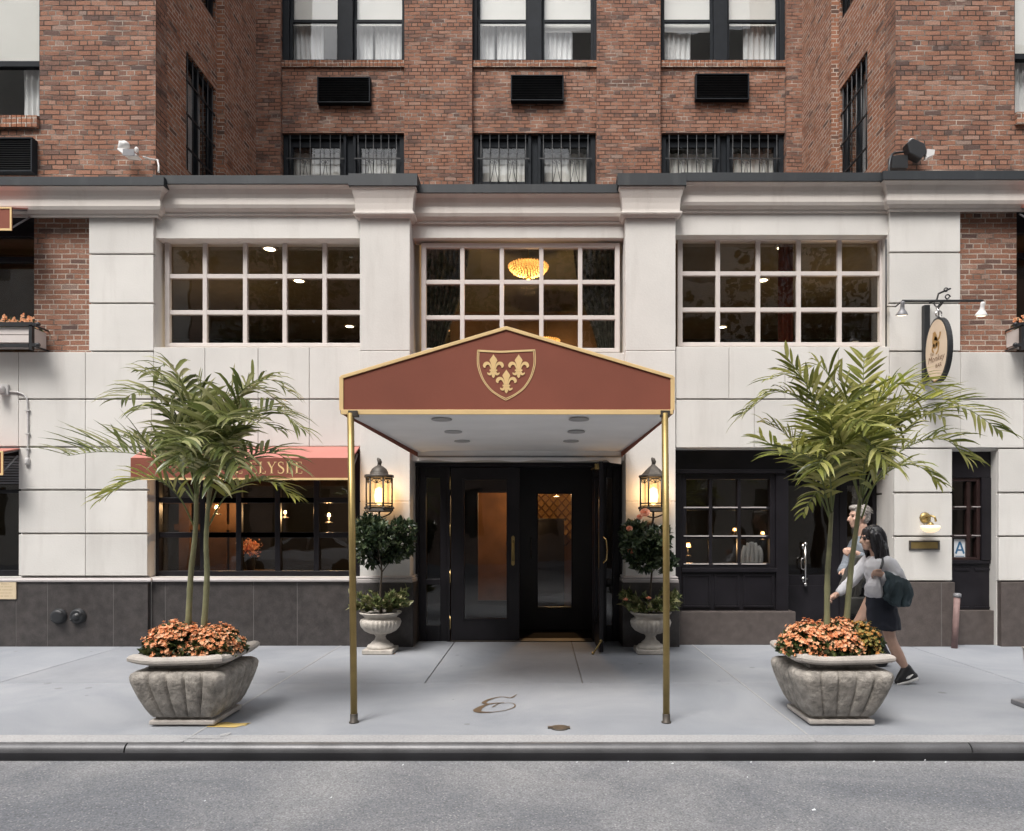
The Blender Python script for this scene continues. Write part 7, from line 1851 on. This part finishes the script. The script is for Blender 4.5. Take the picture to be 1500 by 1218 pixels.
# ================================================================ ACROSS THE STREET (seen only as reflections)
tag((lambda g: (g.box(-60, 60, -22, -14.6, -.5, .0), g.build('sidewalk_far', 'concrete'))[1])(MB()), kind='structure')
def far_building(x0, x1, h, mname, label, nx, nz):
    b_ = thing('far_building', label, 'building', ((x0 + x1) / 2, -19, 0)); m = MB()
    w = (x1 - x0) / nx; holes = []
    for i in range(nx):
        for j in range(nz): cx0 = x0 + (i + .5) * w; z = 1.2 + j * 3.4; holes.append((cx0 - w * .26, cx0 + w * .26, z, z + 1.9))
    m.wall(x0, x1, 0, h, holes, -18.6, -18.3); m.build('wall', mname, b_)
    m = MB(); [m.box(a, c, -18.52, -18.50, d, e_) for a, c, d, e_ in holes]; m.build('panes', 'glass_up', b_)
    m = MB(); m.box(x0, x1, -22, -18.7, 0, h); m.build('rooms', 'room_dark', b_)
far_building(-40, -14, 23, 'far_stone', 'pale stone building across the street with dark windows', 8, 5)
far_building(-13.9, 1.5, 19, 'far_brick', 'brown brick building across the street', 5, 4)
far_building(1.6, 14, 26, 'far_stone', 'tall pale building across the street with rows of windows', 4, 6)
far_building(14.1, 40, 21, 'far_brick', 'long brown brick building across the street', 8, 4)
def street_tree(x, y, h, seed, label):
    t = thing('street_tree', label, 'tree', (x, y, 0), 'trees across the street'); r = random.Random(seed); m = MB()
    m.tube([(x, y, 0), (x + .08, y, h * .3), (x - .05, y + .1, h * .6), (x, y, h * .8)], [.16, .12, .09, .04], 10)
    for i in range(9): a = i * 2.4; m.tube([(x, y, h * (.35 + i * .04)), (x + 1.1 * math.cos(a), y + 1.1 * math.sin(a), h * (.5 + i * .045))], [.06, .02], 6)
    m.build('trunk', 'bark', t); m = MB(); pts = []
    for _ in range(26):
        c = Vector((x + r.gauss(0, 1.5), y + r.gauss(0, 1.0), h * .72 + r.gauss(0, h * .15))); lr = r.uniform(.5, 1.1)
        for _k in range(130):
            v = Vector((r.gauss(0, 1), r.gauss(0, 1), r.gauss(0, 1))).normalized(); pts.append((c + v * lr * r.uniform(.5, 1), v))
    leafcloud(m, r, pts, .22, 0, .2, .45); m.build('crown', 'dark_leaf', t)
for i, (x, y, h) in enumerate(((-9.5, -15.6, 13.0), (-3.4, -15.4, 11.5), (2.6, -15.8, 13.8), (10.2, -15.4, 12.5))):
    street_tree(x, y, h, 50 + i, ('leafy street tree across the road, left end of the row', 'shorter leafy street tree across the road, left of centre', 'tallest leafy street tree across the road', 'leafy street tree across the road, right end of the row')[i])

# cars parked on the far side, seen only in the window glass
def parked_car(cx_, cy_):
    A = thing('parked_car', 'white saloon car parked on the far side of the street', 'car', (cx_, cy_, -.10), 'cars parked across the street'); z0 = -.10
    def loft(mb, secs):   # secs: (x, half width, z bottom, z top)
        vs = []
        for x, hw, za, zb2 in secs: vs += [(cx_ + x, cy_ - hw, z0 + za), (cx_ + x, cy_ - hw * 1.02, z0 + lerp(za, zb2, .6)), (cx_ + x, cy_ - hw * .93, z0 + zb2), (cx_ + x, cy_ + hw * .93, z0 + zb2), (cx_ + x, cy_ + hw * 1.02, z0 + lerp(za, zb2, .6)), (cx_ + x, cy_ + hw, z0 + za)]
        k = 6; n = len(secs); mb.add(vs, [(j * k + i, j * k + (i + 1) % k, (j + 1) * k + (i + 1) % k, (j + 1) * k + i) for j in range(n - 1) for i in range(k)] + [tuple(reversed(range(k))), tuple(range((n - 1) * k, n * k))], False)
    m = MB(); loft(m, [(-2.25, .72, .36, .62), (-2.15, .84, .24, .72), (-1.5, .90, .2, .84), (-.8, .91, .2, .93), (.9, .91, .2, .95), (1.6, .90, .2, .97), (2.15, .84, .26, .92), (2.25, .74, .4, .8)]); m.build('body', 'car_paint', A, bevel=.05, seg=3)
    m = MB(); loft(m, [(-1.0, .80, .90, .93), (-.25, .70, .91, 1.36), (.3, .68, .91, 1.43), (1.0, .68, .91, 1.38), (1.75, .78, .93, .97)]); m.build('roof', 'car_paint', A, bevel=.03)
    for sy_ in (-1, 1):
        m = MB(); y = cy_ + sy_ * .80
        for pts in ([(-.72, .97), (-.18, 1.31), (.32, 1.36), (.32, .97)], [(.38, .97), (.38, 1.36), (.98, 1.31), (1.5, .99)]): m.add([(cx_ + a, cy_ + sy_ * (.84 - (b_ - .97) * .34), z0 + b_) for a, b_ in pts], [(0, 1, 2, 3)])
        m.build('side_windows', 'black_metal', A)
        for wx in (-1.4, 1.35):
            m = MB(); m.lathe([(.16, -.10), (.31, -.10), (.33, -.07), (.33, .07), (.31, .10), (.16, .10)], (cx_ + wx, cy_ + sy_ * .82, z0 + .33), 28, axis=(0, 1, 0)); w_ = m.build('wheel', 'tyre', A); m = MB(); m.lathe([(.0001, -.09), (.18, -.08), (.19, .08), (.0001, .09)], (cx_ + wx, cy_ + sy_ * .82, z0 + .33), 20, axis=(0, 1, 0)); m.build('rim', 'steel', w_)
    m = MB(); m.add([(cx_ - .97, cy_ - .70, z0 + .96), (cx_ - .97, cy_ + .70, z0 + .96), (cx_ - .30, cy_ + .62, z0 + 1.345), (cx_ - .30, cy_ - .62, z0 + 1.345)], [(0, 1, 2, 3)]); m.build('windscreen', 'black_metal', A)
    for sy_ in (-1, 1): m = MB(); m.ball((cx_ - 2.2, cy_ + sy_ * .6, z0 + .66), (.06, .16, .07)); m.build('headlight', 'white_metal', A)
    return A
car0 = parked_car(-7.6, -13.2)
for x, l in ((-2.2, 'white saloon car parked second from the left across the street'), (3.4, 'white saloon car parked third from the left across the street'), (9.0, 'white saloon car parked at the right end across the street')):
    c_ = copy_tree(car0); c_.location.x = x; c_['label'] = l
car0['label'] = 'white saloon car parked at the left end across the street'

# ================================================================ LIGHT AND CAMERA
w = bpy.data.worlds.new('World'); SC.world = w; w.use_nodes = True
nt = w.node_tree; bg = nt.nodes['Background']
sky = nt.nodes.new('ShaderNodeTexSky'); sky.sky_type = 'NISHITA'; sky.sun_disc = False
SUN_EL, SUN_AZ = 58, -28    # azimuth measured from the street side (-y) towards -x when negative
sky.sun_elevation = R(SUN_EL); sky.altitude = 0; sky.air_density = 1.0; sky.dust_density = 4.0; sky.ozone_density = 1.0
sd = Vector((math.sin(R(SUN_AZ)) * math.cos(R(SUN_EL)), -math.cos(R(SUN_AZ)) * math.cos(R(SUN_EL)), math.sin(R(SUN_EL))))
sky.sun_rotation = math.atan2(sd.x, sd.y)
hsv = nt.nodes.new('ShaderNodeHueSaturation'); hsv.inputs['Saturation'].default_value = .22
nt.links.new(sky.outputs['Color'], hsv.inputs['Color']); nt.links.new(hsv.outputs['Color'], bg.inputs['Color']); bg.inputs['Strength'].default_value = .15
sl = bpy.data.lights.new('sun', 'SUN'); sl.energy = 1.5; sl.angle = R(22); sl.color = (1, .95, .90)
so = bpy.data.objects.new('sun', sl); COL.objects.link(so); so.location = (-5, -10, 20); so.rotation_euler = sd.to_track_quat('Z', 'Y').to_euler()
cam = bpy.data.cameras.new('camera'); co = bpy.data.objects.new('camera', cam); COL.objects.link(co)
co.location = (0, CY, HC); co.rotation_euler = (R(90), 0, 0); cam.sensor_width = 36; cam.lens = 36 * F / 1500; cam.shift_x = -(VX - 750) / 1500; cam.shift_y = (VY - 609) / 1500
cam.clip_end = 400; SC.camera = co
SC.view_settings.view_transform = 'Standard'; SC.view_settings.look = 'None'; SC.view_settings.gamma = 1; SC.view_settings.exposure = 1.02
SC.cycles.max_bounces = 8; SC.cycles.transparent_max_bounces = 12; SC.cycles.glossy_bounces = 4; SC.cycles.diffuse_bounces = 4
SC.cycles.sample_clamp_indirect = 4; SC.cycles.caustics_reflective = False; SC.cycles.caustics_refractive = False
SC.cycles.use_denoising = True
for o in COL.objects:
    if '_local' in o: del o['_local']
